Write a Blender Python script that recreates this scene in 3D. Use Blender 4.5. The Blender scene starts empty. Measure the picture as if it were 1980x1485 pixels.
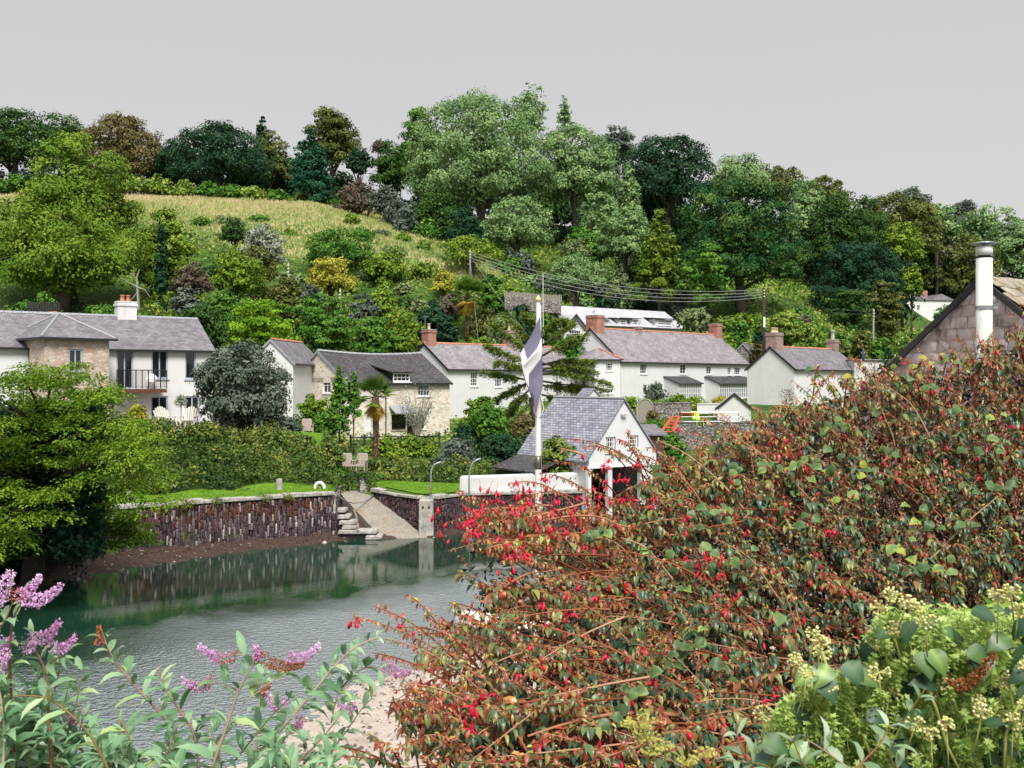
import bpy, math, random
import numpy as np
from mathutils import Vector
R = math.radians
# ---------------------------------------------------------------- camera, sky, sun, exposure
sc = bpy.context.scene
col = sc.collection
FPX, H, HY = 1943.0, 7.9, 735.0          # focal length in photo pixels, eye height over the creek, horizon row
cam = bpy.data.objects.new('camera', bpy.data.cameras.new('camera')); col.objects.link(cam)
cam.location = (0, 0, H); cam.rotation_euler = (R(90), 0, 0)
cam.data.sensor_width = 36; cam.data.lens = 36 * FPX / 1980
cam.data.shift_y = -7.5 / 1980
cam.data.clip_start = .05; cam.data.clip_end = 3000
cam.data.dof.use_dof = True; cam.data.dof.focus_distance = 22; cam.data.dof.aperture_fstop = 20
sc.camera = cam
SUN_EL, SUN_AZ = 52, 168                # azimuth clockwise from +Y (view direction): high behind the camera
w = bpy.data.worlds.new('World'); sc.world = w; w.use_nodes = True
nt = w.node_tree; N = nt.nodes; LK = nt.links
bg = N['Background']
sky = N.new('ShaderNodeTexSky'); sky.sky_type = 'NISHITA'; sky.sun_disc = False
sky.sun_elevation = R(SUN_EL); sky.sun_rotation = R(SUN_AZ); sky.dust_density = 5
tc = N.new('ShaderNodeTexCoord'); sp = N.new('ShaderNodeSeparateXYZ'); LK.new(tc.outputs['Generated'], sp.inputs[0])
cr = N.new('ShaderNodeValToRGB'); LK.new(sp.outputs['Z'], cr.inputs[0])     # overcast dome, brighter towards the zenith
e = cr.color_ramp.elements
e[0].position = 0; e[0].color = (.48, .475, .478, 1); e[1].position = 1; e[1].color = (.74, .75, .765, 1)
for p, c in ((.16, (.458, .456, .457)), (.36, (.41, .41, .411)), (.6, (.52, .525, .535))):
    q = e.new(p); q.color = (*c, 1)
nz = N.new('ShaderNodeTexNoise'); nz.inputs['Scale'].default_value = 1.6; nz.inputs['Detail'].default_value = 3
LK.new(tc.outputs['Generated'], nz.inputs[0])
mr = N.new('ShaderNodeMapRange'); mr.inputs[3].default_value = .97; mr.inputs[4].default_value = 1.03; LK.new(nz.outputs[0], mr.inputs[0])
vm = N.new('ShaderNodeVectorMath'); vm.operation = 'SCALE'; LK.new(cr.outputs[0], vm.inputs[0]); LK.new(mr.outputs[0], vm.inputs[3])
sc1 = N.new('ShaderNodeVectorMath'); sc1.operation = 'SCALE'; sc1.inputs[3].default_value = .05; LK.new(sky.outputs[0], sc1.inputs[0])
mx = N.new('ShaderNodeMix'); mx.data_type = 'RGBA'; mx.inputs[0].default_value = .06
LK.new(vm.outputs[0], mx.inputs[6]); LK.new(sc1.outputs[0], mx.inputs[7]); LK.new(mx.outputs[2], bg.inputs[0])
bg.inputs[1].default_value = 1.0
sl = bpy.data.lights.new('sun', 'SUN'); sl.energy = 3.5; sl.angle = R(24); sl.color = (1, .965, .92)
so = bpy.data.objects.new('sun', sl); col.objects.link(so)
sd = Vector((math.sin(R(SUN_AZ)) * math.cos(R(SUN_EL)), math.cos(R(SUN_AZ)) * math.cos(R(SUN_EL)), math.sin(R(SUN_EL))))
so.rotation_euler = sd.to_track_quat('Z', 'Y').to_euler()
sc.view_settings.view_transform = 'Standard'; sc.view_settings.look = 'None'
sc.view_settings.exposure = .62; sc.view_settings.gamma = 1
sc.cycles.max_bounces = 6; sc.cycles.diffuse_bounces = 3; sc.cycles.glossy_bounces = 3; sc.cycles.transmission_bounces = 3
sc.cycles.caustics_reflective = False; sc.cycles.caustics_refractive = False

# ---------------------------------------------------------------- helpers
def P(px, py, D): return Vector(((px - 990) / FPX * D, D, H - (py - HY) / FPX * D))
def tag(o, label=None, cat=None, group=None, kind=None):
    if label: o['label'] = label
    if cat: o['category'] = cat
    if group: o['group'] = group
    if kind: o['kind'] = kind
    return o
def empty(name, loc, rz=0, label=None, cat=None, group=None):
    o = bpy.data.objects.new(name, None); col.objects.link(o); o.location = loc; o.rotation_euler = (0, 0, rz)
    o.empty_display_size = .3
    return tag(o, label, cat, group)
def link(name, me, mat, parent=None):
    o = bpy.data.objects.new(name, me); col.objects.link(o)
    if mat is not None: me.materials.append(mat)
    if parent: o.parent = parent
    return o
class MB:
    def __init__(s): s.v = []; s.f = []
    def add(s, vs, fs):
        b = len(s.v); s.v += [tuple(p) for p in vs]; s.f += [tuple(i + b for i in f) for f in fs]; return s
    def box(s, x0, x1, y0, y1, z0, z1):
        return s.add([(x0,y0,z0),(x1,y0,z0),(x1,y1,z0),(x0,y1,z0),(x0,y0,z1),(x1,y0,z1),(x1,y1,z1),(x0,y1,z1)],
                     [(0,3,2,1),(4,5,6,7),(0,1,5,4),(1,2,6,5),(2,3,7,6),(3,0,4,7)])
    def hexa(s, a, b):    # a, b: four corners each (bottom loop, top loop)
        return s.add(list(a) + list(b), [(0,3,2,1),(4,5,6,7),(0,1,5,4),(1,2,6,5),(2,3,7,6),(3,0,4,7)])
    def bar(s, p, q, r, r2=None, n=6): return s.tube([p, q], [r, r if r2 is None else r2], n)
    def tube(s, pts, rad, n=6, cap=True):
        pts = [Vector(p) for p in pts]
        if not hasattr(rad, '__len__'): rad = [rad] * len(pts)
        vs = []; fs = []; up = Vector((0, 0, 1)); a = None
        for i, p in enumerate(pts):
            t = (pts[min(i + 1, len(pts) - 1)] - pts[max(i - 1, 0)])
            t = t.normalized() if t.length > 1e-9 else Vector((0, 0, 1))
            if a is None: a = t.cross(up if abs(t.z) < .9 else Vector((1, 0, 0))).normalized()
            a = (a - t * a.dot(t)).normalized(); b = t.cross(a)
            for k in range(n):
                g = 2 * math.pi * k / n; vs.append(p + (a * math.cos(g) + b * math.sin(g)) * rad[i])
        for i in range(len(pts) - 1):
            for k in range(n): fs.append((i*n+k, i*n+(k+1)%n, (i+1)*n+(k+1)%n, (i+1)*n+k))
        if cap: fs.append(tuple(range(n))[::-1]); fs.append(tuple((len(pts)-1)*n + k for k in range(n)))
        return s.add(vs, fs)
    def lathe(s, prof, c=(0,0,0), n=12):
        vs = []; fs = []
        for r, z in prof:
            for k in range(n):
                g = 2*math.pi*k/n; vs.append((c[0]+r*math.cos(g), c[1]+r*math.sin(g), c[2]+z))
        for i in range(len(prof)-1):
            for k in range(n): fs.append((i*n+k, i*n+(k+1)%n, (i+1)*n+(k+1)%n, (i+1)*n+k))
        fs.append(tuple(range(n))[::-1]); fs.append(tuple((len(prof)-1)*n + k for k in range(n)))
        return s.add(vs, fs)
    def build(s, name, mat, parent=None, smooth=False, att=None):
        me = bpy.data.meshes.new(name); me.from_pydata(s.v, [], s.f)
        uv = me.uv_layers.new(name='UVMap').data
        for p in me.polygons:
            n = p.normal; t = Vector((-n.y, n.x, 0))
            t = t.normalized() if t.length > .05 else Vector((1, 0, 0)); b = n.cross(t)
            for li in p.loop_indices:
                c = me.vertices[me.loops[li].vertex_index].co; uv[li].uv = (c.dot(t), c.dot(b))
        if smooth: me.polygons.foreach_set('use_smooth', [len(f) <= 4 for f in s.f])
        if att is not None:
            me.attributes.new('v', 'FLOAT', 'POINT').data.foreach_set('value', np.asarray(att, np.float32))
        me.update()
        return link(name, me, mat, parent)
def npmesh(name, V, F, mat, parent=None, att=None, smooth=False):
    """V (n,3), F list of (m,k) face arrays"""
    me = bpy.data.meshes.new(name); V = np.asarray(V, np.float32)
    me.vertices.add(len(V)); me.vertices.foreach_set('co', V.ravel())
    loops = np.concatenate([f.ravel() for f in F]).astype(np.int32)
    tot = np.concatenate([np.full(len(f), f.shape[1]) for f in F]).astype(np.int32)
    st = np.concatenate([[0], np.cumsum(tot)[:-1]]).astype(np.int32)
    me.loops.add(len(loops)); me.loops.foreach_set('vertex_index', loops)
    me.polygons.add(len(tot)); me.polygons.foreach_set('loop_start', st)
    if smooth: me.polygons.foreach_set('use_smooth', np.ones(len(tot), bool))
    me.update(calc_edges=True)
    if att is not None: me.attributes.new('v', 'FLOAT', 'POINT').data.foreach_set('value', np.asarray(att, np.float32))
    return link(name, me, mat, parent)
def nrm(a): return a / np.maximum(np.linalg.norm(a, axis=-1, keepdims=True), 1e-9)
T_RH = (np.array([(0,0,0),(.5,.5,.0),(1,0,0),(.5,-.5,.0)]), [(0,1,2,3)])
T_FOLD = (np.array([(0,0,0),(.45,.5,.16),(1,0,-.06),(.45,-.5,.16)]), [(0,1,2),(0,2,3)])
T_LEAF = (np.array([(0,0,0),(.3,0,.05),(.68,0,.02),(1,0,-.17),(.3,.5,.13),(.68,.36,.09),(.3,-.5,.13),(.68,-.36,.09)]),
          [(0,1,4),(0,6,1),(2,3,5),(2,7,3),(1,2,5,4),(1,6,7,2)])
T_BLADE = (np.array([(0,.5,0),(0,-.5,0),(1,0,0)]), [(0,1,2)])
def leaves(name, pos, d, n, L, W, mat, parent=None, att=None, tmpl=T_RH, sm=False):
    """one mesh of leaves: base positions, growing directions, approximate normals"""
    pos = np.asarray(pos, float); m = len(pos)
    d = nrm(np.asarray(d, float)); s = nrm(np.cross(np.asarray(n, float), d)); nn = np.cross(d, s)
    L = np.broadcast_to(L, m); W = np.broadcast_to(W, m)
    T, faces = tmpl; k = len(T)
    V = (pos[:,None] + d[:,None]*(T[None,:,0,None]*L[:,None,None]) + s[:,None]*(T[None,:,1,None]*W[:,None,None])
         + nn[:,None]*(T[None,:,2,None]*L[:,None,None])).reshape(-1, 3)
    F = []
    for kk in sorted({len(f) for f in faces}):
        a = np.array([f for f in faces if len(f) == kk])
        F.append((np.arange(m)[:,None,None]*k + a[None]).reshape(-1, kk))
    return npmesh(name, V, F, mat, parent, None if att is None else np.repeat(att, k) if np.ndim(att) < 2 else np.clip(att, 0, 1).ravel(), sm)
def sph(rng, n):
    return nrm(rng.normal(size=(n, 3)))

# ---------------------------------------------------------------- materials
def mat(name, rough=.8, spec=.3):
    m = bpy.data.materials.new(name); m.use_nodes = True
    b = m.node_tree.nodes['Principled BSDF']; b.inputs['Roughness'].default_value = rough
    b.inputs['Specular IOR Level'].default_value = spec
    return m, m.node_tree, b
def plain(name, c, rough=.6, var=.12, scale=6, metal=0, spec=.4, bump=0):
    m, t, b = mat(name, rough, spec); b.inputs['Metallic'].default_value = metal
    co = t.nodes.new('ShaderNodeTexCoord'); nz = t.nodes.new('ShaderNodeTexNoise')
    nz.inputs['Scale'].default_value = scale; nz.inputs['Detail'].default_value = 6; nz.inputs['Roughness'].default_value = .65
    t.links.new(co.outputs['Object'], nz.inputs[0])
    r = t.nodes.new('ShaderNodeValToRGB'); t.links.new(nz.outputs[0], r.inputs[0])
    r.color_ramp.elements[0].position = .3; r.color_ramp.elements[1].position = .7
    r.color_ramp.elements[0].color = (*[x * (1 - var * 1.6) for x in c], 1); r.color_ramp.elements[1].color = (*[min(1, x * (1 + var)) for x in c], 1)
    t.links.new(r.outputs[0], b.inputs['Base Color'])
    if bump:
        bp = t.nodes.new('ShaderNodeBump'); bp.inputs['Strength'].default_value = bump; bp.inputs['Distance'].default_value = .05
        t.links.new(nz.outputs[0], bp.inputs['Height']); t.links.new(bp.outputs[0], b.inputs['Normal'])
    return m
def setramp(r, stops):
    el = r.color_ramp.elements; stops = sorted(stops, key=lambda q: q[0])
    el[1].position = stops[-1][0]; el[1].color = (*stops[-1][1], 1); el[0].position = stops[0][0]; el[0].color = (*stops[0][1], 1)
    for p, c in stops[1:-1]: q = el.new(p); q.color = (*c, 1)
def fol(name, cols, trans=.16, rough=.65, spec=.08, noise=0):
    m, t, b = mat(name, rough, spec)
    a = t.nodes.new('ShaderNodeAttribute'); a.attribute_name = 'v'
    r = t.nodes.new('ShaderNodeValToRGB'); t.links.new(a.outputs['Fac'], r.inputs[0])
    setramp(r, [(i / (len(cols) - 1) if len(c) == 3 else c[3], c[:3]) for i, c in enumerate(cols)])
    t.links.new(r.outputs[0], b.inputs['Base Color'])
    if trans:
        tr = t.nodes.new('ShaderNodeBsdfTranslucent'); mx = t.nodes.new('ShaderNodeMixShader'); mx.inputs[0].default_value = trans
        t.links.new(r.outputs[0], tr.inputs[0]); t.links.new(b.outputs[0], mx.inputs[1]); t.links.new(tr.outputs[0], mx.inputs[2])
        t.links.new(mx.outputs[0], t.nodes['Material Output'].inputs[0])
    return m
def ramp(t, src, stops):
    r = t.nodes.new('ShaderNodeValToRGB'); t.links.new(src, r.inputs[0]); setramp(r, stops)
    return r.outputs[0]
def mixc(t, fac, a, b, mode='MIX'):
    m = t.nodes.new('ShaderNodeMix'); m.data_type = 'RGBA'; m.blend_type = mode
    for i, x in ((0, fac), (6, a), (7, b)):
        if isinstance(x, (int, float)): m.inputs[i].default_value = x
        elif isinstance(x, tuple): m.inputs[i].default_value = (*x, 1)
        else: t.links.new(x, m.inputs[i])
    return m.outputs[2]
def noise(t, co, scale, detail=5, rough=.6, sx=None):
    n = t.nodes.new('ShaderNodeTexNoise'); n.inputs['Scale'].default_value = scale
    n.inputs['Detail'].default_value = detail; n.inputs['Roughness'].default_value = rough
    if sx:
        mp = t.nodes.new('ShaderNodeMapping'); mp.inputs['Scale'].default_value = sx; t.links.new(co, mp.inputs[0]); co = mp.outputs[0]
    t.links.new(co, n.inputs[0]); return n.outputs[0]
def slate(name, c1, c2, mortar, bw=.3, bh=.2, spots=None, stain=.5, ms=.012, bump=.4, rough=.55):
    m, t, b = mat(name, rough, .4)
    uv = t.nodes.new('ShaderNodeUVMap'); bk = t.nodes.new('ShaderNodeTexBrick')
    bk.inputs['Scale'].default_value = 1; bk.inputs['Brick Width'].default_value = bw; bk.inputs['Row Height'].default_value = bh
    bk.inputs['Mortar Size'].default_value = ms; bk.inputs['Mortar Smooth'].default_value = .3; bk.inputs['Bias'].default_value = 0
    bk.inputs['Color1'].default_value = (*c1, 1); bk.inputs['Color2'].default_value = (*c2, 1); bk.inputs['Mortar'].default_value = (*mortar, 1)
    t.links.new(uv.outputs[0], bk.inputs[0]); o = bk.outputs[0]
    n1 = noise(t, uv.outputs[0], .9, 6, .7)
    o = mixc(t, stain, o, mixc(t, 1, o, ramp(t, n1, [(.3, (.45,.43,.45)), (.7, (1.35,1.3,1.35))]), 'MULTIPLY'))
    if spots:
        n2 = noise(t, uv.outputs[0], 5, 4, .7)
        o = mixc(t, ramp(t, n2, [(.6, (0,0,0)), (.68, (1,1,1))]), o, spots)
    t.links.new(o, b.inputs['Base Color'])
    bp = t.nodes.new('ShaderNodeBump'); bp.inputs['Strength'].default_value = bump; bp.inputs['Distance'].default_value = .02
    t.links.new(bk.outputs['Fac'], bp.inputs['Height']); bp.invert = True; t.links.new(bp.outputs[0], b.inputs['Normal'])
    return m
def stone(name, cols, gap=(.12,.1,.08), sx=(3.2, 9, 1), edge=.06):
    m, t, b = mat(name, .9, .15)
    uv = t.nodes.new('ShaderNodeUVMap'); mp = t.nodes.new('ShaderNodeMapping'); mp.inputs['Scale'].default_value = sx
    t.links.new(uv.outputs[0], mp.inputs[0])
    v1 = t.nodes.new('ShaderNodeTexVoronoi'); v1.inputs['Scale'].default_value = 1; t.links.new(mp.outputs[0], v1.inputs[0])
    v2 = t.nodes.new('ShaderNodeTexVoronoi'); v2.feature = 'DISTANCE_TO_EDGE'; v2.inputs['Scale'].default_value = 1; t.links.new(mp.outputs[0], v2.inputs[0])
    o = ramp(t, v1.outputs['Color'], [(i / (len(cols) - 1) * .7 + .15, c) for i, c in enumerate(cols)])
    o = mixc(t, ramp(t, v2.outputs[0], [(edge * .4, (1,1,1)), (edge * 1.6, (0,0,0))]), o, gap)
    o = mixc(t, .5, o, mixc(t, 1, o, ramp(t, noise(t, uv.outputs[0], 1.2), [(.3, (.6,.6,.6)), (.7, (1.3,1.3,1.3))]), 'MULTIPLY'))
    t.links.new(o, b.inputs['Base Color'])
    bp = t.nodes.new('ShaderNodeBump'); bp.inputs['Strength'].default_value = .6; bp.inputs['Distance'].default_value = .03
    t.links.new(v2.outputs[0], bp.inputs['Height']); t.links.new(bp.outputs[0], b.inputs['Normal'])
    return m
def render_wall(name, c):
    m, t, b = mat(name, .85, .2)
    co = t.nodes.new('ShaderNodeTexCoord')
    a = ramp(t, noise(t, co.outputs['Object'], .7, 6, .7), [(.25, tuple(x*.86 for x in c)), (.7, c)])
    s = noise(t, co.outputs['Object'], 1.3, 4, .6, (2.2, 2.2, .25))
    o = mixc(t, ramp(t, s, [(.58, (0,0,0)), (.8, (.35,.35,.35))]), a, (c[0]*.6, c[1]*.6, c[2]*.52))
    t.links.new(o, b.inputs['Base Color'])
    bp = t.nodes.new('ShaderNodeBump'); bp.inputs['Strength'].default_value = .25; bp.inputs['Distance'].default_value = .03
    t.links.new(noise(t, co.outputs['Object'], 9), bp.inputs['Height']); t.links.new(bp.outputs[0], b.inputs['Normal'])
    return m
M = {}
M['white'] = render_wall('white_render', (.69, .688, .69))
M['white2'] = render_wall('whitewash', (.64, .635, .62))
M['paint'] = plain('white_paint', (.78, .78, .78), .4, .04)
M['bluegrey'] = plain('blue_grey_paint', (.42, .46, .54), .45, .05)
M['black'] = plain('black_paint', (.02, .02, .022), .45, .1)
M['rust'] = plain('rusty_steel', (.13, .045, .03), .8, .3)
M['steel'] = plain('galvanised_steel', (.36, .38, .4), .4, .1, metal=.6)
M['brown'] = plain('brown_wood', (.09, .035, .02), .6, .2)
M['teak'] = plain('weathered_teak', (.42, .34, .31), .8, .2, 14)
M['cream_wood'] = plain('cream_wood', (.62, .58, .5), .7, .15, 14)
M['fence'] = plain('fence_wood', (.3, .27, .23), .85, .3, 10)
M['darkwood'] = plain('dark_fence_wood', (.03, .028, .028), .8, .3, 10)
M['pole'] = plain('pole_wood', (.3, .27, .25), .85, .3, 9)
M['darkpole'] = plain('creosoted_pole', (.045, .02, .022), .8, .3, 9)
M['terracotta'] = plain('terracotta', (.5, .2, .12), .8, .3, 4)
M['pot'] = plain('chimney_pot_clay', (.58, .42, .27), .8, .2, 8)
M['flash'] = plain('lead_flashing', (.3, .31, .34), .5, .15)
M['cap'] = plain('granite', (.4, .38, .345), .9, .35, 5, bump=.5)
M['concrete'] = plain('stained_concrete', (.4, .38, .34), .9, .4, 2.5, bump=.3)
M['wire'] = plain('cable', (.28, .28, .28), .5, .05)
M['dkwire'] = plain('dark_cable', (.03, .03, .035), .5, .05)
M['pvc'] = plain('pale_plastic', (.72, .72, .7), .4, .05)
M['blue'] = plain('blue_tarpaulin', (.03, .1, .3), .5, .2)
M['tan'] = plain('new_timber', (.6, .36, .17), .7, .15)
M['red'] = plain('orange_red_steel', (.55, .07, .02), .5, .15)
M['limeplastic'] = plain('lime_plastic', (.45, .7, .05), .4, .05)
M['orangeplastic'] = plain('orange_plastic', (.6, .13, .04), .4, .05)
M['bark'] = plain('bark', (.075, .06, .045), .9, .4, 9, bump=.6)
M['palebark'] = plain('pale_bark', (.3, .27, .22), .9, .3, 9, bump=.4)
M['gold'] = plain('gilded_finial', (.75, .6, .25), .35, .15, metal=.3)
m, t, b = mat('glass', .06, .8); b.inputs['Base Color'].default_value = (.012, .014, .016, 1); M['glass'] = m
m, t, b = mat('bright_glass', .1, .9); b.inputs['Base Color'].default_value = (.3, .32, .34, 1); M['glass2'] = m
M['slate'] = slate('slate_roof', (.19, .185, .2), (.29, .28, .295), (.09, .085, .1), spots=(.36, .34, .33))
M['slate_left'] = slate('slate_roof_purple', (.13, .122, .135), (.22, .208, .225), (.1, .09, .105), .3, .2)
M['slate_dark'] = slate('slate_roof_mossy', (.035, .032, .035), (.08, .072, .076), (.03, .028, .03), .25, .17, spots=(.3, .28, .22), stain=.8)
M['slate_pink'] = slate('slate_roof_lichened', (.18, .17, .178), (.3, .28, .285), (.14, .12, .13), .3, .2, spots=(.47, .36, .28), stain=.6)
M['slate_blue'] = slate('slate_roof_blue', (.2, .215, .26), (.4, .41, .46), (.1, .1, .12), .28, .17, ms=.02)
M['slate_pale'] = slate('slate_roof_pale', (.4, .4, .43), (.52, .52, .54), (.35, .35, .38), .4, .25, stain=.3)
M['slate_hung'] = slate('hung_slate', (.25, .21, .215), (.42, .375, .37), (.03, .025, .025), .27, .2, stain=.9, ms=.007, bump=.8)
M['slate_moss'] = slate('thick_mossy_slate', (.22, .19, .15), (.42, .38, .33), (.03, .028, .02), .3, .18, spots=(.3, .24, .1), stain=.9, ms=.01, bump=1)
M['brick'] = slate('brick', (.3, .1, .065), (.46, .19, .13), (.36, .3, .26), .23, .075, stain=.6, ms=.01)
M['brick_grey'] = slate('brick_grey', (.25, .15, .12), (.4, .27, .22), (.3, .27, .24), .23, .075, stain=.6, ms=.01)
M['stone'] = stone('rubble_stone', [(.5,.36,.24), (.7,.62,.5), (.78,.73,.64), (.6,.52,.43), (.8,.77,.7), (.62,.46,.32)], (.72,.67,.58))
M['stone_pink'] = stone('granite_rubble', [(.5,.34,.26), (.62,.48,.38), (.54,.44,.38), (.66,.55,.45), (.44,.35,.31)], (.4,.34,.29), (3, 5.5, 1))
M['stone_grey'] = stone('grey_rubble', [(.2,.18,.17), (.36,.33,.3), (.28,.25,.25), (.45,.42,.38)], (.06,.055,.05), (3, 8, 1), .1)
M['stone_vert'] = None
# foliage palettes
def pal(d, m_, l): return [d, m_, l]
G = {}
G['dark'] = fol('dark_leaves', pal((.012,.045,.012), (.04,.1,.022), (.12,.19,.04)))
G['domeleaf'] = fol('domed_tree_leaves', pal((.008,.042,.016), (.03,.1,.03), (.2,.27,.05)))
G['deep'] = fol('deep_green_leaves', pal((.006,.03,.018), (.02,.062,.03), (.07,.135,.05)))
G['mid'] = fol('mid_green_leaves', pal((.02,.08,.012), (.075,.185,.026), (.2,.32,.05)))
G['yg'] = fol('yellow_green_leaves', pal((.045,.11,.01), (.14,.235,.024), (.34,.41,.06)))
G['ash'] = fol('ash_leaves', pal((.06,.14,.05), (.18,.3,.11), (.38,.5,.2)))
G['pale'] = fol('pale_green_leaves', pal((.08,.12,.045), (.17,.23,.09), (.32,.36,.18)))
G['olive'] = fol('olive_leaves', pal((.035,.055,.014), (.1,.125,.03), (.26,.25,.075)))
G['rustoak'] = fol('autumn_oak_leaves', pal((.05,.055,.02), (.13,.115,.04), (.26,.19,.09)))
G['silver'] = fol('silver_leaves', pal((.1,.13,.09), (.26,.3,.22), (.46,.48,.38)))
G['greygreen'] = fol('grey_green_leaves', pal((.03,.045,.032), (.095,.125,.095), (.27,.31,.24)))
G['conifer'] = fol('blue_green_needles', pal((.006,.035,.02), (.018,.075,.04), (.05,.13,.065)), .1)
G['larch'] = fol('larch_needles', pal((.05,.09,.012), (.12,.19,.02), (.25,.33,.05)), .2)
G['lime'] = fol('lime_leaves', pal((.06,.14,.008), (.14,.28,.015), (.28,.44,.04)))
G['yellow'] = fol('golden_leaves', pal((.16,.17,.02), (.34,.33,.04), (.55,.5,.1)))
G['purple'] = fol('purple_scrub', pal((.05,.035,.03), (.13,.1,.08), (.2,.2,.1)))
G['fern'] = fol('undergrowth', [(.02,.06,.01), (.09,.18,.025), (.18,.28,.045), (.32,.38,.08), (.34,.22,.09)])
G['ivy'] = fol('ivy_bank', [(.01,.03,.006), (.03,.07,.012), (.07,.125,.02), (.14,.19,.035), (.26,.26,.05), (.16,.1,.04)], .15, .5, .2)
G['nearmaple'] = fol('near_tree_leaves', pal((.045,.115,.01), (.145,.26,.02), (.34,.44,.05)), .35)
G['larchnear'] = fol('cedar_needles', pal((.04,.075,.012), (.12,.18,.03), (.27,.33,.07)), .15)
# ---------------------------------------------------------------- terrain
TAB = {
-1400: [(36,2.2),(46,4),(60,6),(100,19),(130,29),(180,42),(230,49),(320,56),(520,60)],
-300: [(38,2.2),(46,3.2),(54,5),(75,7),(100,18),(130,28),(180,41),(230,48),(320,55),(520,60)],
0: [(41,2.2),(46,2.6),(54,4.9),(62,5),(74,7),(90,14),(120,24),(150,33),(180,40.3),(220,48),(320,55),(520,60)],
300: [(45,2.24),(48.8,2.3),(54,4.7),(66,5),(75,5.5),(90,12),(120,22),(150,32),(180,41),(220,48),(320,54),(520,58)],
450: [(47,2.24),(50.5,2.3),(54.5,4.6),(64,4.8),(78,5),(92,10),(120,21),(150,31),(178,40),(220,47),(320,54),(520,58)],
600: [(49.5,2.24),(52.5,2.3),(56.5,4.5),(63,4.6),(68,3.6),(84,3.6),(95,8),(115,16),(140,26),(170,37),(210,45),(320,50),(520,54)],
750: [(52,2.0),(58,2.2),(62,2.5),(72,3.2),(84,3.5),(95,7),(110,13),(130,21),(145,26),(170,34),(210,43),(320,52),(520,56)],
640: [(49.5,2.24),(53.5,2.3),(57,2.5),(59.5,3.8),(63,4.5),(68,3.7),(84,3.6),(95,7.6),(115,15.6),(140,25.6),(170,36),(210,44.5),(320,51),(520,55)],
668: [(50,1.9),(54.5,1.6),(56.15,1.7),(56.7,2.4),(62,2.5),(68,3.3),(84,3.6),(95,7.5),(113,14.5),(135,23.5),(157,31),(170,35.4),(210,44),(320,51),(520,55)],
712: [(52,1.9),(54.5,1.7),(56.5,1.8),(57.2,2.4),(62,2.5),(70,3.3),(84,3.55),(95,7.2),(112,13.8),(132,22),(150,28),(170,34.7),(210,43.5),(320,51.5),(520,55.5)],
900: [(52,1.95),(57,2.0),(62,2.6),(75,3.2),(90,4.4),(105,8),(115,14),(125,19),(145,25.5),(170,31),(210,42),(320,55),(520,60)],
1050: [(56,1.6),(62,2.4),(75,3.4),(92,4.8),(105,6),(118,11),(130,15),(150,21),(180,31),(220,42),(320,55),(520,60)],
1200: [(59,1.2),(75,3.6),(95,5.2),(108,5.5),(122,11.5),(137,12.6),(150,17),(180,28),(220,40),(320,52),(520,58)],
1500: [(61,1),(75,4),(92,5),(112,5.6),(125,9.5),(140,14.5),(165,22),(200,29),(240,38),(320,50),(520,56)],
1650: [(61,1),(75,4),(92,5),(112,6),(130,10),(150,14.5),(170,17),(200,24),(240,34),(320,46),(520,55)],
1800: [(62,1),(80,4),(100,5),(130,8),(170,12),(220,18),(250,22),(280,24),(330,36),(450,48),(520,50)],
2300: [(62,1),(80,4),(100,5),(130,8),(170,12),(220,18),(280,24),(330,36),(450,44),(520,48)],
3600: [(62,1),(80,4),(100,5),(130,8),(170,12),(220,18),(280,24),(330,36),(450,44),(520,48)]}
TPX = sorted(TAB)
def hgt(px, D):
    px = max(TPX[0], min(TPX[-1] - 1, px))
    i = max(k for k in range(len(TPX)) if TPX[k] <= px); i = min(i, len(TPX) - 2)
    f = (px - TPX[i]) / (TPX[i+1] - TPX[i])
    a = np.interp(D, *zip(*TAB[TPX[i]])); b_ = np.interp(D, *zip(*TAB[TPX[i+1]]))
    z = a * (1 - f) + b_ * f
    if D > 66: z += (math.sin(px / FPX * D * .31) * math.cos(D * .23) * .35 + math.sin(px / FPX * D * .11 + 1) * .4) * min(1, (D - 66) / 30)
    return float(z)
def hxy(x, y): return hgt(990 + x / y * FPX, y)
def G3(px, D, dz=0): return Vector(((px - 990) / FPX * D, D, hgt(px, D) + dz))
D0X = [-1400, 0, 100, 270, 450, 648, 652, 720, 812, 840, 900, 1000, 1128, 1145, 1265, 1300, 2000, 3600]
D0Y = [36, 41.5, 42.6, 45, 47.4, 50.2, 55.2, 54.8, 51.4, 51.4, 53.1, 53.6, 54.2, 60, 60, 57.5, 59, 60]
def d0(px): return float(np.interp(px, D0X, D0Y))

def in_meadow(px, D):   # tall grass field, bounded as one sees it from across the creek
    y = HY - (hgt(px, D) - H) / D * FPX
    if D < 105 or D > 215 or px > 965: return 0
    top = np.interp(px, [-400, 280, 560, 700, 850, 1000, 1100], [360, 362, 392, 410, 455, 505, 520])
    bot = np.interp(px, [-400, 180, 330, 420, 560, 700, 800, 900, 1000], [420, 420, 440, 470, 500, 500, 540, 540, 545])
    return 1.0 if top - 6 < y < bot else 0.0
mt, t, b = mat('hillside_soil', .95, .1)
co = t.nodes.new('ShaderNodeTexCoord'); at = t.nodes.new('ShaderNodeAttribute'); at.attribute_name = 'v'
n1 = noise(t, co.outputs['Object'], .35, 8, .7); n2 = noise(t, co.outputs['Object'], 2.5, 6, .7)
scrub = ramp(t, n1, [(.3, (.02,.04,.01)), (.5, (.05,.1,.018)), (.7, (.12,.17,.04))])
mead = mixc(t, ramp(t, n1, [(.42, (0,0,0)), (.58, (1,1,1))]), (.2, .25, .06), (.36, .27, .16))
mead = mixc(t, .5, mead, mixc(t, 1, mead, ramp(t, n2, [(.3, (.55,.55,.55)), (.7, (1.3,1.3,1.3))]), 'MULTIPLY'))
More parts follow.
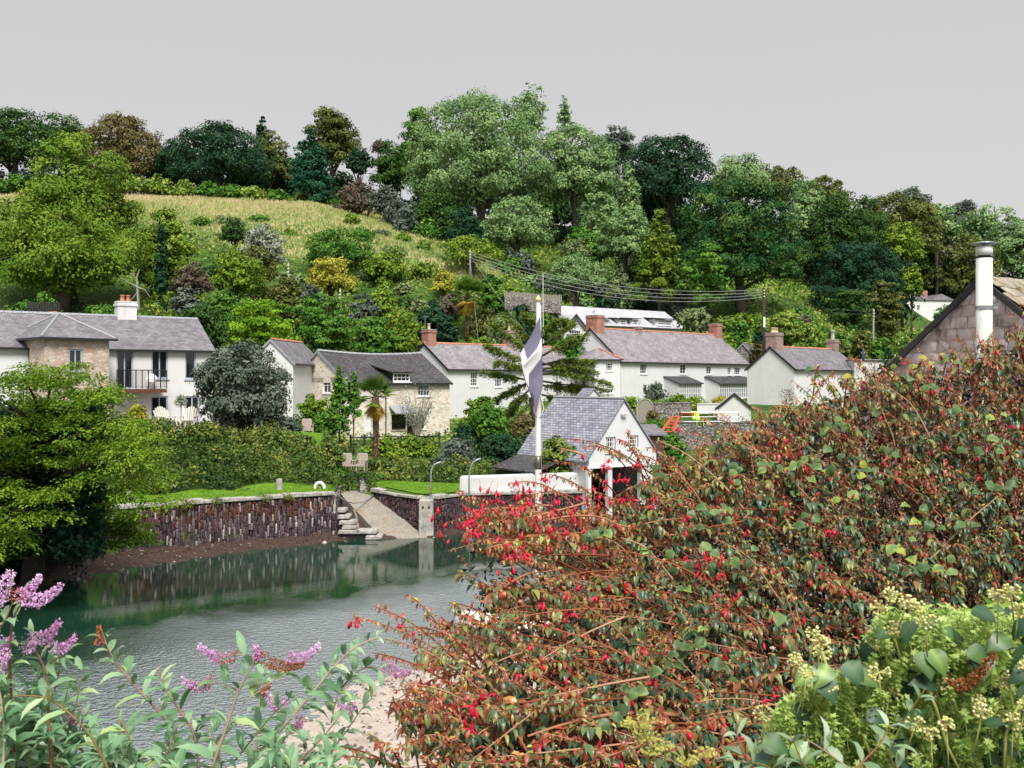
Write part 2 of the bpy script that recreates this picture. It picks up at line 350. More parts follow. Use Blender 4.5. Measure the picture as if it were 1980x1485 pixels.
t.links.new(mixc(t, at.outputs['Fac'], scrub, mead), b.inputs['Base Color'])
pxs = np.concatenate([np.arange(-1400, -200, 60), np.arange(-200, 2200, 14), np.arange(2200, 3601, 60)])
offs = np.concatenate([[-.01], np.arange(0, 16, .8), np.arange(16, 110, 2.2), np.arange(110, 240, 6), np.arange(240, 470, 20)])
V = []; A = []
for o_ in offs:
    for px in pxs:
        D = d0(px) + o_; V.append(((px - 990) / FPX * D, D, -1.2 if o_ < 0 else hgt(px, D) - (.02 if o_ < .1 else 0))); A.append(in_meadow(px, D))
n_ = len(pxs); q = np.array([(j*n_+i, j*n_+i+1, (j+1)*n_+i+1, (j+1)*n_+i) for j in range(len(offs)-1) for i in range(n_-1)])
tag(npmesh('hillside', V, [q], mt, None, A, True), kind='structure')

# creek bed, mud and beach in one sheet under the water
SHX = np.array([(-60, 8), (-9, 12), (-5.9, 18), (-5.4, 20.5), (-5.1, 23), (-4.05, 26.2), (-2.7, 27.6), (-.6, 30), (3, 32.5), (12, 35), (60, 40)])
def bed(x, y):
    # beach on the near side: signed distance-like value to the shoreline
    best = 1e9; sgn = -1
    for (ax, ay), (bx, by) in zip(SHX[:-1], SHX[1:]):
        vx, vy = bx-ax, by-ay; L2 = vx*vx+vy*vy; tt = max(0, min(1, ((x-ax)*vx+(y-ay)*vy)/L2))
        dx, dy = x-ax-vx*tt, y-ay-vy*tt; dd = math.hypot(dx, dy)
        if dd < best: best = dd; sgn = 1 if vx*dy-vy*dx < 0 else -1
    z1 = sgn * best * (.07 if sgn > 0 else .12)
    z1 = min(z1, .8 + .02 * best)
    # mud along the far quay
    px = 990 + x / max(y, 1) * FPX; dw = d0(px) if not 645 < px < 815 else 50.3 + (px - 650) * .006
    k = float(np.interp(px, [-400, 100, 200, 400, 640, 700, 812, 1000, 1300], [6, 3.8, 3.0, 1.6, 1.1, .8, .9, 1.2, 1.5]))
    z2 = (.33 if px < 640 else .16) - (dw - y) / k * (.33 if px < 640 else .16)
    z = max(z1, z2, -.9)
    z += (.075 if y > 33 else .045) * (math.sin(x*2.1+y*1.3)*math.sin(y*2.7-x*.6)) + .03*math.sin(x*5.3+y*1.1)*math.sin(y*6.1)
    return z
mb_, t, b = mat('mud_and_shingle', .75, .35)
co = t.nodes.new('ShaderNodeTexCoord'); sx_ = t.nodes.new('ShaderNodeSeparateXYZ'); t.links.new(co.outputs['Object'], sx_.inputs[0])
n1 = noise(t, co.outputs['Object'], 1.1, 8, .75); n3 = noise(t, co.outputs['Object'], 14, 5, .75)
mud = ramp(t, n3, [(.35, (.018,.01,.008)), (.55, (.065,.036,.027)), (.66, (.12,.075,.055)), (.72, (.32,.26,.22))])
snd = ramp(t, n1, [(.3, (.34,.27,.22)), (.55, (.5,.43,.37)), (.7, (.42,.27,.17))])
snd = mixc(t, .7, snd, mixc(t, 1, snd, ramp(t, n3, [(.3, (.55,.55,.55)), (.6, (1.2,1.2,1.2))]), 'MULTIPLY'))
g = t.nodes.new('ShaderNodeMapRange'); g.inputs[1].default_value = 32; g.inputs[2].default_value = 35; t.links.new(sx_.outputs['Y'], g.inputs[0])
t.links.new(mixc(t, g.outputs[0], snd, mud), b.inputs['Base Color'])
bp = t.nodes.new('ShaderNodeBump'); bp.inputs['Strength'].default_value = .7; bp.inputs['Distance'].default_value = .06
t.links.new(n3, bp.inputs['Height']); t.links.new(bp.outputs[0], b.inputs['Normal'])
xs = np.concatenate([np.arange(-60, -28, 3), np.arange(-28, 14, .3), np.arange(14, 61, 2)]); ys = np.concatenate([np.arange(9, 34, .5), np.arange(34, 58, .25), np.arange(58, 63, 1)])
V = [(x, y, bed(x, y)) for y in ys for x in xs]; n_ = len(xs)
q = np.array([(j*n_+i, j*n_+i+1, (j+1)*n_+i+1, (j+1)*n_+i) for j in range(len(ys)-1) for i in range(n_-1)])
tag(npmesh('creek_bed', V, [q], mb_, None, None, True), kind='structure')
# creek water
mw, t, b = mat('creek_water', .03, .5); b.inputs['Base Color'].default_value = (.012, .04, .024, 1); b.inputs['IOR'].default_value = 3.0
co = t.nodes.new('ShaderNodeTexCoord'); sxy = t.nodes.new('ShaderNodeSeparateXYZ'); t.links.new(co.outputs['Object'], sxy.inputs[0])
t.links.new(ramp(t, noise(t, co.outputs['Object'], .12, 3), [(.35, (.006,.028,.014)), (.6, (.012,.045,.028)), (.75, (.025,.05,.02))]), b.inputs['Base Color'])
bend = noise(t, co.outputs['Object'], .13, 2)           # where the breeze reaches the water
def mth(op, a, b_=None, c_=None):
    m_ = t.nodes.new('ShaderNodeMath'); m_.operation = op
    for i, x in enumerate((a, b_, c_)):
        if x is None: continue
        if isinstance(x, (int, float)): m_.inputs[i].default_value = x
        else: t.links.new(x, m_.inputs[i])
    return m_.outputs[0]
lim = mth('ADD', mth('MULTIPLY', sxy.outputs['X'], -.9), mth('ADD', sxy.outputs['Y'], mth('MULTIPLY', noise(t, co.outputs['Object'], .22, 4, .6), 13)))
mr = t.nodes.new('ShaderNodeMapRange'); mr.inputs[1].default_value = 44.5; mr.inputs[2].default_value = 50.5; mr.inputs[3].default_value = 1; mr.inputs[4].default_value = 0.0
t.links.new(lim, mr.inputs[0]); t.links.new
hgt1 = mth('ADD', noise(t, co.outputs['Object'], 4.5, 2, .5, (1, 1.3, 1)), mth('MULTIPLY', noise(t, co.outputs['Object'], 11, 2, .5, (1, 1.5, 1)), .6))
bp = t.nodes.new('ShaderNodeBump'); bp.inputs['Distance'].default_value = .16
t.links.new(mth('ADD', mth('MULTIPLY', mr.outputs[0], .6), .012), bp.inputs['Strength'])
t.links.new(hgt1, bp.inputs['Height']); t.links.new(bp.outputs[0], b.inputs['Normal'])
gl = t.nodes.new('ShaderNodeBsdfGlossy'); gl.inputs['Roughness'].default_value = .26; gl.inputs['Color'].default_value = (.9,.96,1,1); t.links.new(bp.outputs[0], gl.inputs['Normal'])
t.links.new(mth('ADD', mth('MULTIPLY', mr.outputs[0], .2), .02), b.inputs['Roughness'])
ms_ = t.nodes.new('ShaderNodeMixShader'); t.links.new(mth('MULTIPLY', mr.outputs[0], .66), ms_.inputs[0]); t.links.new(b.outputs[0], ms_.inputs[1]); t.links.new(gl.outputs[0], ms_.inputs[2]); t.links.new(ms_.outputs[0], t.nodes['Material Output'].inputs[0])
tag(MB().add([(-140, 12, 0), (140, 12, 0), (140, 63, 0), (-140, 63, 0)], [(0,1,2,3)]).build('creek_water', mw), kind='structure')
# near bank on which the photographer's garden grows
mbk = plain('near_bank_soil', (.05, .04, .025), .95, .4, 3, bump=.5)
xs = np.arange(-30, 31, .5); ys = [-3, 0, 1.2, 2.2, 3, 4, 5, 6, 7, 8, 9.5, 10.4, 11.2, 14]
def nb(x, y): return float(np.interp(y, [-3, 2, 5, 8, 10.4, 11.2, 14], [6.3, 5.9, 5.0, 3.9, 3.0, .9, .4])) + .08*math.sin(x*1.7+y) + (.9 if x > 3 else .3*x if x > 0 else 0)*(1 if y < 9 else .0)
V = [(x, y, nb(x, y)) for y in ys for x in xs]; n_ = len(xs)
q = np.array([(j*n_+i, j*n_+i+1, (j+1)*n_+i+1, (j+1)*n_+i) for j in range(len(ys)-1) for i in range(n_-1)])
tag(npmesh('near_bank', V, [q], mbk, None, None, True), kind='structure')

# ---------------------------------------------------------------- vegetation builders
def lowest(px, D): return hgt(px, D)
TR = []
def crown_cloud(rng, c, rad, D, style, dens=1.0, lpx=2.5):
    """leaf positions, directions, normals and tints filling a crown of irregular clumps"""
    c = np.array(c, float); rx, ry, rz = rad; pm = 1005 / D
    s = max(.055, lpx / pm)
    if style == 'cone':
        nc = 46; hh = rng.uniform(-.95, 1, nc) ; hh = np.sort(hh); a = rng.uniform(0, 6.283, nc)
        rr = (1 - (hh + 1) / 2) ** .8 * .85 + .04
        cc = np.stack([rr*np.cos(a)*rng.uniform(.5, 1, nc), rr*np.sin(a)*rng.uniform(.5, 1, nc), hh], 1)
        rc = (.12 + .2 * (1 - (hh + 1) / 2)); flat = .45
    elif style == 'column':
        nc = 40; hh = rng.uniform(-1, 1, nc); a = rng.uniform(0, 6.283, nc); rr = .5 * np.minimum(1, (1 - hh) * 1.8)
        cc = np.stack([rr*np.cos(a), rr*np.sin(a), hh * .95], 1); rc = np.full(nc, .42); flat = .5
    elif style == 'layer':
        nc = 60; d = sph(rng, nc); d[:, 2] = rng.uniform(-.95, 1, nc); cc = d * np.stack([np.sqrt(np.maximum(.05, 1-(d[:,2]*.9)**2))]*2 + [np.ones(nc)], 1)
        cc[:, :2] = nrm(cc[:, :2]) * np.sqrt(np.maximum(.06, 1-(d[:, 2:3]*.93)**2)) * rng.uniform(.35, .9, (nc, 1)); rc = rng.uniform(.2, .34, nc); flat = .33
    elif style == 'airy':
        nc = 120; d = sph(rng, nc); d[:, 2] = np.abs(d[:, 2]) * 1.7 - .75; cc = nrm(d) * rng.uniform(.3, .9, (nc, 1)); rc = rng.uniform(.13, .27, nc); flat = .75
    elif style == 'ball':
        nc = 110; cc = sph(rng, nc) * rng.uniform(.74, .84, (nc, 1)); rc = rng.uniform(.18, .24, nc); flat = 1
    elif style == 'dome':
        nc = 170 if rx > 8 else 120; d = sph(rng, nc); d[:, 2] = np.abs(d[:, 2]) * 1.85 - .9; cc = nrm(d) * rng.uniform(.72, .88, (nc, 1)); rc = rng.uniform(.13, .23, nc); flat = .7
    else:   # round, irregular
        nc = 70; d = sph(rng, nc); d[:, 2] = np.abs(d[:, 2]) * 1.75 - .8; cc = nrm(d) * rng.uniform(.45, .86, (nc, 1)); rc = rng.uniform(.16, .3, nc); flat = .75
        cc[:5] *= 1.12
    if style in ('round', 'airy', 'dome'): cc[:, :2] *= 1 + .4 * np.maximum(0, -cc[:, 2:3])
    sz = np.array([rx, ry, rz])
    if style in ('round', 'airy'): rz *= 1.1; sz[2] = rz
    area = math.pi * rx * rz * pm * pm
    Nn = int(min(60000, max(500, dens * area / (lpx * lpx * .5) * 4.2)))
    w_ = rc ** 2; w_ = w_ / w_.sum(); ci = rng.choice(nc, Nn, p=w_)
    # twig tips inside each clump
    K = 26; tw = sph(rng, nc * K).reshape(nc, K, 3); tw[..., 2] = np.where(tw[..., 2] < -.45, -tw[..., 2], tw[..., 2])
    ki = rng.integers(0, K, Nn); td = tw[ci, ki]
    ang = sph(rng, Nn)
    r = np.array([rx, ry, (rx + rz) / 2])
    rcl = (rc * .5 * (rx + ry))[ci][:, None]
    fl = np.array([1, 1, flat])
    pos = c + cc[ci] * sz + rcl * fl * (td * rng.uniform(.55, 1.0, (Nn, 1)) + ang * .27)
    inner = rng.random(Nn) < .2
    pos[inner] = c + sph(rng, inner.sum()) * sz * rng.uniform(.1, .7, (inner.sum(), 1))
    outd = nrm((pos - c) / sz)
    n = nrm(td * .8 + outd * .3 + sph(rng, Nn) * .5 + np.array([0, 0, .25]))
    d = np.cross(n, sph(rng, Nn)) + np.array([0, 0, -.25])
    ctint = rng.random(nc)[ci]; v = np.clip(.5 * ctint + .32 * rng.random(Nn) + .08, 0, 1)
    L = s * rng.uniform(.8, 1.7, Nn); L[inner] *= 1.6
    return pos, d, n, L, v, cc * sz + c, rc * rx
def limbs(mb, base, c, cc, rad, rng, tr, k=9):
    top = Vector(c)
    b = Vector(base); mid = b.lerp(top, .55) + Vector((rng.uniform(-.2, .2) * rad[0] * .3, 0, 0))
    mb.tube([b, b.lerp(mid, .5), mid, top], [tr * 1.15, tr * .9, tr * .75, tr * .35], 7)
    for i in rng.choice(len(cc), min(k, len(cc)), replace=False):
        q = Vector(cc[i]); s = b.lerp(top, rng.uniform(.35, .85)); m_ = s.lerp(q, .5) + Vector((0, 0, .12 * (q - s).length))
        mb.tube([s, m_, q], [tr * .45, tr * .28, tr * .08], 5)
seed = [100]
def tree(px, yt, yb, wpx, D, style, g, label, name='tree', dens=1, cat='tree', group=None, trunk=True, lpx=2.5, bark='bark', ground=None, tmpl=T_RH, deep=.9):
    seed[0] += 1; rng = np.random.default_rng(seed[0])
    if not trunk and D > 52: yb = max(yb, min(HY - (hgt(px, D) - H) / D * FPX, yt + 1.15 * wpx + 40))
    zt = H - (yt - HY) / FPX * D; zb = H - (yb - HY) / FPX * D; X = (px - 990) / FPX * D
    gz = hgt(px, D) if ground is None else ground
    if trunk and 150 < D < 255 and px < 1700 or wpx > 280 and D > 80: yb = max(yb, HY - (gz + 1.2 - H) / D * FPX)
    rx = wpx / 2 / FPX * D; rz = max(.3, (zt - zb) / 2); c = (X, D, (zt + zb) / 2)
    rt = empty(name, (X, D, gz), 0, label, cat, group)
    off = np.array([X, D, gz])
    pos, d, n, L, v, cc, rc = crown_cloud(rng, c, (rx * .97, rx * deep, rz * .97), D, style, dens, lpx)
    W = L * rng.uniform(.55, .95, len(L))
    leaves('crown' if trunk else 'foliage', pos - off, d, n, L, W, G[g], rt, v, tmpl)
    mb = MB(); tr = max(.05, rx * .07)
    limbs(mb, (0, 0, -.3), np.array(c) - off, cc - off, (rx, rx, rz), rng, tr, 10 if trunk else 4)
    mb.build('trunk' if trunk else 'stem', M[bark], rt, True)
    return rt
def shrub(px, yt, yb, wpx, D, g, label, name='shrub', style='round', dens=1, lpx=2.4, cat='shrub', group=None, ground=None, **k):
    return tree(px, yt, yb, wpx, D, style, g, label, name, dens, cat, group, False, lpx, ground=ground if ground is not None else min(hgt(px, D), H - (yb - HY) / FPX * D + .3), **k)

# shingle, shells and wrack on the mud and the beach
rng = np.random.default_rng(55); T_ROCK = (np.array([(0,0,0),(.5,.5,0),(1,0,0),(.5,-.5,0),(.55,.05,.32)]), [(0,1,4),(1,2,4),(2,3,4),(3,0,4)]); q = []
while len(q) < 5200:
    if rng.random() < .62: x, y = rng.uniform(-24, 6), rng.uniform(37, 56)
    else: x, y = rng.uniform(-7, 6), rng.uniform(18, 33)
    z = bed(x, y)
    if -.02 < z < (.4 if y > 35 else .55) and (y > 35 or rng.random() < math.exp(-z*4)): q.append((x, y, z - .008))
q = np.array(q); n = len(q); L = rng.uniform(.04, .17, n) * np.where(rng.random(n) < .06, 2, 1)
o = leaves('shingle', q, np.stack([rng.normal(size=n), rng.normal(size=n), np.zeros(n)], 1), np.tile([0,0,1.], (n,1)), L, L*rng.uniform(.5,1,n), fol('shingle_and_wrack', [(.02,.012,.008), (.06,.04,.03), (.13,.1,.085), (.3,.26,.22), (.6,.56,.5)], 0, .7, .3), None, np.clip(rng.beta(1.3,3,n)+(q[:,1]<35)*.25,0,1), T_ROCK)
tag(o, 'scattered stones, shells and wrack along the muddy waterline and beach', 'shingle', kind='stuff')
# ---------------------------------------------------------------- trees on the hill: px, top y, bottom y, width px, distance, style, leaves, label
for a in [
 (25, 207, 345, 190, 228, 'dome', 'dark', 'dark spreading tree on the skyline, leftmost of the ridge trees'),
 (128, 218, 335, 130, 240, 'round', 'dark', 'dark tree on the skyline behind the top of the big sycamore'),
 (238, 219, 372, 185, 215, 'dome', 'rustoak', 'browning oak tree on the skyline right of the big sycamore'),
 (338, 266, 372, 90, 214, 'round', 'deep', 'small dark tree between the browning oak and the round dark oak'),
 (425, 237, 380, 215, 204, 'dome', 'deep', 'round dark oak on the ridge above the dry meadow'),
 (508, 224, 300, 40, 232, 'cone', 'deep', 'small conifer tip standing above the ridge trees'),
 (522, 250, 375, 90, 214, 'round', 'olive', 'olive tree with pale top right of the round dark oak'),
 (640, 203, 345, 125, 218, 'round', 'olive', 'tall ivy-clad tree with side branches on the left part of the ridge'),
 (600, 248, 398, 125, 188, 'cone', 'conifer', 'blue-green pine standing at the top edge of the meadow'),
 (693, 282, 345, 62, 212, 'round', 'deep', 'small dark bushy tree right of the tall ivy-clad tree'),
 (765, 272, 385, 110, 215, 'round', 'dark', 'dark tree at the left foot of the big ash'),
 (812, 196, 400, 110, 205, 'round', 'mid', 'leafy tree leaning out behind the left side of the big ash'),
 (925, 165, 452, 290, 176, 'dome', 'ash', 'very tall pale ash tree, highest crown on the hill'),
 (1022, 158, 285, 88, 196, 'airy', 'ash', 'thin sparse treetop poking out right of the highest crown'),
 (1092, 182, 260, 34, 196, 'airy', 'ash', 'wispy nearly bare treetop against the sky'),
 (1112, 232, 420, 190, 184, 'dome', 'ash', 'pale loose ash right of the highest crown'),
 (1190, 240, 330, 90, 205, 'round', 'greygreen', 'grey-green tree on the skyline left of the dark domed oak'),
 (1215, 312, 440, 75, 170, 'cone', 'ash', 'upright pale green tree in front of the dark domed oak'),
 (1290, 255, 425, 210, 188, 'dome', 'deep', 'large dark domed oak on the skyline above the giant rounded tree'),
 (1430, 304, 400, 150, 245, 'round', 'ash', 'pale green tree on the skyline behind the giant rounded tree'),
 (1510, 318, 400, 120, 246, 'dome', 'olive', 'brownish green tree on the skyline right of the pale green one'),
 (1590, 335, 430, 110, 238, 'dome', 'olive', 'olive tree on the falling skyline above the pale birch'),
 (1432, 330, 600, 285, 148, 'dome', 'domeleaf', 'giant rounded tree with yellow-lit right edge behind the white terrace'),
 (1560, 345, 500, 120, 205, 'round', 'ash', 'pale feathery tree right of the giant rounded tree'),
 (1640, 365, 540, 180, 196, 'dome', 'dark', 'dark broad tree left of the yellow-green treetop'),
 (1735, 366, 520, 180, 262, 'dome', 'olive', 'bronze-green domed tree on the skyline above the far white house'),
 (1745, 428, 520, 85, 188, 'round', 'yg', 'bright yellow-green treetop in the dark wood'),
 (1762, 505, 585, 56, 184, 'round', 'yg', 'smaller yellow-green tree just above the far white house'),
 (1655, 455, 640, 190, 172, 'dome', 'deep', 'very dark blue-green tree over the shaded slope'),
 (1765, 362, 430, 80, 262, 'round', 'greygreen', 'grey-green tree on the skyline right of the bronze dome'),
 (1810, 392, 480, 100, 270, 'round', 'ash', 'pale tree beside the dip in the skyline'),
 (1855, 445, 600, 170, 275, 'dome', 'olive', 'olive rounded tree behind the tall metal flue'),
 (1862, 381, 470, 70, 300, 'round', 'greygreen', 'knobbly tree rising right of the dip in the skyline'),
 (1895, 396, 520, 110, 290, 'round', 'ash', 'grey-green tree on the right skyline above the flue cap'),
 (1965, 405, 560, 130, 280, 'round', 'ash', 'grey-green tree on the skyline at the right edge'),
 (2060, 400, 560, 140, 280, 'round', 'ash', 'grey-green tree beyond the right edge of the view'),
 (1790, 430, 560, 100, 276, 'round', 'dark', 'dark tree between the yellow-green treetop and the flue'),
 (1275, 398, 592, 116, 146, 'cone', 'larch', 'bright yellow-green larch above the long upper house'),
 (1362, 468, 596, 110, 140, 'layer', 'mid', 'layered green tree right of the bright larch'),
 (1160, 360, 500, 95, 164, 'dome', 'ash', 'light green lobed tree below the pale ash'),
 (1210, 395, 520, 120, 158, 'dome', 'ash', 'second lobed light green tree left of the larch'),
 (1128, 430, 530, 80, 160, 'round', 'mid', 'dull green tree under the lobed light green trees'),
 (1000, 378, 496, 165, 162, 'dome', 'ash', 'lower ash crown in front of the highest tree'),
 (845, 372, 470, 130, 166, 'round', 'dark', 'dark ivy-draped thicket tree below the highest crown'),
 (780, 385, 450, 90, 168, 'round', 'greygreen', 'grey-green thicket tree right of the purple scrub'),
 (905, 400, 490, 90, 160, 'round', 'deep', 'dark green tree in the gap left of the lower ash crown'),
 (690, 345, 428, 90, 180, 'airy', 'purple', 'purplish bare scrub at the top corner of the meadow'),
 (745, 352, 430, 80, 176, 'airy', 'greygreen', 'greyish thin scrub beside the purplish scrub'),
 (735, 270, 300, 40, 260, 'airy', 'purple', 'low bare brown scrub in the skyline gap'),
 (140, 243, 592, 300, 96, 'round', 'yg', 'big yellow-green sycamore above the left roof'),
 (120, 400, 600, 350, 92, 'round', 'yg', 'lower green sycamore crown behind the stone wing roof'),
 (320, 398, 600, 130, 103, 'round', 'yg', 'olive-green tree right of the big sycamore'),
 (312, 425, 612, 30, 92, 'column', 'deep', 'narrow dark cypress in front of the olive-green tree'),
 (508, 428, 540, 100, 122, 'airy', 'silver', 'silver-leaved tree below the meadow'),
 (455, 422, 480, 70, 130, 'round', 'dark', 'small dark tree behind the silver-leaved tree'),
 (658, 440, 520, 146, 131, 'dome', 'mid', 'wide dark green tree with pale top at the foot of the meadow'),
 (640, 492, 575, 106, 116, 'round', 'yellow', 'golden yellow tree in the middle of the hillside'),
 (912, 456, 520, 130, 134, 'dome', 'yg', 'domed green tree behind the leaning wooden pole'),
 (458, 478, 590, 120, 103, 'airy', 'yg', 'light feathery tree above the lime-green maple'),
 (492, 470, 560, 90, 112, 'dome', 'olive', 'brown-green rounded tree right of the feathery tree'),
 (372, 508, 580, 90, 96, 'round', 'purple', 'purplish dark shrubby tree right of the cypress'),
 (505, 582, 690, 160, 84, 'layer', 'lime', 'lime-green maple behind the round grey-green tree'),
 (622, 572, 700, 170, 92, 'layer', 'mid', 'large green tree behind the stone cottage'),
 (720, 612, 700, 120, 94, 'layer', 'mid', 'green tree directly above the stone cottage ridge'),
 (775, 604, 700, 100, 96, 'layer', 'yg', 'lighter green tree left of the brick chimney'),
 (395, 580, 690, 120, 88, 'round', 'dark', 'dark green tree behind the white house chimney'),
 (1115, 492, 575, 130, 138, 'round', 'ash', 'rounded light green tree above the upper house'),
 (1110, 460, 505, 70, 146, 'airy', 'pale', 'whitish climber-covered tree above the rounded light green tree'),
 (1195, 520, 592, 60, 140, 'round', 'pale', 'small pale arching tree left of the larch foot'),
 (1712, 540, 690, 84, 140, 'layer', 'olive', 'soft green tree left of the far white house'),
 (1826, 588, 640, 44, 170, 'round', 'mid', 'small green tree in front of the far white house'),
 (1640, 560, 640, 120, 158, 'layer', 'dark', 'dim green branches over the shaded slope'),
 ]:
    tree(*a, name='pine_tree' if 'pine' in a[7] else 'cypress_tree' if 'cypress' in a[7] else 'tree',
         lpx=1.75 if a[4] > 120 else 2.0, deep=.7 if a[3] > 200 and a[4] < 160 else .9, dens=.4 if 'wispy' in a[7] or 'sparse' in a[7] else 1)
# wood behind and between: dark crowns that fill the slope
rg = random.Random(5)
SKY = ([0, 60, 330, 480, 700, 760, 900, 1050, 1200, 1400, 1600, 1800, 2000], [270, 260, 310, 300, 372, 320, 260, 280, 300, 345, 400, 450, 470])
k = 0
for px, y in [(770,400),(860,330),(960,300),(1060,330),(1150,330),(1240,380),(1340,400),(1180,430),(1080,430),(960,420),(1270,330),(1480,410),(1560,450),(1690,430),(1600,520),(1540,540),(1700,520),
              (1790,500),(1880,520),(1950,520),(1050,500),(1260,480),(60,330),(180,330),(300,350),(350,300),(490,290),(560,300),(470,330),(570,340),(680,360),(-60,300),(-100,400),(640,330),(400,340),(1420,560),(1500,590)]:
    D = 205 if y < 345 else 190 if px < 1300 else 208
    if px in (1050, 1260): D = 172
    if px > 1740: D = 285
    if px in (1420, 1500): D = 158
    if px < 760: D = 222
    if px == -100: D = 120
    tree(px, y, y + 130, 165, D + rg.uniform(-4, 6), 'round', 'deep' if k % 3 else 'dark', 'dark tree among the crowns that fill the hillside wood', 'woodland_tree', group='dark trees filling the wood behind the paler crowns', lpx=2.8)
    k += 1
for i in range(30):     # understorey hiding the foot of the wood
    px = 775 + i * 19.5 + rg.uniform(-6, 6); D = rg.uniform(148, 160) if px > 960 else rg.uniform(158, 172)
    y = HY - (hgt(px, D) - H) / D * FPX
    tree(px, y - rg.uniform(26, 50), y + 12, rg.uniform(55, 80), D, 'round', rg.choice(['dark', 'mid', 'greygreen', 'deep', 'ash']), 'bushy undergrowth tree at the foot of the wood', 'understorey_tree', group='low bushy trees along the foot of the wood', lpx=2.4)
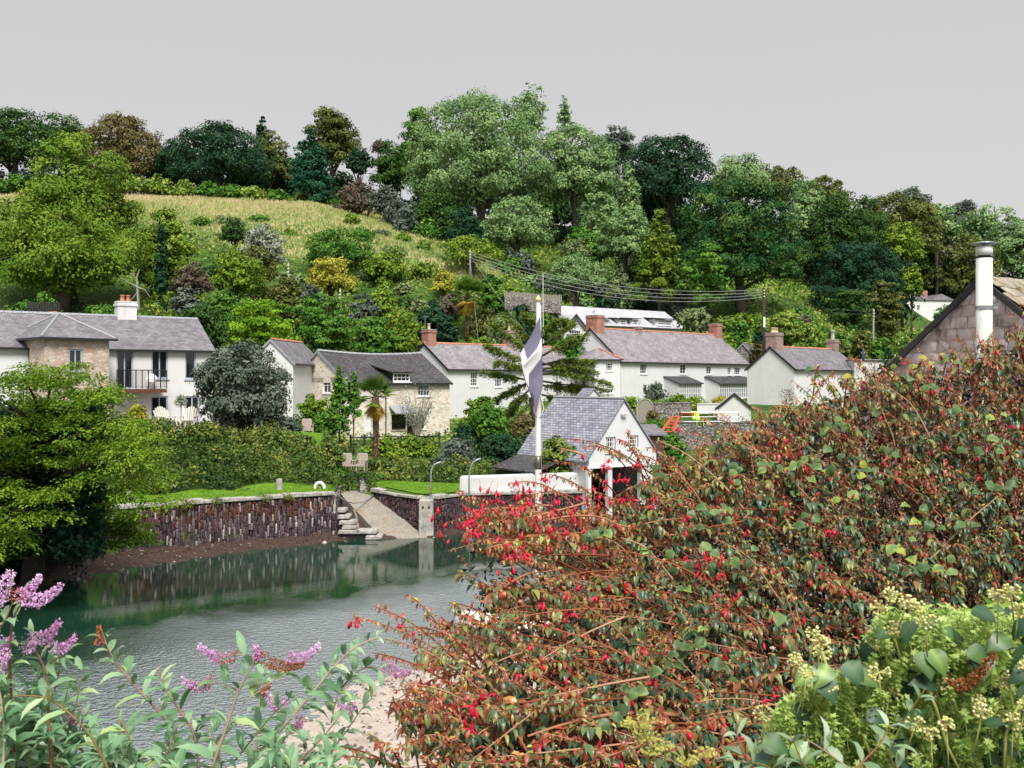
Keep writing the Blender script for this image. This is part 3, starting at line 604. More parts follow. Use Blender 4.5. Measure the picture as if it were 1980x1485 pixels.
# shrubs and small trees in the terraced gardens
for a in [
 (70, 560, 640, 120, 76, 'mid', 'pale green shrub poking above the left roof beside the dark fence'),
 (195, 570, 640, 130, 78, 'mid', 'green shrub behind the hipped roof'),
 (300, 575, 650, 120, 80, 'fern', 'rough green shrub behind the white chimney'),
 (365, 555, 620, 90, 92, 'greygreen', 'grey-green shrub above the white chimney'),
 (430, 560, 620, 80, 96, 'mid', 'mid-green shrub left of the lime-green maple'),
 (560, 530, 590, 90, 106, 'olive', 'brownish shrub left of the golden tree'),
 (600, 545, 600, 70, 104, 'greygreen', 'greyish shrub at the foot of the golden tree'),
 (705, 562, 615, 76, 102, 'greygreen', 'silver-grey rounded shrub right of the golden tree'),
 (740, 545, 590, 70, 108, 'yg', 'yellowish shrub on the terrace right of the golden tree'),
 (745, 482, 540, 110, 128, 'yg', 'trailing green shrub right of the wide dark green tree'),
 (820, 505, 528, 70, 130, 'fern', 'low shrub on the terrace edge below the meadow'),
 (858, 520, 560, 50, 122, 'yellow', 'round clipped yellow-green shrub left of the hillside palm'),
 (955, 528, 575, 70, 120, 'mid', 'green shrub right of the hillside palm crown'),
 (870, 560, 600, 60, 116, 'purple', 'purplish shrub under the clipped yellow shrub'),
 (770, 590, 620, 60, 106, 'fern', 'russet mixed shrub above the garden wall'),
 (835, 575, 660, 80, 104, 'deep', 'very dark round shrub left of the hillside palm trunk'),
 (862, 600, 650, 60, 101, 'deep', 'dark shrub behind the second chimney pot'),
 (940, 590, 640, 80, 112, 'olive', 'olive shrub right of the hillside palm trunk'),
 (975, 600, 665, 110, 106, 'pale', 'tall pale grassy shrub left of the flagpole top'),
 (1010, 585, 640, 80, 110, 'deep', 'dark rounded shrub behind the flagpole top'),
 (1065, 560, 600, 50, 125, 'olive', 'brownish shrub at the right end of the wooden fence'),
 (1050, 600, 650, 60, 112, 'mid', 'green shrub right of the flag pole below the wooden fence'),
 (1100, 635, 670, 70, 104, 'mid', 'low green shrub left of the big brick chimney'),
 (930, 645, 672, 90, 100, 'yg', 'yellow-green hedge shrub behind the middle white house ridge'),
 (1345, 585, 640, 90, 128, 'pale', 'pale bamboo-like shrub right of the long upper house'),
 (1428, 610, 665, 56, 122, 'mid', 'neat round green shrub behind the terrace chimney'),
 (1475, 630, 668, 50, 124, 'deep', 'dark round shrub beside the dark pole'),
 (1408, 640, 668, 30, 118, 'yg', 'small bright green shrub right of the terrace chimney'),
 (1462, 655, 680, 30, 118, 'rustoak', 'reddish flowering shrub in front of the dark pole'),
 (1520, 600, 650, 80, 134, 'fern', 'scrubby bush on the green slope right of the dark pole'),
 (1560, 620, 670, 80, 128, 'fern', 'scrubby bush below the bracken slope'),
 (1545, 605, 640, 60, 140, 'purple', 'dead bracken patch on the shaded slope'),
 (1665, 632, 672, 46, 130, 'olive', 'round brownish shrub left of the far thin pole'),
 (1705, 640, 695, 90, 112, 'mid', 'green shrub right of the far thin pole'),
 (1750, 650, 710, 100, 100, 'dark', 'dark green shrub against the slate gable roof edge'),
 (1775, 634, 690, 90, 130, 'fern', 'leafy shrub below the far white house'),
 (1620, 655, 690, 70, 118, 'olive', 'pinkish scrub right of the last chimney'),
 (1340, 765, 805, 60, 92, 'yg', 'clipped hedge on the wall in front of the porches'),
 (1310, 762, 800, 50, 93, 'yg', 'second clipped hedge left along the porch wall'),
 (1215, 765, 800, 36, 88, 'yg', 'yellow-green bush left of the arched wooden gate'),
 (1395, 765, 790, 50, 92, 'yellow', 'yellowish climber under the right-hand porch'),
 (1260, 810, 850, 70, 74, 'mid', 'green bush below the arched wooden gate'),
 (1262, 790, 812, 34, 78, 'rustoak', 'orange grassy plant in front of the arched gate'),
 (1300, 835, 880, 60, 66, 'mid', 'green bush beside the red steel steps'),
 (265, 780, 835, 54, 58, 'yellow', 'golden clipped shrub on the terrace by the left chair'),
 (608, 762, 828, 90, 68, 'yg', 'bright yellow-green shrub against the stone cottage gable'),
 (640, 790, 845, 90, 66, 'mid', 'green shrub right of the wooden lawn chair'),
 (550, 805, 840, 70, 67, 'greygreen', 'small grey flowering shrub beyond the round tree'),
 (945, 775, 860, 100, 72, 'mid', 'green leafy shrub in front of the middle white house'),
 (905, 820, 860, 70, 72, 'deep', 'dark laurel shrub right of the stone cottage'),
 (930, 755, 800, 80, 76, 'yg', 'upright bright green shrub against the white wall'),
 (975, 830, 915, 120, 61, 'deep', 'dark evergreen shrub behind the white quay wall'),
 (1010, 795, 840, 60, 70, 'rustoak', 'pale brown flowering shrub left of the flagpole'),
 (885, 845, 905, 90, 62, 'greygreen', 'blue-green buddleia shrub above the right lawn'),
 (855, 885, 930, 80, 60, 'greygreen', 'grey-green border shrub behind the first davit'),
 (800, 890, 935, 110, 60, 'ivy', 'mixed border shrub behind the right lawn'),
 (745, 885, 935, 90, 60, 'ivy', 'border shrub right of the pair of wooden chairs'),
 (920, 890, 925, 90, 60, 'ivy', 'low shrub left of the white quay wall'),
 (765, 868, 905, 60, 64, 'yg', 'small bright shrub right of the palm foot'),
 (405, 905, 952, 44, 52, 'pale', 'tall pale grassy plant on the left lawn edge'),
 (350, 925, 955, 50, 51, 'mid', 'fern clump on the left lawn edge'),
 (510, 920, 948, 50, 53, 'fern', 'small bush left of the granite post'),
 (300, 930, 968, 60, 50, 'greygreen', 'grey-green mound plant on the left lawn edge'),
 (1085, 838, 935, 105, 55.6, 'larchnear', 'feathery green shrub hiding the lower boathouse roof'),
 (460, 925, 952, 60, 52, 'mid', 'low green plant at the foot of the ivy bank'),
 (300, 808, 850, 110, 54.2, 'ivy', 'leafy mound at the left end of the bank top below the chairs'), (395, 815, 850, 90, 54.5, 'ivy', 'ragged leafy mound on the bank top left of the round tree'), (560, 838, 868, 90, 56, 'ivy', 'low leafy mound on the bank below the upper lawn'), (640, 850, 900, 60, 57.6, 'ivy', 'leafy mound above the garden steps'), (345, 850, 905, 70, 53.6, 'mid', 'bright green bush on the left part of the ivy bank'), (430, 870, 930, 80, 53, 'deep', 'dark green bush in the middle of the ivy bank'), (500, 850, 905, 60, 54.4, 'olive', 'brownish bush high on the ivy bank'), (575, 880, 935, 70, 54.6, 'yg', 'yellow-green bush at the right end of the ivy bank'), (385, 900, 950, 46, 52.5, 'olive', 'russet-tinged bush low on the ivy bank'), (650, 905, 935, 50, 57.2, 'mid', 'green plant spilling over the retaining wall'), (730, 915, 948, 50, 57.4, 'mid', 'leafy plant right of the stone stub'),
 ]:
    px, yt, yb, wp, D, g, lab = a
    shrub(px, yt, yb, wp, D, g, lab, lpx=2.2, dens=1.1)
# hedge row in front of the cottage
for i, px in enumerate([722, 748, 775, 802, 830]):
    shrub(px, 846 - (i % 2) * 5, 893, 40, 66.5, 'yg', 'upright bright green hedge plant in front of the cottage fence', 'hedge_plant', cat='hedge plant', group='row of hedge plants in front of the cottage')
# scattered bracken clumps and saplings breaking up the lower meadow
for i, (px, D) in enumerate([(560,150),(610,146),(700,152),(735,158),(780,156),(820,150),(500,158),(440,152),(680,165),(860,155),(390,150),(760,143)]):
    y = HY - (hgt(px, D) - H) / D * FPX; shrub(px, y - 10 - (i % 3) * 5, y + 5, 34 + (i % 4) * 9, D, ['yg', 'fern', 'mid', 'pale'][i % 4], 'bracken clump in the lower meadow', 'bracken_clump', group='bracken clumps dotted over the lower meadow', lpx=2.0)
# round grey-green tree on the lawn edge
tree(470, 655, 850, 204, 57, 'ball', 'greygreen', 'big clipped round grey-green evergreen beside the white house', 'evergreen_tree', lpx=2.3, dens=1.6)
seed[0] += 1
# hillside scrub fill, individually placed bushes between the named ones
k = 0
def ysc(px, D): return HY - (hgt(px, D) - H) / D * FPX
rr = random.Random(11)
for px in range(330, 1290, 38):
    for D in (88, 97, 107, 117, 127, 136):
        p = px + rr.uniform(-16, 16); d = D + rr.uniform(-4, 4); y = ysc(p, d)
        if D > 110 and p > 1050: continue
        if D < 100 and p > 820: continue
        if in_meadow(p, d + 4) or in_meadow(p, d + 12) and rr.random() < .5: continue
        s = rr.uniform(30, 62) * 105 / d
        shrub(p, y - s * rr.uniform(.45, .85), y + 5, s * 1.25, d, rr.choice(['mid', 'yg', 'fern', 'dark', 'olive', 'mid', 'pale', 'greygreen']), 'small bush among the overgrown hillside gardens above the cottages', 'garden_bush', group='small bushes of the terraced hillside gardens', lpx=2.4, dens=.9)
for px, D in [(1340,143),(1365,144),(1390,143),(1415,144),(1440,145),(1462,144),(1545,148),(1480,140),(1520,145),(1570,142),(1610,140),(1640,132),(1490,128),(1540,122),(1590,118),(1640,115),(1680,120),(1450,132),(1730,128),(1760,120),(1800,115),(1830,140)]:
    y = ysc(px, D)
    shrub(px, y - 24, y + 8, 60, D, rr.choice(['mid', 'fern', 'yg']), 'low bush on the green slope right of the dark pole', 'slope_bush', group='low bushes on the green slope behind the end house', lpx=2.4)
for px in range(-60, 720, 46):      # dark hedge along the top of the meadow
    y = float(np.interp(px, [-400, 280, 560, 700], [352, 355, 385, 405]))
    shrub(px, y - 18, y + 16, 60, 190, rr.choice(['fern', 'dark', 'mid']), 'bramble clump along the top edge of the dry meadow', 'bramble_clump', group='bramble clumps between the meadow and the ridge trees', lpx=2.4)

# grasses of the meadow, undergrowth on the slopes, ivy on the bank
rng = np.random.default_rng(3)
def scatter(n, pr, Dr, keep):
    out = []
    while len(out) < n:
        px = rng.uniform(*pr); D = rng.uniform(*Dr)
        if keep(px, D): out.append((px, D))
    return np.array(out)
Q = scatter(34000, (-60, 1010), (108, 212), lambda p, d: in_meadow(p, d))
pos = np.array([G3(p, d) for p, d in Q]); n = len(pos)
gcol = fol('meadow_grass', [(.2,.3,.09), (.34,.4,.14), (.52,.47,.24), (.66,.52,.38)], .35, .8, .05)
patch = np.array([.5 + .5 * math.sin(x * .16 + y * .05) * math.cos(y * .13 - x * .07) for x, y, z in pos])
hi = np.clip((pos[:, 2] - 30) / 12, 0, 1)
L = rng.uniform(.25, .65, n)
o = leaves('meadow_grass', pos, np.stack([rng.normal(0, .25, n), rng.normal(0, .25, n), np.ones(n)], 1), sph(rng, n), L, L * .6, gcol, None, np.clip(hi * .62 + patch * .3 + .14 * np.sin(pos[:, 0] * .55) * np.sin(pos[:, 1] * .4 + pos[:, 0] * .2) + rng.normal(-.04, .13, n), 0, 1), T_BLADE)
tag(o, 'tall dry pinkish and green grass of the sloping meadow', 'grass', kind='stuff')
Q = scatter(54000, (-80, 2100), (66, 200), lambda p, d: not in_meadow(p, d) and (d > 84 or p < 560 or p < 1130 and d > 62.5) and not (p > 1300 and d < 112))
pos = np.array([G3(p, d) for p, d in Q]); n = len(pos); pos[:, 2] += rng.uniform(0, .5, n)
dd = pos[:, 1]; L = np.maximum(.22, 2.6 * dd / 1005) * rng.uniform(.7, 1.6, n)
patch = np.array([.5 + .5 * math.sin(x * .5 + y * .21) * math.cos(y * .33 - x * .17) for x, y, z in pos])
o = leaves('undergrowth', pos, sph(rng, n) + [0, 0, .4], sph(rng, n) + [0, -.3, 1], L, L * .7, G['fern'], None, np.clip(patch * .5 + rng.normal(.2, .2, n), 0, 1))
tag(o, 'tangled undergrowth covering the slope between shrubs and trees', 'undergrowth', kind='stuff')
def bankkeep(p, d):
    if 626 < p < 682 and 57 < d < 61.4: return True
    if 653 < p < 726 and 55.7 < d < 57.2: return True
    if p < 660: return d0(p) + (3.2 if p > 200 else .5) < d < (55.5 if p < 480 else 57)
    return 57.2 < d < (58.6 if p < 755 else 61.5)
Q = scatter(50000, (-150, 1000), (44, 61.5), bankkeep)
pos = np.array([G3(p, d) for p, d in Q]); n = len(pos)
bl = np.array([max(0, math.sin(x * 1.9 + y * .7) * math.sin(y * 1.7 - x * .4 + 1) * .5 + .25 + .3 * math.sin(x * 4.3 - y) * math.sin(y * 3.1 + x)) for x, y, z in pos])
pxp = 990 + pos[:, 0] / pos[:, 1] * FPX; pos[:, 2] += rng.uniform(0, 1, n) ** .6 * (.22 + bl * 1.1) * np.where((pxp > 650) & (pxp < 760), .3, 1); pos[:, 1] -= rng.uniform(0, .5, n)
L = rng.uniform(.1, .2, n)
o = leaves('ivy_ground_cover', pos, sph(rng, n) + [0, -.3, -.3], sph(rng, n) * .8 + [0, -.6, .7], L, L * .8, G['ivy'], None, np.clip(.4 * bl + .16 * np.sin(pos[:, 0] * .9 + pos[:, 2] * 1.7) * np.sin(pos[:, 0] * .37 + 1) + rng.normal(.24, .17, n), 0, 1), T_FOLD)
tag(o, 'dark ivy and brambles covering the bank above the quay lawn', 'ivy', kind='stuff')

# lawns
ml, t, b = mat('lawn_grass', .9, .1); co = t.nodes.new('ShaderNodeTexCoord')
t.links.new(ramp(t, noise(t, co.outputs['Object'], 1.5, 8, .75), [(.3, (.07,.15,.012)), (.55, (.13,.25,.02)), (.75, (.2,.28,.05))]), b.inputs['Base Color'])
bp = t.nodes.new('ShaderNodeBump'); bp.inputs['Strength'].default_value = .8; bp.inputs['Distance'].default_value = .05
t.links.new(noise(t, co.outputs['Object'], 18), bp.inputs['Height']); t.links.new(bp.outputs[0], b.inputs['Normal'])
def sheet(name, pa, pb, fa, fb, z=.05, m=ml):
    V = []; nx, ny = 40, 8
    for j in range(ny + 1):
        for i in range(nx + 1):
            px = pa + (pb - pa) * i / nx; D = fa(px) + (fb(px) - fa(px)) * j / ny; V.append(tuple(G3(px, D, z)))
    q = np.array([(j*(nx+1)+i, j*(nx+1)+i+1, (j+1)*(nx+1)+i+1, (j+1)*(nx+1)+i) for j in range(ny) for i in range(nx)])
    return tag(npmesh(name, V, [q], m, None, None, True), kind='structure')
sheet('quay_lawn', 130, 646, lambda p: d0(p) + .45, lambda p: d0(p) + 3.1)
sheet('quay_lawn', 728, 905, lambda p: max(d0(p) + .5, 52), lambda p: 56.8)
sheet('upper_lawn', 470, 630, lambda p: 57, lambda p: 65, .03)
Q = np.array([(rng.uniform(130, 646) if k_ % 3 else rng.uniform(728, 905), rng.random()) for k_ in range(9000)])
pos = np.array([G3(p, (d0(p) + .5 + f * (2.6 if p < 700 else 57 - .5 - d0(p))), .04) for p, f in Q]); n = len(pos)
o = leaves('lawn_grass', pos, sph(rng, n) * .5 + [0, 0, 1], sph(rng, n), rng.uniform(.04, .11, n), .03, fol('lawn_blades', [(.07,.16,.01), (.14,.28,.02), (.24,.32,.06)], .3), None, rng.random(n), T_BLADE)
tag(o, 'short bright green grass on the quay lawns', 'grass', kind='stuff')

# single out the repeated bushes and trees by colour, tier and order
ORD = ['first','second','third','fourth','fifth','sixth','seventh','eighth','ninth','tenth','eleventh','twelfth','thirteenth','fourteenth','fifteenth','sixteenth','seventeenth','eighteenth','nineteenth','twentieth','twenty-first','twenty-second','twenty-third','twenty-fourth','twenty-fifth','twenty-sixth','twenty-seventh','twenty-eighth','twenty-ninth','thirtieth','thirty-first','thirty-second','thirty-third','thirty-fourth','thirty-fifth','thirty-sixth','thirty-seventh','thirty-eighth','thirty-ninth','fortieth','forty-first','forty-second','forty-third']
def relabel(prefix, fmt, tiers=None):
    obs = [o for o in bpy.data.objects if o.type == 'EMPTY' and o.name.split('.')[0] == prefix]; rows = {}
    for o in obs: rows.setdefault(0 if tiers is None else int(np.argmin([abs(o.location.y - t_) for t_ in tiers])), []).append(o)
    for r_, l in rows.items():
        for i, o in enumerate(sorted(l, key=lambda o: o.location.x / o.location.y)): o['label'] = fmt.format(n=ORD[i], t=(['lowest','second lowest','third lowest','fourth lowest','fifth','topmost'][r_]))
relabel('garden_bush', '{n} bush from the left on the {t} tier of the overgrown hillside gardens', (88, 97, 107, 117, 127, 136))
relabel('woodland_tree', '{n} from the left of the dark trees filling the wood behind the paler crowns')
relabel('bramble_clump', '{n} bramble clump from the left along the top edge of the dry meadow')
relabel('slope_bush', '{n} low bush from the left on the green slope behind the end house')
relabel('hedge_plant', '{n} from the left of the bright green hedge plants in front of the cottage fence')
relabel('understorey_tree', '{n} from the left of the low bushy trees along the foot of the wood')
relabel('bracken_clump', '{n} from the left of the bracken clumps dotted over the lower meadow')
# ---------------------------------------------------------------- quay walls: slate on edge, real stones
MS, t, b = mat('slate_on_edge', .7, .35)
at = t.nodes.new('ShaderNodeAttribute'); at.attribute_name = 'v'; co = t.nodes.new('ShaderNodeTexCoord')
cc_ = ramp(t, at.outputs['Fac'], [(0, (.025,.017,.02)), (.22, (.1,.06,.07)), (.4, (.05,.042,.05)), (.52, (.17,.13,.15)), (.62, (.09,.028,.018)), (.76, (.17,.065,.025)), (.9, (.24,.21,.22)), (1, (.46,.42,.4))])
t.links.new(mixc(t, .6, cc_, mixc(t, 1, cc_, ramp(t, noise(t, co.outputs['Object'], 7, 6, .7), [(.3, (.45,.45,.45)), (.7, (1.4,1.35,1.3))]), 'MULTIPLY')), b.inputs['Base Color'])
M['void'] = plain('wall_core', (.018, .014, .012), .95, .3)
def stone_face(path, zt, zb, parent, name='stonework', wst=.078, seed_=1, hmin=.24, hmax=.58, rust=True, shade=1):
    """path: list of (x,y) along the wall face, left to right; stones are irregular upright blocks"""
    rg = random.Random(seed_); V = []; A = []; Fc = []
    pts = [Vector(p) for p in path]; seg = [(b_ - a_).length for a_, b_ in zip(pts, pts[1:])]; tot = sum(seg)
    def at_(s):
        s = max(0, min(tot - 1e-6, s))
        for a_, b_, l in zip(pts, pts[1:], seg):
            if s <= l: u = (b_ - a_) / l; return a_ + u * s, u
            s -= l
        return pts[-1], (pts[-1] - pts[-2]).normalized()
    s = 0
    while s < tot:
        wd = wst * rg.uniform(.45, 1.5); p, u = at_(s + wd / 2); nx_ = Vector((u.y, -u.x))
        top = zt(s) if callable(zt) else zt; z = zb + rg.uniform(-.2, 0)
        while z < top - .03:
            h = rg.uniform(hmin, hmax); h = min(h, top - z); ww = wd * rg.uniform(.68, .95) / 2; o_ = rg.uniform(.0, .13); tl = rg.uniform(-.02, .02); cc = rg.uniform(-.012, .012)
            k = len(V); m_ = p + nx_ * o_
            tp = rg.uniform(.5, .95)
            for dz, f, tlt in ((.012, tp, 0), (h * .3, 1, tl * .5), (h * .75, 1, tl), (h - .02, rg.uniform(.45, .95), tl)):
                for sgn, dep in ((-1, -.14), (-1, 0), (1, rg.uniform(-.02, .02)), (1, -.14)):
                    q = m_ + u * (sgn * ww * f + tlt + cc) + nx_ * dep; V.append((q.x, q.y, z + dz))
            for r_ in range(3):
                for c in range(3): Fc.append((k+r_*4+c, k+r_*4+c+1, k+r_*4+c+5, k+r_*4+c+4))
            Fc.append((k+12, k+13, k+14, k+15))
            hh = (z + h/2 - zb) / max(.1, top - zb); x = rg.random()
            if rust and hh > rg.uniform(.35,.75) and x < .42: v = rg.uniform(.54, .74)
            elif x < .86: v = rg.uniform(.0, .52)
            else: v = rg.uniform(.82, 1.0)
            A += [v * shade] * 16; z += h + rg.uniform(0, .02)
        s += wd
    o = npmesh(name, V, [np.array(Fc)], MS, parent, A)
    # dark core behind the stones
    mb = MB()
    for a_, b_ in zip(pts, pts[1:]):
        u = (b_ - a_).normalized(); n_ = Vector((u.y, -u.x)); s0 = 0
        a2, b2 = a_ - n_ * .6, b_ - n_ * .6; zt0 = (zt if not callable(zt) else min(zt(0), zt(tot)))
        mb.hexa([(a_.x, a_.y, zb-.6), (b_.x, b_.y, zb-.6), (b2.x, b2.y, zb-.6), (a2.x, a2.y, zb-.6)], [(a_.x, a_.y, zt0-.02), (b_.x, b_.y, zt0-.02), (b2.x, b2.y, zt0-.02), (a2.x, a2.y, zt0-.02)])
    mb.build('wall_core', M['void'], parent)
    return o
def caps(path, z, parent, seed_=2, l0=.55, l1=1.05, w_=.42, th=.17, yellow=False):
    rg = random.Random(seed_); pts = [Vector(p) for p in path]
    for a_, b_ in zip(pts, pts[1:]):
        L = (b_ - a_).length; u = (b_ - a_) / L; n_ = Vector((u.y, -u.x)); s = 0
        while s < L - .05:
            l = min(rg.uniform(l0, l1), L - s); p = a_ + u * (s + .01); q = a_ + u * (s + l - .015); f = rg.uniform(.1, .17); bk = w_; dz = rg.uniform(-.02, .03); h = th * rg.uniform(.8, 1.15)
            c = [p + n_ * f, q + n_ * (f + rg.uniform(-.03, .03)), q - n_ * bk, p - n_ * bk]
            mb = MB().hexa([(v.x, v.y, z - .02) for v in c], [(v.x + rg.uniform(-.012, .012), v.y, z + h - .02 + dz + rg.uniform(-.01, .01)) for v in c])
            o = mb.build('capstone', M['cap'], parent)
            bv = o.modifiers.new('b', 'BEVEL'); bv.width = .025; bv.segments = 2
            s += l
def xy(px, D): return ((px - 990) / FPX * D, D)
W1 = [xy(-300, 38), xy(-100, 40.3), xy(0, 41.5), xy(100, 42.6), xy(185, 43.9), xy(270, 45), xy(360, 46.2), xy(450, 47.4), xy(550, 48.8), xy(648, 50.2)]
q1 = empty('quay_wall', (0, 0, 0), 0, 'long left quay wall of upright purple and rusty slates under granite capstones', 'wall')
stone_face(W1, 2.12, -.1, q1, seed_=4)
caps(W1[2:], 2.2, q1)
# return of the wall beside the steps
e0 = Vector(W1[-1]); e1 = Vector(xy(655, 55.2))
stone_face([tuple(e0), tuple(e1)], 2.1, .2, q1, 'return_stonework', seed_=6, rust=False)
MB().box(e0.x - .28, e0.x + .04, e0.y - .1, e0.y + .35, 1.25, 2.17).build('quoin_stone', M['cap'], q1)
W2 = [xy(720, 54.9), xy(742, 53.9), xy(770, 52.7), xy(812, 51.4), xy(840, 51.4), xy(900, 53.1), xy(1000, 53.6), xy(1128, 54.2)]
q2 = empty('quay_wall', (0, 0, 0), 0, 'curved dark right quay wall between the slipway and the white wall', 'wall')
stone_face(W2, 1.75, -.15, q2, seed_=9, rust=False, shade=.62, wst=.1, hmin=.2, hmax=.4)
caps(W2, 1.83, q2, 5, .8, 1.5)
q4 = empty('quay_wall', (0, 0, 0), 0, 'far right quay wall beyond the boathouse behind the fuchsia', 'wall')
stone_face([xy(1272, 58.6), xy(1302, 57.3), xy(2050, 58.9)], 1.0, -.3, q4, seed_=19, rust=False, shade=.7, wst=.16, hmin=.3, hmax=.6)
# concrete pillars of the quay
def pillar(px0, px1, D, zt, lab):
    x0, x1 = xy(px0, D)[0], xy(px1, D)[0]
    rt = empty('quay_pillar', ((x0+x1)/2, D, 0), 0, lab, 'pillar'); w_ = (x1-x0)/2
    o = MB().hexa([(-w_*1.04,-.3,-.6),(w_*1.08,-.3,-.6),(w_,.3,-.6),(-w_,.3,-.6)], [(-w_,-.24,zt),(w_,-.24,zt),(w_,.3,zt),(-w_,.3,zt)]).build('column', M['concrete'], rt)
    o.modifiers.new('b', 'BEVEL').width = .03
    for s in (-.45, .45): MB().lathe([(.06, 0), (.06, .04), (.03, .05)], (0,0,0), 8).build('iron_bolt', M['rust'], rt).matrix_local = __import__('mathutils').Matrix.Translation((w_*s, -.27, zt-.35)) @ __import__('mathutils').Matrix.Rotation(R(90), 4, 'X')
    return rt
pillar(811, 838, 50.9, 1.86, 'tall stained concrete pillar at the foot of the slipway')
pillar(902, 915, 52.6, .95, 'short concrete pillar under the second davit')
def davit(px, yb, yt, D, xr, lab, zb):
    p0 = Vector((*xy(px, D), zb)); zt = H - (yt - HY) / FPX * D; hgt_ = zt - zb
    rt = empty('davit', p0, 0, lab, 'davit')
    pts = [(0,0,0), (0,0,hgt_*.62)] + [(xr*(1-math.cos(a))*.6, 0, hgt_*.62 + hgt_*.34*math.sin(a)) for a in np.linspace(.2, 1.45, 7)] + [(xr, 0, hgt_)]
    MB().tube(pts, [.045]*len(pts), 8).build('curved_tube', M['steel'], rt, True)
    MB().lathe([(.11, 0), (.11, .05), (.06, .07), (.06, .2)], n=8).build('socket', M['steel'], rt)
davit(833, 965, 893, 51.2, .55, 'galvanised curved davit post on the concrete pillar', 1.86)
davit(907, 1000, 886, 52.4, .62, 'taller galvanised curved davit post in front of the white wall', .95)
# slipway and stone steps
sw = MB()
A_, B_ = P(655, 968, 55), P(722, 968, 55); A_.z = B_.z = 1.5
path = [(0, 655, 722, 55.5, 1.75), (.2, 662, 728, 54.6, 1.62), (.45, 688, 760, 52.9, 1.05), (.75, 722, 800, 51, .35), (1, 752, 838, 49.8, -.12), (1.2, 775, 850, 48.8, -.4)]
V = []
for f, a_, b2, D, z in path:
    for k in range(7): px = a_ + (b2 - a_) * k / 6; V.append((*xy(px, D + k * .06), z + .05 * math.sin(k / 6 * math.pi)))
    for k in (6, 0): px = a_ + (b2 - a_) * k / 6; V.append((*xy(px, D + k * .06), -.8))
Fs = []
for i in range(len(path) - 1):
    for k in range(9): Fs.append((i*9+k, i*9+(k+1)%9, (i+1)*9+(k+1)%9, (i+1)*9+k))
msl, t, b = mat('slipway_concrete', .9, .15); co = t.nodes.new('ShaderNodeTexCoord')
n1 = noise(t, co.outputs['Object'], 1.2, 8, .7); n2 = noise(t, co.outputs['Object'], 9, 5, .7)
c_ = mixc(t, .3, ramp(t, n1, [(.3, (.2,.18,.145)), (.5, (.29,.265,.225)), (.68, (.27,.18,.105))]), ramp(t, n2, [(.4, (.06,.05,.04)), (.55, (.3,.275,.24))]))
t.links.new(c_, b.inputs['Base Color'])
sw.add(V, Fs); o = sw.build('slipway', msl); tag(o, 'pale concrete slipway ramp running down into the creek', 'slipway')
st = empty('stone_steps', (0,0,0), 0, 'rough stone steps descending to the water beside the slipway', 'steps')
for i, (xa, xb, ya, D) in enumerate([(632, 668, 985, 50.6), (645, 676, 997, 50.4), (657, 688, 1008, 50.2), (663, 690, 1017, 50.1), (655, 728, 1026, 50.0), (708, 738, 1037, 49.8), (718, 745, 1046, 49.6)]):
    z = H - (ya - HY) / FPX * D; x0, x1 = xy(xa, D)[0], xy(xb, D)[0]
    o = MB().hexa([(x0+.03,D-.02,-.4),(x1-.02,D,-.4),(x1,D+.9,-.4),(x0,D+.9,-.4)], [(x0,D-.1,z-.05*(i%2)),(x1,D-.06,z),(x1-.03,D+.9,z),(x0+.04,D+.9,z)]).build('step_block', M['void'], st)
    o = MB().hexa([(x0-.04,D-.16,z-.16),(x1+.02,D-.14,z-.15),(x1+.02,D+.7,z-.15),(x0,D+.7,z-.15)], [(x0,D-.17,z+.04),(x1,D-.13,z+.03),(x1,D+.7,z+.04),(x0,D+.7,z+.03)]).build('tread', M['cap'], st)
    o.modifiers.new('b', 'BEVEL').width = .03
drift = MB().tube([P(684, 985, 50), P(689, 998, 49.9), P(690, 1010, 49.8), P(693, 1022, 49.7)], [.04, .05, .035, .05], 6).build('driftwood', M['palebark']); tag(drift, 'bleached driftwood stick leaning on the stone steps', 'driftwood')
# retaining wall behind slip, upper steps
q3 = empty('retaining_wall', (0,0,0), 0, 'ivy-topped rubble wall behind the life ring and slipway', 'wall')
W3 = [xy(588, 56.2), xy(640, 56.4), xy(700, 57), xy(760, 57.4)]
stone_face(W3, 2.35, 1.4, q3, seed_=14, rust=False, shade=.9, wst=.12)
caps([xy(585, 56.2), xy(655, 56.6)], 2.42, q3, 8, 1.2, 2.2)
o = MB().hexa([(*xy(696,55.0),1.4), (*xy(716,55.2),1.4), (*xy(718,56.2),1.4), (*xy(694,56.2),1.4)], [(*xy(696,55.2),2.4), (*xy(701,55.2),2.5), (*xy(703,55.8),2.4), (*xy(696,55.8),2.35)]).build('standing_stone', M['stone_grey'])
tag(o, 'tapering rough stone stub at the top of the slipway', 'stone')
s2 = empty('garden_steps', (0,0,0), 0, 'short flight of stone garden steps left of the life ring', 'steps')
for i in range(5):
    x0, x1 = xy(566 + i*5, 55)[0], xy(592 + i*3, 55)[0]; z = 2.35 + i * .17
    MB().box(x0, x1, 54.2 + i*.3, 55.6 + i*.3, z-.15, z).build('step', M['cap'], s2)
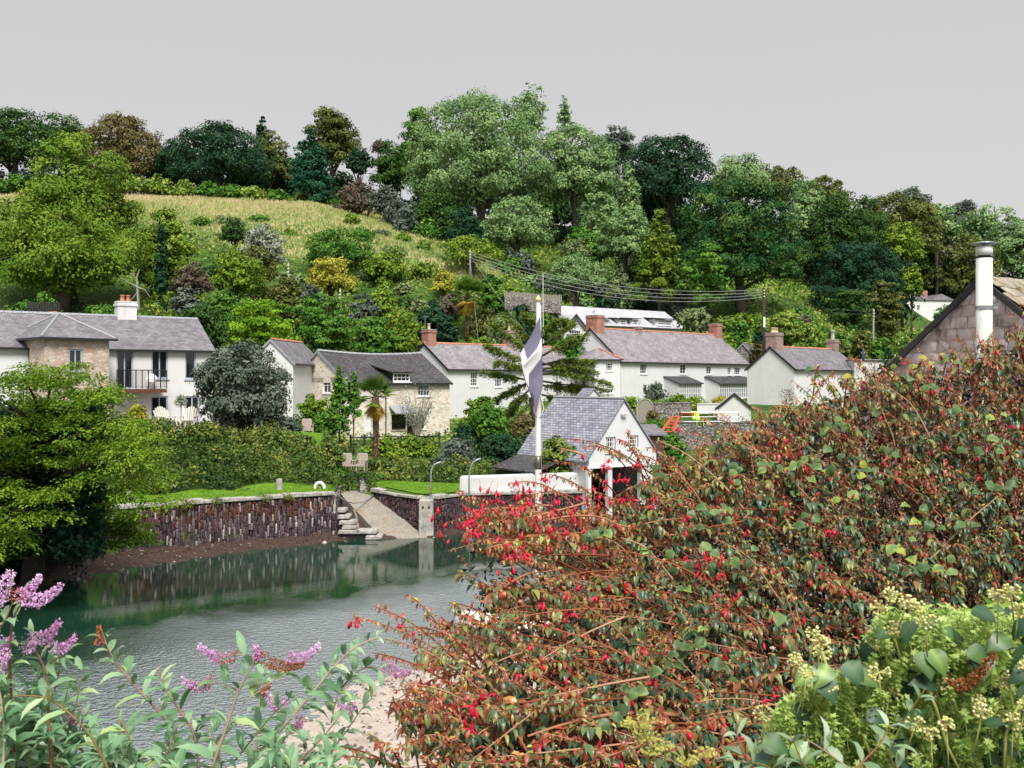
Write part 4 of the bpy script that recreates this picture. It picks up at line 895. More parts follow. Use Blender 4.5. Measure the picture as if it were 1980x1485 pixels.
# life ring on its stand
def ring(c, Rr, r, n=20, m=8):
    mb = MB(); pts = [(c[0] + Rr*.82*math.cos(a), c[1], c[2] + Rr*math.sin(a)) for a in np.linspace(0, 2*math.pi, n+1)]
    return mb.tube(pts, r, m, False)
lr = empty('life_ring', P(618, 957, 51.6), 0, 'white life ring standing at the end of the left quay', 'life ring')
ring((0, 0, .33), .3, .085).build('ring', M['pvc'], lr, True)
MB().box(-.05, .05, .05, .12, -.1, .7).build('post', M['palebark'], lr)
o = MB().tube([P(650, 952, 50.6), P(658, 962, 51), P(670, 970, 51.6), P(685, 973, 52.3), P(700, 971, 53.2), P(712, 965, 54), P(722, 957, 54.6)], .035, 6).build('mooring_rope', M['wire'], None, True)
tag(o, 'pale rope drooping across the top of the slipway', 'rope')
bo = empty('granite_post', G3(540, 50.8), 0, 'upright granite mooring post on the left quay lawn', 'post')
MB().lathe([(.16, -.1), (.155, .5), (.13, .56), (.02, .58)], n=10).build('shaft', M['cap'], bo)
for px, D, lab in ((250, 47.6, 'white-topped small stone on the left end of the lawn'), (254, 46, 'dark grey boulder on the lawn edge above the wall')):
    o = MB().hexa([(-.16,-.14,-.1),(.16,-.12,-.1),(.18,.14,-.1),(-.15,.16,-.1)], [(-.1,-.1,.22),(.12,-.08,.27),(.1,.1,.25),(-.1,.1,.2)]).build('garden_stone', M['cap'] if px == 250 else M['stone_grey']); o.location = G3(px, D); tag(o, lab, 'stone')
# white quay wall by the boathouse
ww = empty('white_wall', (0,0,0), 0, 'thick whitewashed low wall with rounded end on the right quay', 'wall')
a_, b_ = Vector(xy(888, 53.5)), Vector(xy(1130, 54.45)); u = (b_-a_).normalized(); n_ = Vector((u.y, -u.x))
def wl(mb, p, q, z0, z1, th): mb.hexa([(p.x,p.y,z0),(q.x,q.y,z0),(q.x-n_.x*th,q.y-n_.y*th,z0),(p.x-n_.x*th,p.y-n_.y*th,z0)], [(p.x+.06,p.y,z1),(q.x,q.y,z1+.12),(q.x-n_.x*th,q.y-n_.y*th,z1+.12),(p.x+.06-n_.x*th,p.y-n_.y*th,z1)])
mb = MB(); wl(mb, a_, b_, 1.6, 2.78, .4); o = mb.build('masonry', M['white2'], ww); o.modifiers.new('b', 'BEVEL').width = .1
# tufts on the capstones of the left quay
for i, (px, s) in enumerate([(312, .75), (352, .75), (365, .35), (420, .45), (508, .65), (556, .3)]):
    D = d0(px) - .05; rng = np.random.default_rng(40 + i); n = 420
    p = rng.normal(size=(n, 3)) * [s*.35, .14, s*.22]; L = rng.uniform(.05, .12, n)
    rt = empty('wall_plant', (*xy(px, D), 2.22), 0, ['spreading grey-green tuft leftmost on the wall top', 'bushy tuft second from left on the wall top', 'small hanging plant just below the capstones', 'low green tuft right of the hanging plant', 'light green tuft trailing from the right half of the wall', 'tiny tuft near the granite post'][i], 'wall plant')
    leaves('foliage', p, sph(rng, n) + [0, -.3, .2], sph(rng, n), L, L*.4, G['pale' if i in (3, 4) else 'fern'], rt, rng.random(n), T_FOLD)
    leaves('stems', p * .3, sph(rng, n) + [0, 0, .4], sph(rng, n), L*2, .01, G['olive'], rt, rng.random(n), T_BLADE)

# ---------------------------------------------------------------- houses
class House:
    """local frame: x along the front, y back, z up; openings are given in photograph pixels"""
    def __init__(s, name, label, F, u, L, W, z0, ze, zr, wall, roof, cat='house', over=.22):
        l = math.hypot(*u); s.u = Vector((u[0]/l, u[1]/l)); s.v = Vector((-s.u.y, s.u.x)); s.F = Vector(F)
        s.L, s.W, s.z0 = L, W, z0; s.he, s.hr = ze - z0, zr - z0; s.wall, s.roofm, s.over = wall, roof, over
        s.rt = empty(name, (F[0], F[1], z0), math.atan2(s.u.y, s.u.x), label, cat)
    def fx(s, px):
        r = (px - 990) / FPX; return (r*s.F.y - s.F.x) / (s.u.x - r*s.u.y)
    def gy(s, px, x0=0):
        r = (px - 990) / FPX; o = s.F + s.u*x0; return (r*o.y - o.x) / (s.v.x - r*s.v.y)
    def depth(s, x, y=0): return (s.F + s.u*x + s.v*y).y
    def zz(s, py, D): return H - (py - HY)/FPX*D - s.z0
    def fo(s, a, b, t, bt, *k):
        x0, x1 = s.fx(a), s.fx(b); D = s.depth((x0+x1)/2); return (x0, x1, s.zz(bt, D), s.zz(t, D)) + k
    def go(s, a, b, t, bt, *k):
        x0, x1 = s.gy(a), s.gy(b); D = s.depth(0, (x0+x1)/2); return (min(x0,x1), max(x0,x1), s.zz(bt, D), s.zz(t, D)) + k
    def face(s, L, hmax, ops, to3, mb, rc=.14):
        ops = [o for o in ops]
        xs = sorted({0, L} | {x for o in ops for x in o[:2]}); zs = sorted({0, hmax} | {z for o in ops for z in o[2:4]})
        for i in range(len(xs)-1):
            for j in range(len(zs)-1):
                xm, zm = (xs[i]+xs[i+1])/2, (zs[j]+zs[j+1])/2
                if any(o[0] < xm < o[1] and o[2] < zm < o[3] for o in ops): continue
                mb.add([to3(xs[i],0,zs[j]), to3(xs[i+1],0,zs[j]), to3(xs[i+1],0,zs[j+1]), to3(xs[i],0,zs[j+1])], [(0,1,2,3)])
        for x0, x1, z0, z1, *_ in ops:
            for p, q in (((x0,z0),(x1,z0)),((x1,z0),(x1,z1)),((x1,z1),(x0,z1)),((x0,z1),(x0,z0))):
                mb.add([to3(p[0],0,p[1]), to3(q[0],0,q[1]), to3(q[0],rc,q[1]), to3(p[0],rc,p[1])], [(0,1,2,3)])
    def window(s, o, to3, rc=.14):
        x0, x1, z0, z1 = o[:4]; kind = o[4] if len(o) > 4 else 'sash'; nx, nz_ = (o[5], o[6]) if len(o) > 6 else (2, 2)
        fr = M[{'sash': 'paint', 'door': 'bluegrey', 'bluegrey': 'bluegrey', 'brown': 'brown', 'plank': 'fence', 'white_door': 'paint'}[kind]]
        mb = MB(); t_ = min(.09, (x1-x0)*.13)
        def bx(a, b_, c, d, y0, y1): mb.hexa([to3(a,y0,c),to3(b_,y0,c),to3(b_,y1,c),to3(a,y1,c)], [to3(a,y0,d),to3(b_,y0,d),to3(b_,y1,d),to3(a,y1,d)])
        y0 = rc - .075; y1 = rc - .005
        if kind in ('plank', 'white_door'):
            n = max(3, int((x1-x0)/.15))
            for i in range(n): bx(x0+(x1-x0)*i/n+.005, x0+(x1-x0)*(i+1)/n-.005, z0, z1, y0, y1)
            return mb.build('door', fr, s.rt)
        bx(x0, x0+t_, z0, z1, y0, y1); bx(x1-t_, x1, z0, z1, y0, y1); bx(x0+t_, x1-t_, z0, z0+t_, y0, y1); bx(x0+t_, x1-t_, z1-t_, z1, y0, y1)
        b_ = .035 if kind == 'sash' else .07
        for i in range(1, nx): x = x0+(x1-x0)*i/nx; bx(x-b_/2, x+b_/2, z0+t_, z1-t_, y0+.012, y1-.012)
        for i in range(1, nz_):
            z = z0+(z1-z0)*i/nz_; bb = b_ * (1.5 if i*2 == nz_ and kind == 'sash' else 1); bx(x0+t_, x1-t_, z-bb/2, z+bb/2, y0+.02, y1-.02)
        w_ = mb.build('door' if kind == 'door' else 'window', fr, s.rt)
        g = MB().add([to3(x0+.01,rc-.02,z0+.01), to3(x1-.01,rc-.02,z0+.01), to3(x1-.01,rc-.02,z1-.01), to3(x0+.01,rc-.02,z1-.01)], [(0,1,2,3)]).build('pane', M['glass'], w_)
        if kind != 'door':
            MB().hexa([to3(x0-.08,-.07,z0-.09),to3(x1+.08,-.07,z0-.09),to3(x1+.08,rc-.08,z0-.09),to3(x0-.08,rc-.08,z0-.09)], [to3(x0-.08,-.07,z0-.003),to3(x1+.08,-.07,z0-.003),to3(x1+.08,rc-.08,z0-.003),to3(x0-.08,rc-.08,z0-.003)]).build('sill', fr if kind != 'brown' else M['cap'], w_)
        return w_
    def walls(s, front=(), gable=(), wallname='wall', right=()):
        mb = MB(); f3 = lambda x, y, z: (x, y, z); g3 = lambda x, y, z: (y, s.W - x, z)
        gable = [(s.W-o[1], s.W-o[0]) + tuple(o[2:]) for o in gable]
        r3 = lambda x, y, z: (s.L - y, x, z)
        s.face(s.L, s.he, front, f3, mb); s.face(s.W, s.he, gable, g3, mb); s.face(s.W, s.he, right, r3, mb)
        L, W, he, hr = s.L, s.W, s.he, s.hr
        mb.add([(0,W,0),(L,W,0),(L,W,he),(0,W,he)], [(1,0,3,2)])
        mb.add([(0,0,he),(0,W,he),(0,W/2,hr)], [(0,2,1)]); mb.add([(L,0,he),(L,W,he),(L,W/2,hr)], [(0,1,2)])
        # floor slab and ceiling keep the inside dark
        mb.add([(0,0,he),(L,0,he),(L,W,he),(0,W,he)], [(0,1,2,3)])
        mb.build(wallname, s.wall, s.rt)
        for o in front: s.window(o, f3)
        for o in gable: s.window(o, g3)
        for o in right: s.window(o, r3)
    def roof(s, gutter='black', verge='black', ridge=None, sag=0, left=0, lift=.03, th=.09):
        L, W, he, hr, o = s.L, s.W, s.he, s.hr, s.over; sl = (hr-he)/(W/2); mb = MB(); g = .1
        n = 10 if sag else 1
        xs = [-g + (L+2*g)*i/n for i in range(n+1)]
        dz = [-sag*math.sin(math.pi*(x+g)/(L+2*g)) for x in xs]
        for i in range(n):
            for sy in (0, 1):
                ya, yb = (-o, W/2) if sy == 0 else (W+o, W/2); za = he - o*sl + lift
                a, b_ = xs[i], xs[i+1]; da, db = dz[i], dz[i+1]
                lo = [(a,ya,za),(b_,ya,za),(b_,yb,hr+lift+db),(a,yb,hr+lift+da)]
                if sy: lo = [lo[1], lo[0], lo[3], lo[2]]
                mb.hexa(lo, [(p[0],p[1],p[2]+th) for p in lo])
        r_ = mb.build('roof', s.roofm, s.rt); s.roofo = r_
        if ridge:
            m2 = MB(); nn = max(4, int(L/.45))
            for i in range(nn):
                a = -g+(L+2*g)*i/nn; b_ = -g+(L+2*g)*(i+1)/nn-.02; d_ = -sag*math.sin(math.pi*(a+g)/(L+2*g)); zz = hr+lift+th+d_
                m2.add([(a,W/2-.14,zz-.06),(b_,W/2-.14,zz-.06),(b_,W/2,zz+.07),(a,W/2,zz+.07),(b_,W/2+.14,zz-.06),(a,W/2+.14,zz-.06)], [(0,1,2,3),(3,2,4,5)])
            m2.build('ridge_tiles', M[ridge], r_)
        if gutter:
            za = he-o*sl+lift
            MB().box(-g, L+g, -o-.1, -o-.004, za-.06, za+.05).build('gutter', M[gutter], s.rt)
        if verge:
            for X0, X1 in ((-g-.035, -g-.003), (L+g+.003, L+g+.035)):
                m3 = MB()
                for ya, yb in ((-o, W/2), (W+o, W/2)):
                    z1 = he-o*sl+lift
                    m3.hexa([(X0,ya,z1-.14),(X1,ya,z1-.14),(X1,yb,hr+lift-.14),(X0,yb,hr+lift-.14)] , [(X0,ya,z1+th-.01),(X1,ya,z1+th-.01),(X1,yb,hr+lift+th-.01),(X0,yb,hr+lift+th-.01)])
                m3.build('bargeboard', M[verge], s.rt)
    def chimney(s, x, w_, d_, top, mt_='brick', pots=(0,), potm='pot', y=None, poth=.55, potr=.13):
        y = s.W/2 if y is None else y; zb = s.he; zt = s.hr + top
        c = MB().box(x-w_/2, x+w_/2, y-d_/2, y+d_/2, zb, zt).build('chimney', M[mt_], s.rt)
        MB().box(x-w_/2-.06, x+w_/2+.06, y-d_/2-.06, y+d_/2+.06, zt-.22, zt-.08).build('band', M[mt_], c)
        MB().box(x-w_/2-.02, x+w_/2+.02, y-d_/2-.02, y+d_/2+.02, zt+.003, zt+.08).build('cap', M['cap'], c)
        for p in pots:
            MB().lathe([(potr*1.15, 0), (potr*1.1, .08), (potr, .1), (potr*.85, poth*.8), (potr*1.1, poth*.85), (potr*1.1, poth)], (x+p, y, zt+.08), 10).build('chimney_pot', M[potm], c, True)
        return c
    def pipe(s, px, yt=None, yb=0, m_='black'):
        x = s.fx(px); MB().bar((x, -.08, yb), (x, -.08, s.he-.05), .045, n=6).build('downpipe', M[m_], s.rt)

# left white house with stone wing
S = (-23.98, 59.5)
h = House('white_house', 'white two-storey house with purple slate roof and balcony on the left', (S[0]-.8*9.5, S[1]-.6*9.5), (.8,.6), 15.9, 6.0, 5.0, H+1.9, H+3.9, M['white'], M['slate_left'])
h.walls([h.fo(225,258,677,751,'door',2,1), h.fo(293,325,677,732,'bluegrey',2,1), h.fo(358,379,679,733,'bluegrey',1,1), h.fo(292,325,766,830,'door',2,1), h.fo(358,386,766,832,'door',2,1)])
h.roof(ridge='flash')
h.chimney((lambda r: (r*(h.F.y+h.v.y*h.W/2)-(h.F.x+h.v.x*h.W/2))/(h.u.x-r*h.u.y))((243-990)/FPX), 1.15, .75, .95, 'brick', (-.2, .15), 'terracotta', poth=.4); 
for c in h.rt.children:
    if c.name.startswith('chimney'):
        c.data.materials[0] = M['white']; [k_.data.materials.__setitem__(0, M['white']) for k_ in c.children if not k_.name.startswith('chimney_pot')]
for a_, b_ in ((12, 28), (30, 46)):
    x0, x1 = h.fx(a_)-.9, h.fx(b_)-1.0
    sl_ = (h.hr-h.he)/(h.W/2)
    pts = [(x0, 1.2), (x1, 1.2), (x1, 2.2), (x0, 2.2)]
    fr = MB().hexa([(x, y, h.he+y*sl_+.1) for x, y in pts], [(x, y, h.he+y*sl_+.19) for x, y in pts]).build('skylight', M['flash'], h.rt)
    c0 = [(x0+.08,1.28),(x1-.08,1.28),(x1-.08,2.12),(x0+.08,2.12)]
    MB().add([(x, y, h.he+y*sl_+.2) for x, y in c0], [(0,1,2,3)]).build('pane', M['glass2'], fr)
# balcony
xa, xb = h.fx(216), h.fx(311); zf = h.zz(751, h.depth(xb))
bal = MB().box(xa, xb, -1.15, -.01, zf-.24, zf-.02).build('balcony_floor', M['rust'], h.rt)
rl = MB(); top = zf + 1.1
rl.bar((xa, -1.1, top), (xb, -1.1, top), .03).bar((xb-.02, -1.1, top), (xb-.02, -.02, top), .03).bar((xa, -1.1, zf+.1), (xb, -1.1, zf+.1), .018)
for i in range(9): x = xa + (xb-xa)*i/8; rl.bar((x, -1.1, zf), (x, -1.1, top), .03)
for i in range(44): x = xa + (xb-xa)*i/44; rl.bar((x, -1.1, zf+.1), (x, -1.1, top), .008, n=4)
rl.build('balcony_railing', M['darkwood'], h.rt)
t_ = empty('bistro_table', h.rt.matrix_basis @ Vector((xb-.75, -.6, zf)), .4, 'small round pale folding table tipped on the balcony', 'table')
MB().lathe([(.3,.0),(.3,.03)], (0,0,0), 18).build('table_top', M['pvc'], t_).matrix_local = __import__('mathutils').Matrix.Translation((0,0,.62)) @ __import__('mathutils').Matrix.Rotation(R(62), 4, 'X')
for s in (-1, 1): MB().bar((s*.22, -.2, 0), (-s*.12, .05, .6), .015).bar((s*.22,.2,0),(s*.05,.0,.6),.015).build('leg', M['darkwood'], t_)
# wing with a pyramid roof
wg = House('stone_wing', 'granite rubble wing with pyramid slate roof joined to the left white house', (-25.6, 55), (.70,.714), 3.6, 5.2, 3.2, H+2.35, H+3.8, M['stone_pink'], M['slate_left'], cat='house wing')
wg.hr = wg.he
mb = MB(); wg.face(wg.L, wg.he, [wg.fo(133,160,675,718,'bluegrey',2,1)], lambda x,y,z:(x,y,z), mb); go_ = [wg.go(43,57,673,710,'bluegrey',1,1)]
gg = [(wg.W-o[1], wg.W-o[0]) + tuple(o[2:]) for o in go_]
wg.face(wg.W, wg.he, gg, lambda x,y,z:(y, wg.W-x, z), mb); mb.add([(wg.L,0,0),(wg.L,wg.W,0),(wg.L,wg.W,wg.he),(wg.L,0,wg.he)], [(0,1,2,3)]); mb.add([(0,0,wg.he),(wg.L,0,wg.he),(wg.L,wg.W,wg.he),(0,wg.W,wg.he)], [(0,1,2,3)])
mb.build('wall', wg.wall, wg.rt); wg.window(wg.fo(133,160,675,718,'bluegrey',2,1), lambda x,y,z:(x,y,z)); wg.window(gg[0], lambda x,y,z:(y, wg.W-x, z))
o_ = .28; zt = H+3.85-3.2; c4 = [(-o_,-o_),(wg.L+o_,-o_),(wg.L+o_,wg.W+o_),(-o_,wg.W+o_)]; ap = (wg.L/2, wg.W/2, zt)
rf = MB().add([(x,y,wg.he+.02) for x,y in c4]+[ap]+[(x,y,wg.he-.08) for x,y in c4], [(0,1,4),(1,2,4),(2,3,4),(3,0,4),(5,6,1,0),(6,7,2,1),(7,8,3,2),(8,5,0,3),(8,7,6,5)]).build('roof', M['slate_left'], wg.rt)
for x,y in c4: MB().bar((x,y,wg.he+.03), (ap[0],ap[1],ap[2]+.02), .07).build('hip_flashing', M['flash'], rf)
MB().box(-o_-.09, wg.L+o_+.09, -o_-.09, -o_-.005, wg.he-.12, wg.he).box(-o_-.09, -o_-.005, -o_, wg.W+o_, wg.he-.12, wg.he).build('gutter', M['black'], wg.rt)

# second white house behind the round tree
h = House('white_gabled_house', 'white gabled house half hidden behind the round evergreen', (-16.35, 75), (.12,.99), 7, 3.4, 5.0, H+1.35, H+3.0, M['white'], M['slate_left'])
h.walls(); h.roof(ridge='terracotta', verge='flash')

# stone cottage
h = House('stone_cottage', 'cream rubble-stone cottage with dark mossy slate roof', (-12.44, 76), (.72,.69), 10.1, 8.0, 3.35, H-.2, H+2.25, M['stone'], M['slate_dark'])
h.walls([h.fo(808,832,743,766,'sash',4,2), h.fo(757,785,802,831,'brown',2,2), h.fo(803,823,802,830,'sash',3,2), h.fo(787,801,802,846,'brown',1,1), h.fo(704,718,797,846,'white_door',1,1)],
        [h.go(624,639,730,760,'sash',2,2), h.go(626,640,795,845,'white_door',1,1)])
h.roof(sag=.22, ridge='flash', verge='flash')
h.pipe(745)
# dormer with cat-slide roof
x0, x1 = h.fx(758), h.fx(792); D = h.depth((x0+x1)/2); z0_, z1_ = h.zz(738, D), h.zz(720, D)
dm = MB().box(x0, x1, -.05, 2.6, z0_-.05, z1_).build('dormer', M['black'], h.rt)
h2 = h.window((x0+.05, x1-.05, z0_, z1_-.06, 'sash', 4, 2), lambda x, y, z: (x, y-.16, z))
MB().hexa([(x0-.35,-.35,z1_-.02),(x1+.2,-.35,z1_-.02),(x1+.1,3.2,z1_+.75),(x0-.5,3.2,z1_+.75)], [(x0-.35,-.35,z1_+.07),(x1+.2,-.35,z1_+.07),(x1+.1,3.2,z1_+.84),(x0-.5,3.2,z1_+.84)]).build('dormer_roof', M['slate_dark'], dm)
cx = h.fx(752), h.fx(772); D = h.depth(cx[0])
MB().hexa([(cx[0],-.9,h.zz(800,D)),(cx[1]+1,-.9,h.zz(800,D)),(cx[1]+1,0,h.zz(786,D)),(cx[0],0,h.zz(786,D))], [(cx[0],-.9,h.zz(798,D)),(cx[1]+1,-.9,h.zz(798,D)),(cx[1]+1,0,h.zz(784,D)),(cx[0],0,h.zz(784,D))]).build('canopy', M['flash'], h.rt)
# rail fence in front of the cottage
fc = empty('rail_fence', (0,0,0), 0, 'dark two-rail fence between the cottage and the hedge plants', 'fence')
pp = [xy(px, D) for px, D in ((678, 69), (705, 69.5), (745, 70), (800, 70.5), (850, 71))]
for i, p in enumerate(pp): MB().box(p[0]-.06, p[0]+.06, p[1]-.06, p[1]+.06, 2.9, 4.15).build('post', M['darkwood'], fc)
for a_, b_ in zip(pp, pp[1:]):
    m_ = MB()
    for z in (3.5, 3.95): m_.bar((*a_, z), (*b_, z), .05)
    m_.build('rail', M['darkwood'], fc)
# middle white house
h = House('white_house', 'long white house with brick chimney behind the flag and conifer', (-5.79, 90), (.72,.69), 18, 6.6, 4.2, H+1.05, H+3.35, M['white'], M['slate_pink'])
h.walls([h.fo(910,924,718,747,'sash',3,4), h.fo(957,971,719,748,'sash',3,4), h.fo(1015,1030,768,810,'sash',2,3), h.fo(1112,1119,735,747,'sash',2,2)])
h.roof(ridge='terracotta')
h.chimney(.56, .95, .95, 1.25, 'brick', (0,), y=h.W/2); h.chimney(h.fx(1030), .9, .9, 1.5, 'brick_grey', (0,), y=h.W/2, poth=.7)
c = h.chimney(h.fx(868)+1.5, .8, .8, .95, 'brick_grey', (0,), poth=.9, y=h.W/2+1.4)
h.pipe(1076); MB().bar((.1, h.W/2, h.hr), (.1, h.W/2, h.hr+2.6), .02).bar((-.25, h.W/2, h.hr+2.5), (.45, h.W/2, h.hr+2.5), .015).build('aerial', M['steel'], h.rt)
# hipped cross wing and terrace
h = House('white_cross_wing', 'white two-storey wing with hipped slate roof right of the conifer', (*xy(1150, 98),), (.99,.14), 2.55, 9, 5.0, H+2.0, H+3.2, M['white'], M['slate_pink'], cat='house wing')
h.walls([h.fo(1171,1185,702,717,'sash',3,3), h.fo(1163,1186,752,761,'sash',4,1)]); h.hr = h.he
o_ = .2; c4 = [(-o_-1.2,-o_),(h.L+o_,-o_),(h.L+o_,h.W),(-o_-1.2,h.W)]
rf = MB().add([(x,y,h.he+.02) for x,y in c4]+[(.9,2.0,h.he+1.15),(.9,h.W,h.he+1.15)]+[(x,y,h.he-.07) for x,y in c4], [(0,1,4),(1,2,5,4),(3,0,4,5),(6,7,1,0),(9,6,0,3),(7,8,2,1),(9,8,7,6)]).build('roof', M['slate_pink'], h.rt)
MB().bar((h.L+.2,-.2,h.he+.05), (.9,2,h.he+1.18), .09).build('hip_tiles', M['terracotta'], rf)
MB().box(-1.4, h.L+.3, -.32, -.205, h.he-.07, h.he+.04).build('gutter', M['black'], h.rt)
h = House('white_terrace', 'long white terrace with three brick chimneys and two glazed porches', (10.8, 100), (.72,.69), 22.6, 8.0, 5.1, H+1.93, H+5.25, M['white'], M['slate_pink'])
h.walls([h.fo(1238,1251,703,723,'sash',3,3), h.fo(1315,1327,704,723,'sash',2,3), h.fo(1366,1376,708,724,'sash',2,3), h.fo(1407,1414,710,725,'sash',2,3), h.fo(1420,1432,710,725,'sash',3,3),
         h.fo(1244,1250,744,764,'sash',2,4), h.fo(1263,1282,744,768,'sash',4,3)])
h.roof(ridge='terracotta')
h.chimney(.72, 1.2, 1.5, 1.35, 'brick', ()); h.chimney(h.fx(1300)-.8, .7, .7, .45, 'brick_grey', ()); h.chimney(h.L-.6, 1.0, 1.2, 1.3, 'brick', ())
c = [k_ for k_ in h.rt.children if k_.name.startswith('chimney')][0]
MB().tube([(.2+.18*math.cos(a)+.3, h.W/2, h.hr+1.6+.3*math.sin(a)) for a in np.linspace(0, math.pi, 8)], .05, 6).build('cowl', M['steel'], c)
h.pipe(1196)
for a_, b_, n_ in ((1284, 1337, 6), (1363, 1446, 9)):      # porches
    x0, x1 = h.fx(a_), h.fx(b_)-.8; D = h.depth(x0); zt, zb2, ze_ = h.zz(729, D), 0, h.zz(742, D-1.0)
    po = MB().box(x0, x0+.08, -1.9, -.01, 0, ze_-.05).box(x1-.08, x1, -1.9, -.01, 0, ze_-.05).box(x0+.081, x1-.081, -1.9, -1.82, 0, .9).build('porch', M['white'], h.rt)
    MB().add([(x0,-1.9,ze_-.05),(x0,-.01,ze_-.05),(x0,-.01,zt-.1),(x0+.08,-1.9,ze_-.05),(x0+.08,-.01,ze_-.05),(x0+.08,-.01,zt-.1)], [(0,1,2),(3,5,4),(0,2,5,3)]).build('cheek', M['white'], po)
    MB().hexa([(x0-.15,-2.1,ze_-.05),(x1+.15,-2.1,ze_-.05),(x1+.15,-.01,zt),(x0-.15,-.01,zt)], [(x0-.15,-2.1,ze_+.04),(x1+.15,-2.1,ze_+.04),(x1+.15,-.01,zt+.09),(x0-.15,-.01,zt+.09)]).build('porch_roof', M['slate_dark'], po)
    m_ = MB()
    for i in range(n_*2+1): x = x0+.1+(x1-x0-.2)*i/(n_*2); m_.box(x-.03, x+.03, -1.88, -1.83, .91, ze_-.06)
    for f in (.0, .33, .66, 1): z = .91+(ze_-.97-.06)*f; m_.box(x0+.1, x1-.1, -1.885, -1.825, z, z+.05)
    wn = m_.build('porch_window', M['paint'], po); MB().box(x0+.1, x1-.1, -1.85, -1.84, .92, ze_-.07).build('pane', M['glass2'], wn)
# end house with white gable
h = House('white_gable_house', 'white house with broad blank gable and two chimneys right of the terrace', (26.7, 95), (.72,.69), 12.6, 5.2, 5.0, H+1.1, H+3.15, M['white'], M['slate_left'])
h.walls(); h.roof(ridge='terracotta'); h.chimney(.75, 1.35, 1.1, 1.35, 'brick_grey', (-.35, 0, .35), poth=.5, potr=.15); h.chimney(h.L-.6, .95, .9, 1.0, 'brick_grey', (0,), 'cap', poth=1.0, potr=.2)
h = House('stone_outbuilding', 'small stone-gabled slate outbuilding between terrace and end house', (*xy(1467, 124),), (-.3,.95), 8, 4.4, 6, H+2.3, H+4.3, M['stone_grey'], M['slate_left'], cat='outbuilding')
h.rt.location = (*xy(1424, 120), 6); h.rt.rotation_euler[2] = math.atan2(.9, -.35) - R(90) + R(0)
h.u = None
h.W, h.L = 3.6, 6
h.rt.rotation_euler[2] = R(65); h.rt.location = (*xy(1466, 118), 6)
h.walls(); h.roof(verge='flash', gutter=None, ridge='terracotta')
# long upper house
h = House('long_white_house', 'long white house with pale slate roof and four flat dormers on the hillside', (7.4, 125), (.8,.6), 20.3, 8, 11.5, H+7.0, H+9.45, M['white'], M['slate_pale'])
h.walls([h.fo(1165,1175,640,650,'sash',2,1)]); h.roof(verge='black')
for a_, b_, nx in ((1168, 1178, 2), (1200, 1212, 3), (1224, 1234, 2), (1272, 1300, 6)):
    x0, x1 = h.fx(a_), h.fx(b_); D = h.depth(x0); z1_ = h.zz(617, D); z0_ = h.zz(630, D)
    dm = MB().box(x0-.25, x1+.25, .2, 3.2, z0_, z1_).build('dormer', M['white'], h.rt)
    MB().hexa([(x0-.7,-.15,z1_+.02),(x1+.5,-.15,z1_+.02),(x1+.5,3.2,z1_+.3),(x0-.7,3.2,z1_+.3)], [(x0-.7,-.15,z1_+.14),(x1+.5,-.15,z1_+.14),(x1+.5,3.2,z1_+.4),(x0-.7,3.2,z1_+.4)]).build('dormer_roof', M['black'], dm)
    h.window((x0, x1, z0_+.1, z1_-.08, 'sash', nx*2, 2), lambda x, y, z: (x, y+.04, z))
for dx, W_, zz_ in ((0, 3.0, 1.0),):   # small front gable at the left end
    g_ = MB().add([(-2.2,-1.2,0),(1.0,-1.2,0),(1.0,-1.2,h.he-.6),(-2.2,-1.2,h.he-.6),(-.6,-1.2,h.he+.9),(-2.2,2.5,0),(1,2.5,0),(1,2.5,h.he-.6),(-2.2,2.5,h.he-.6),(-.6,2.5,h.he+.9)], [(0,1,2,4,3),(0,3,8,5),(1,6,7,2)]).build('front_gable', M['white'], h.rt)
    m_ = MB(); m_.hexa([(-2.6,-1.6,h.he-.95),(-2.6,3,h.he-.95),(-.6,3,h.he+.95),(-.6,-1.6,h.he+.95)], [(-2.6,-1.6,h.he-.8),(-2.6,3,h.he-.8),(-.6,3,h.he+1.1),(-.6,-1.6,h.he+1.1)]); m_.hexa([(1.4,-1.6,h.he-.95),(1.4,3,h.he-.95),(-.6,3,h.he+.95),(-.6,-1.6,h.he+.95)], [(1.4,-1.6,h.he-.8),(1.4,3,h.he-.8),(-.6,3,h.he+1.1),(-.6,-1.6,h.he+1.1)])
    m_.build('gable_roof', M['slate_pale'], g_)
    m_ = MB(); m_.hexa([(-2.7,-1.68,h.he-1.05),(-2.7,-1.61,h.he-1.05),(-.6,-1.61,h.he+.95),(-.6,-1.68,h.he+.95)], [(-2.7,-1.68,h.he-.8),(-2.7,-1.61,h.he-.8),(-.6,-1.61,h.he+1.15),(-.6,-1.68,h.he+1.15)]); m_.hexa([(1.5,-1.68,h.he-1.05),(1.5,-1.61,h.he-1.05),(-.6,-1.61,h.he+.95),(-.6,-1.68,h.he+.95)], [(1.5,-1.68,h.he-.8),(1.5,-1.61,h.he-.8),(-.6,-1.61,h.he+1.15),(-.6,-1.68,h.he+1.15)])
    m_.build('gable_bargeboard', M['black'], g_)
    h.window((-1.4, .4, h.he-2.2, h.he-.8, 'sash', 5, 3), lambda x, y, z: (x, y-1.36, z))
MB().tube([(12, .2, h.he), (12, .2, h.he+.9)], .07).tube([(12.6, .2, h.he-.4), (12.6, .2, h.he+.9)], .07).build('flue_pipe', M['pvc'], h.rt)
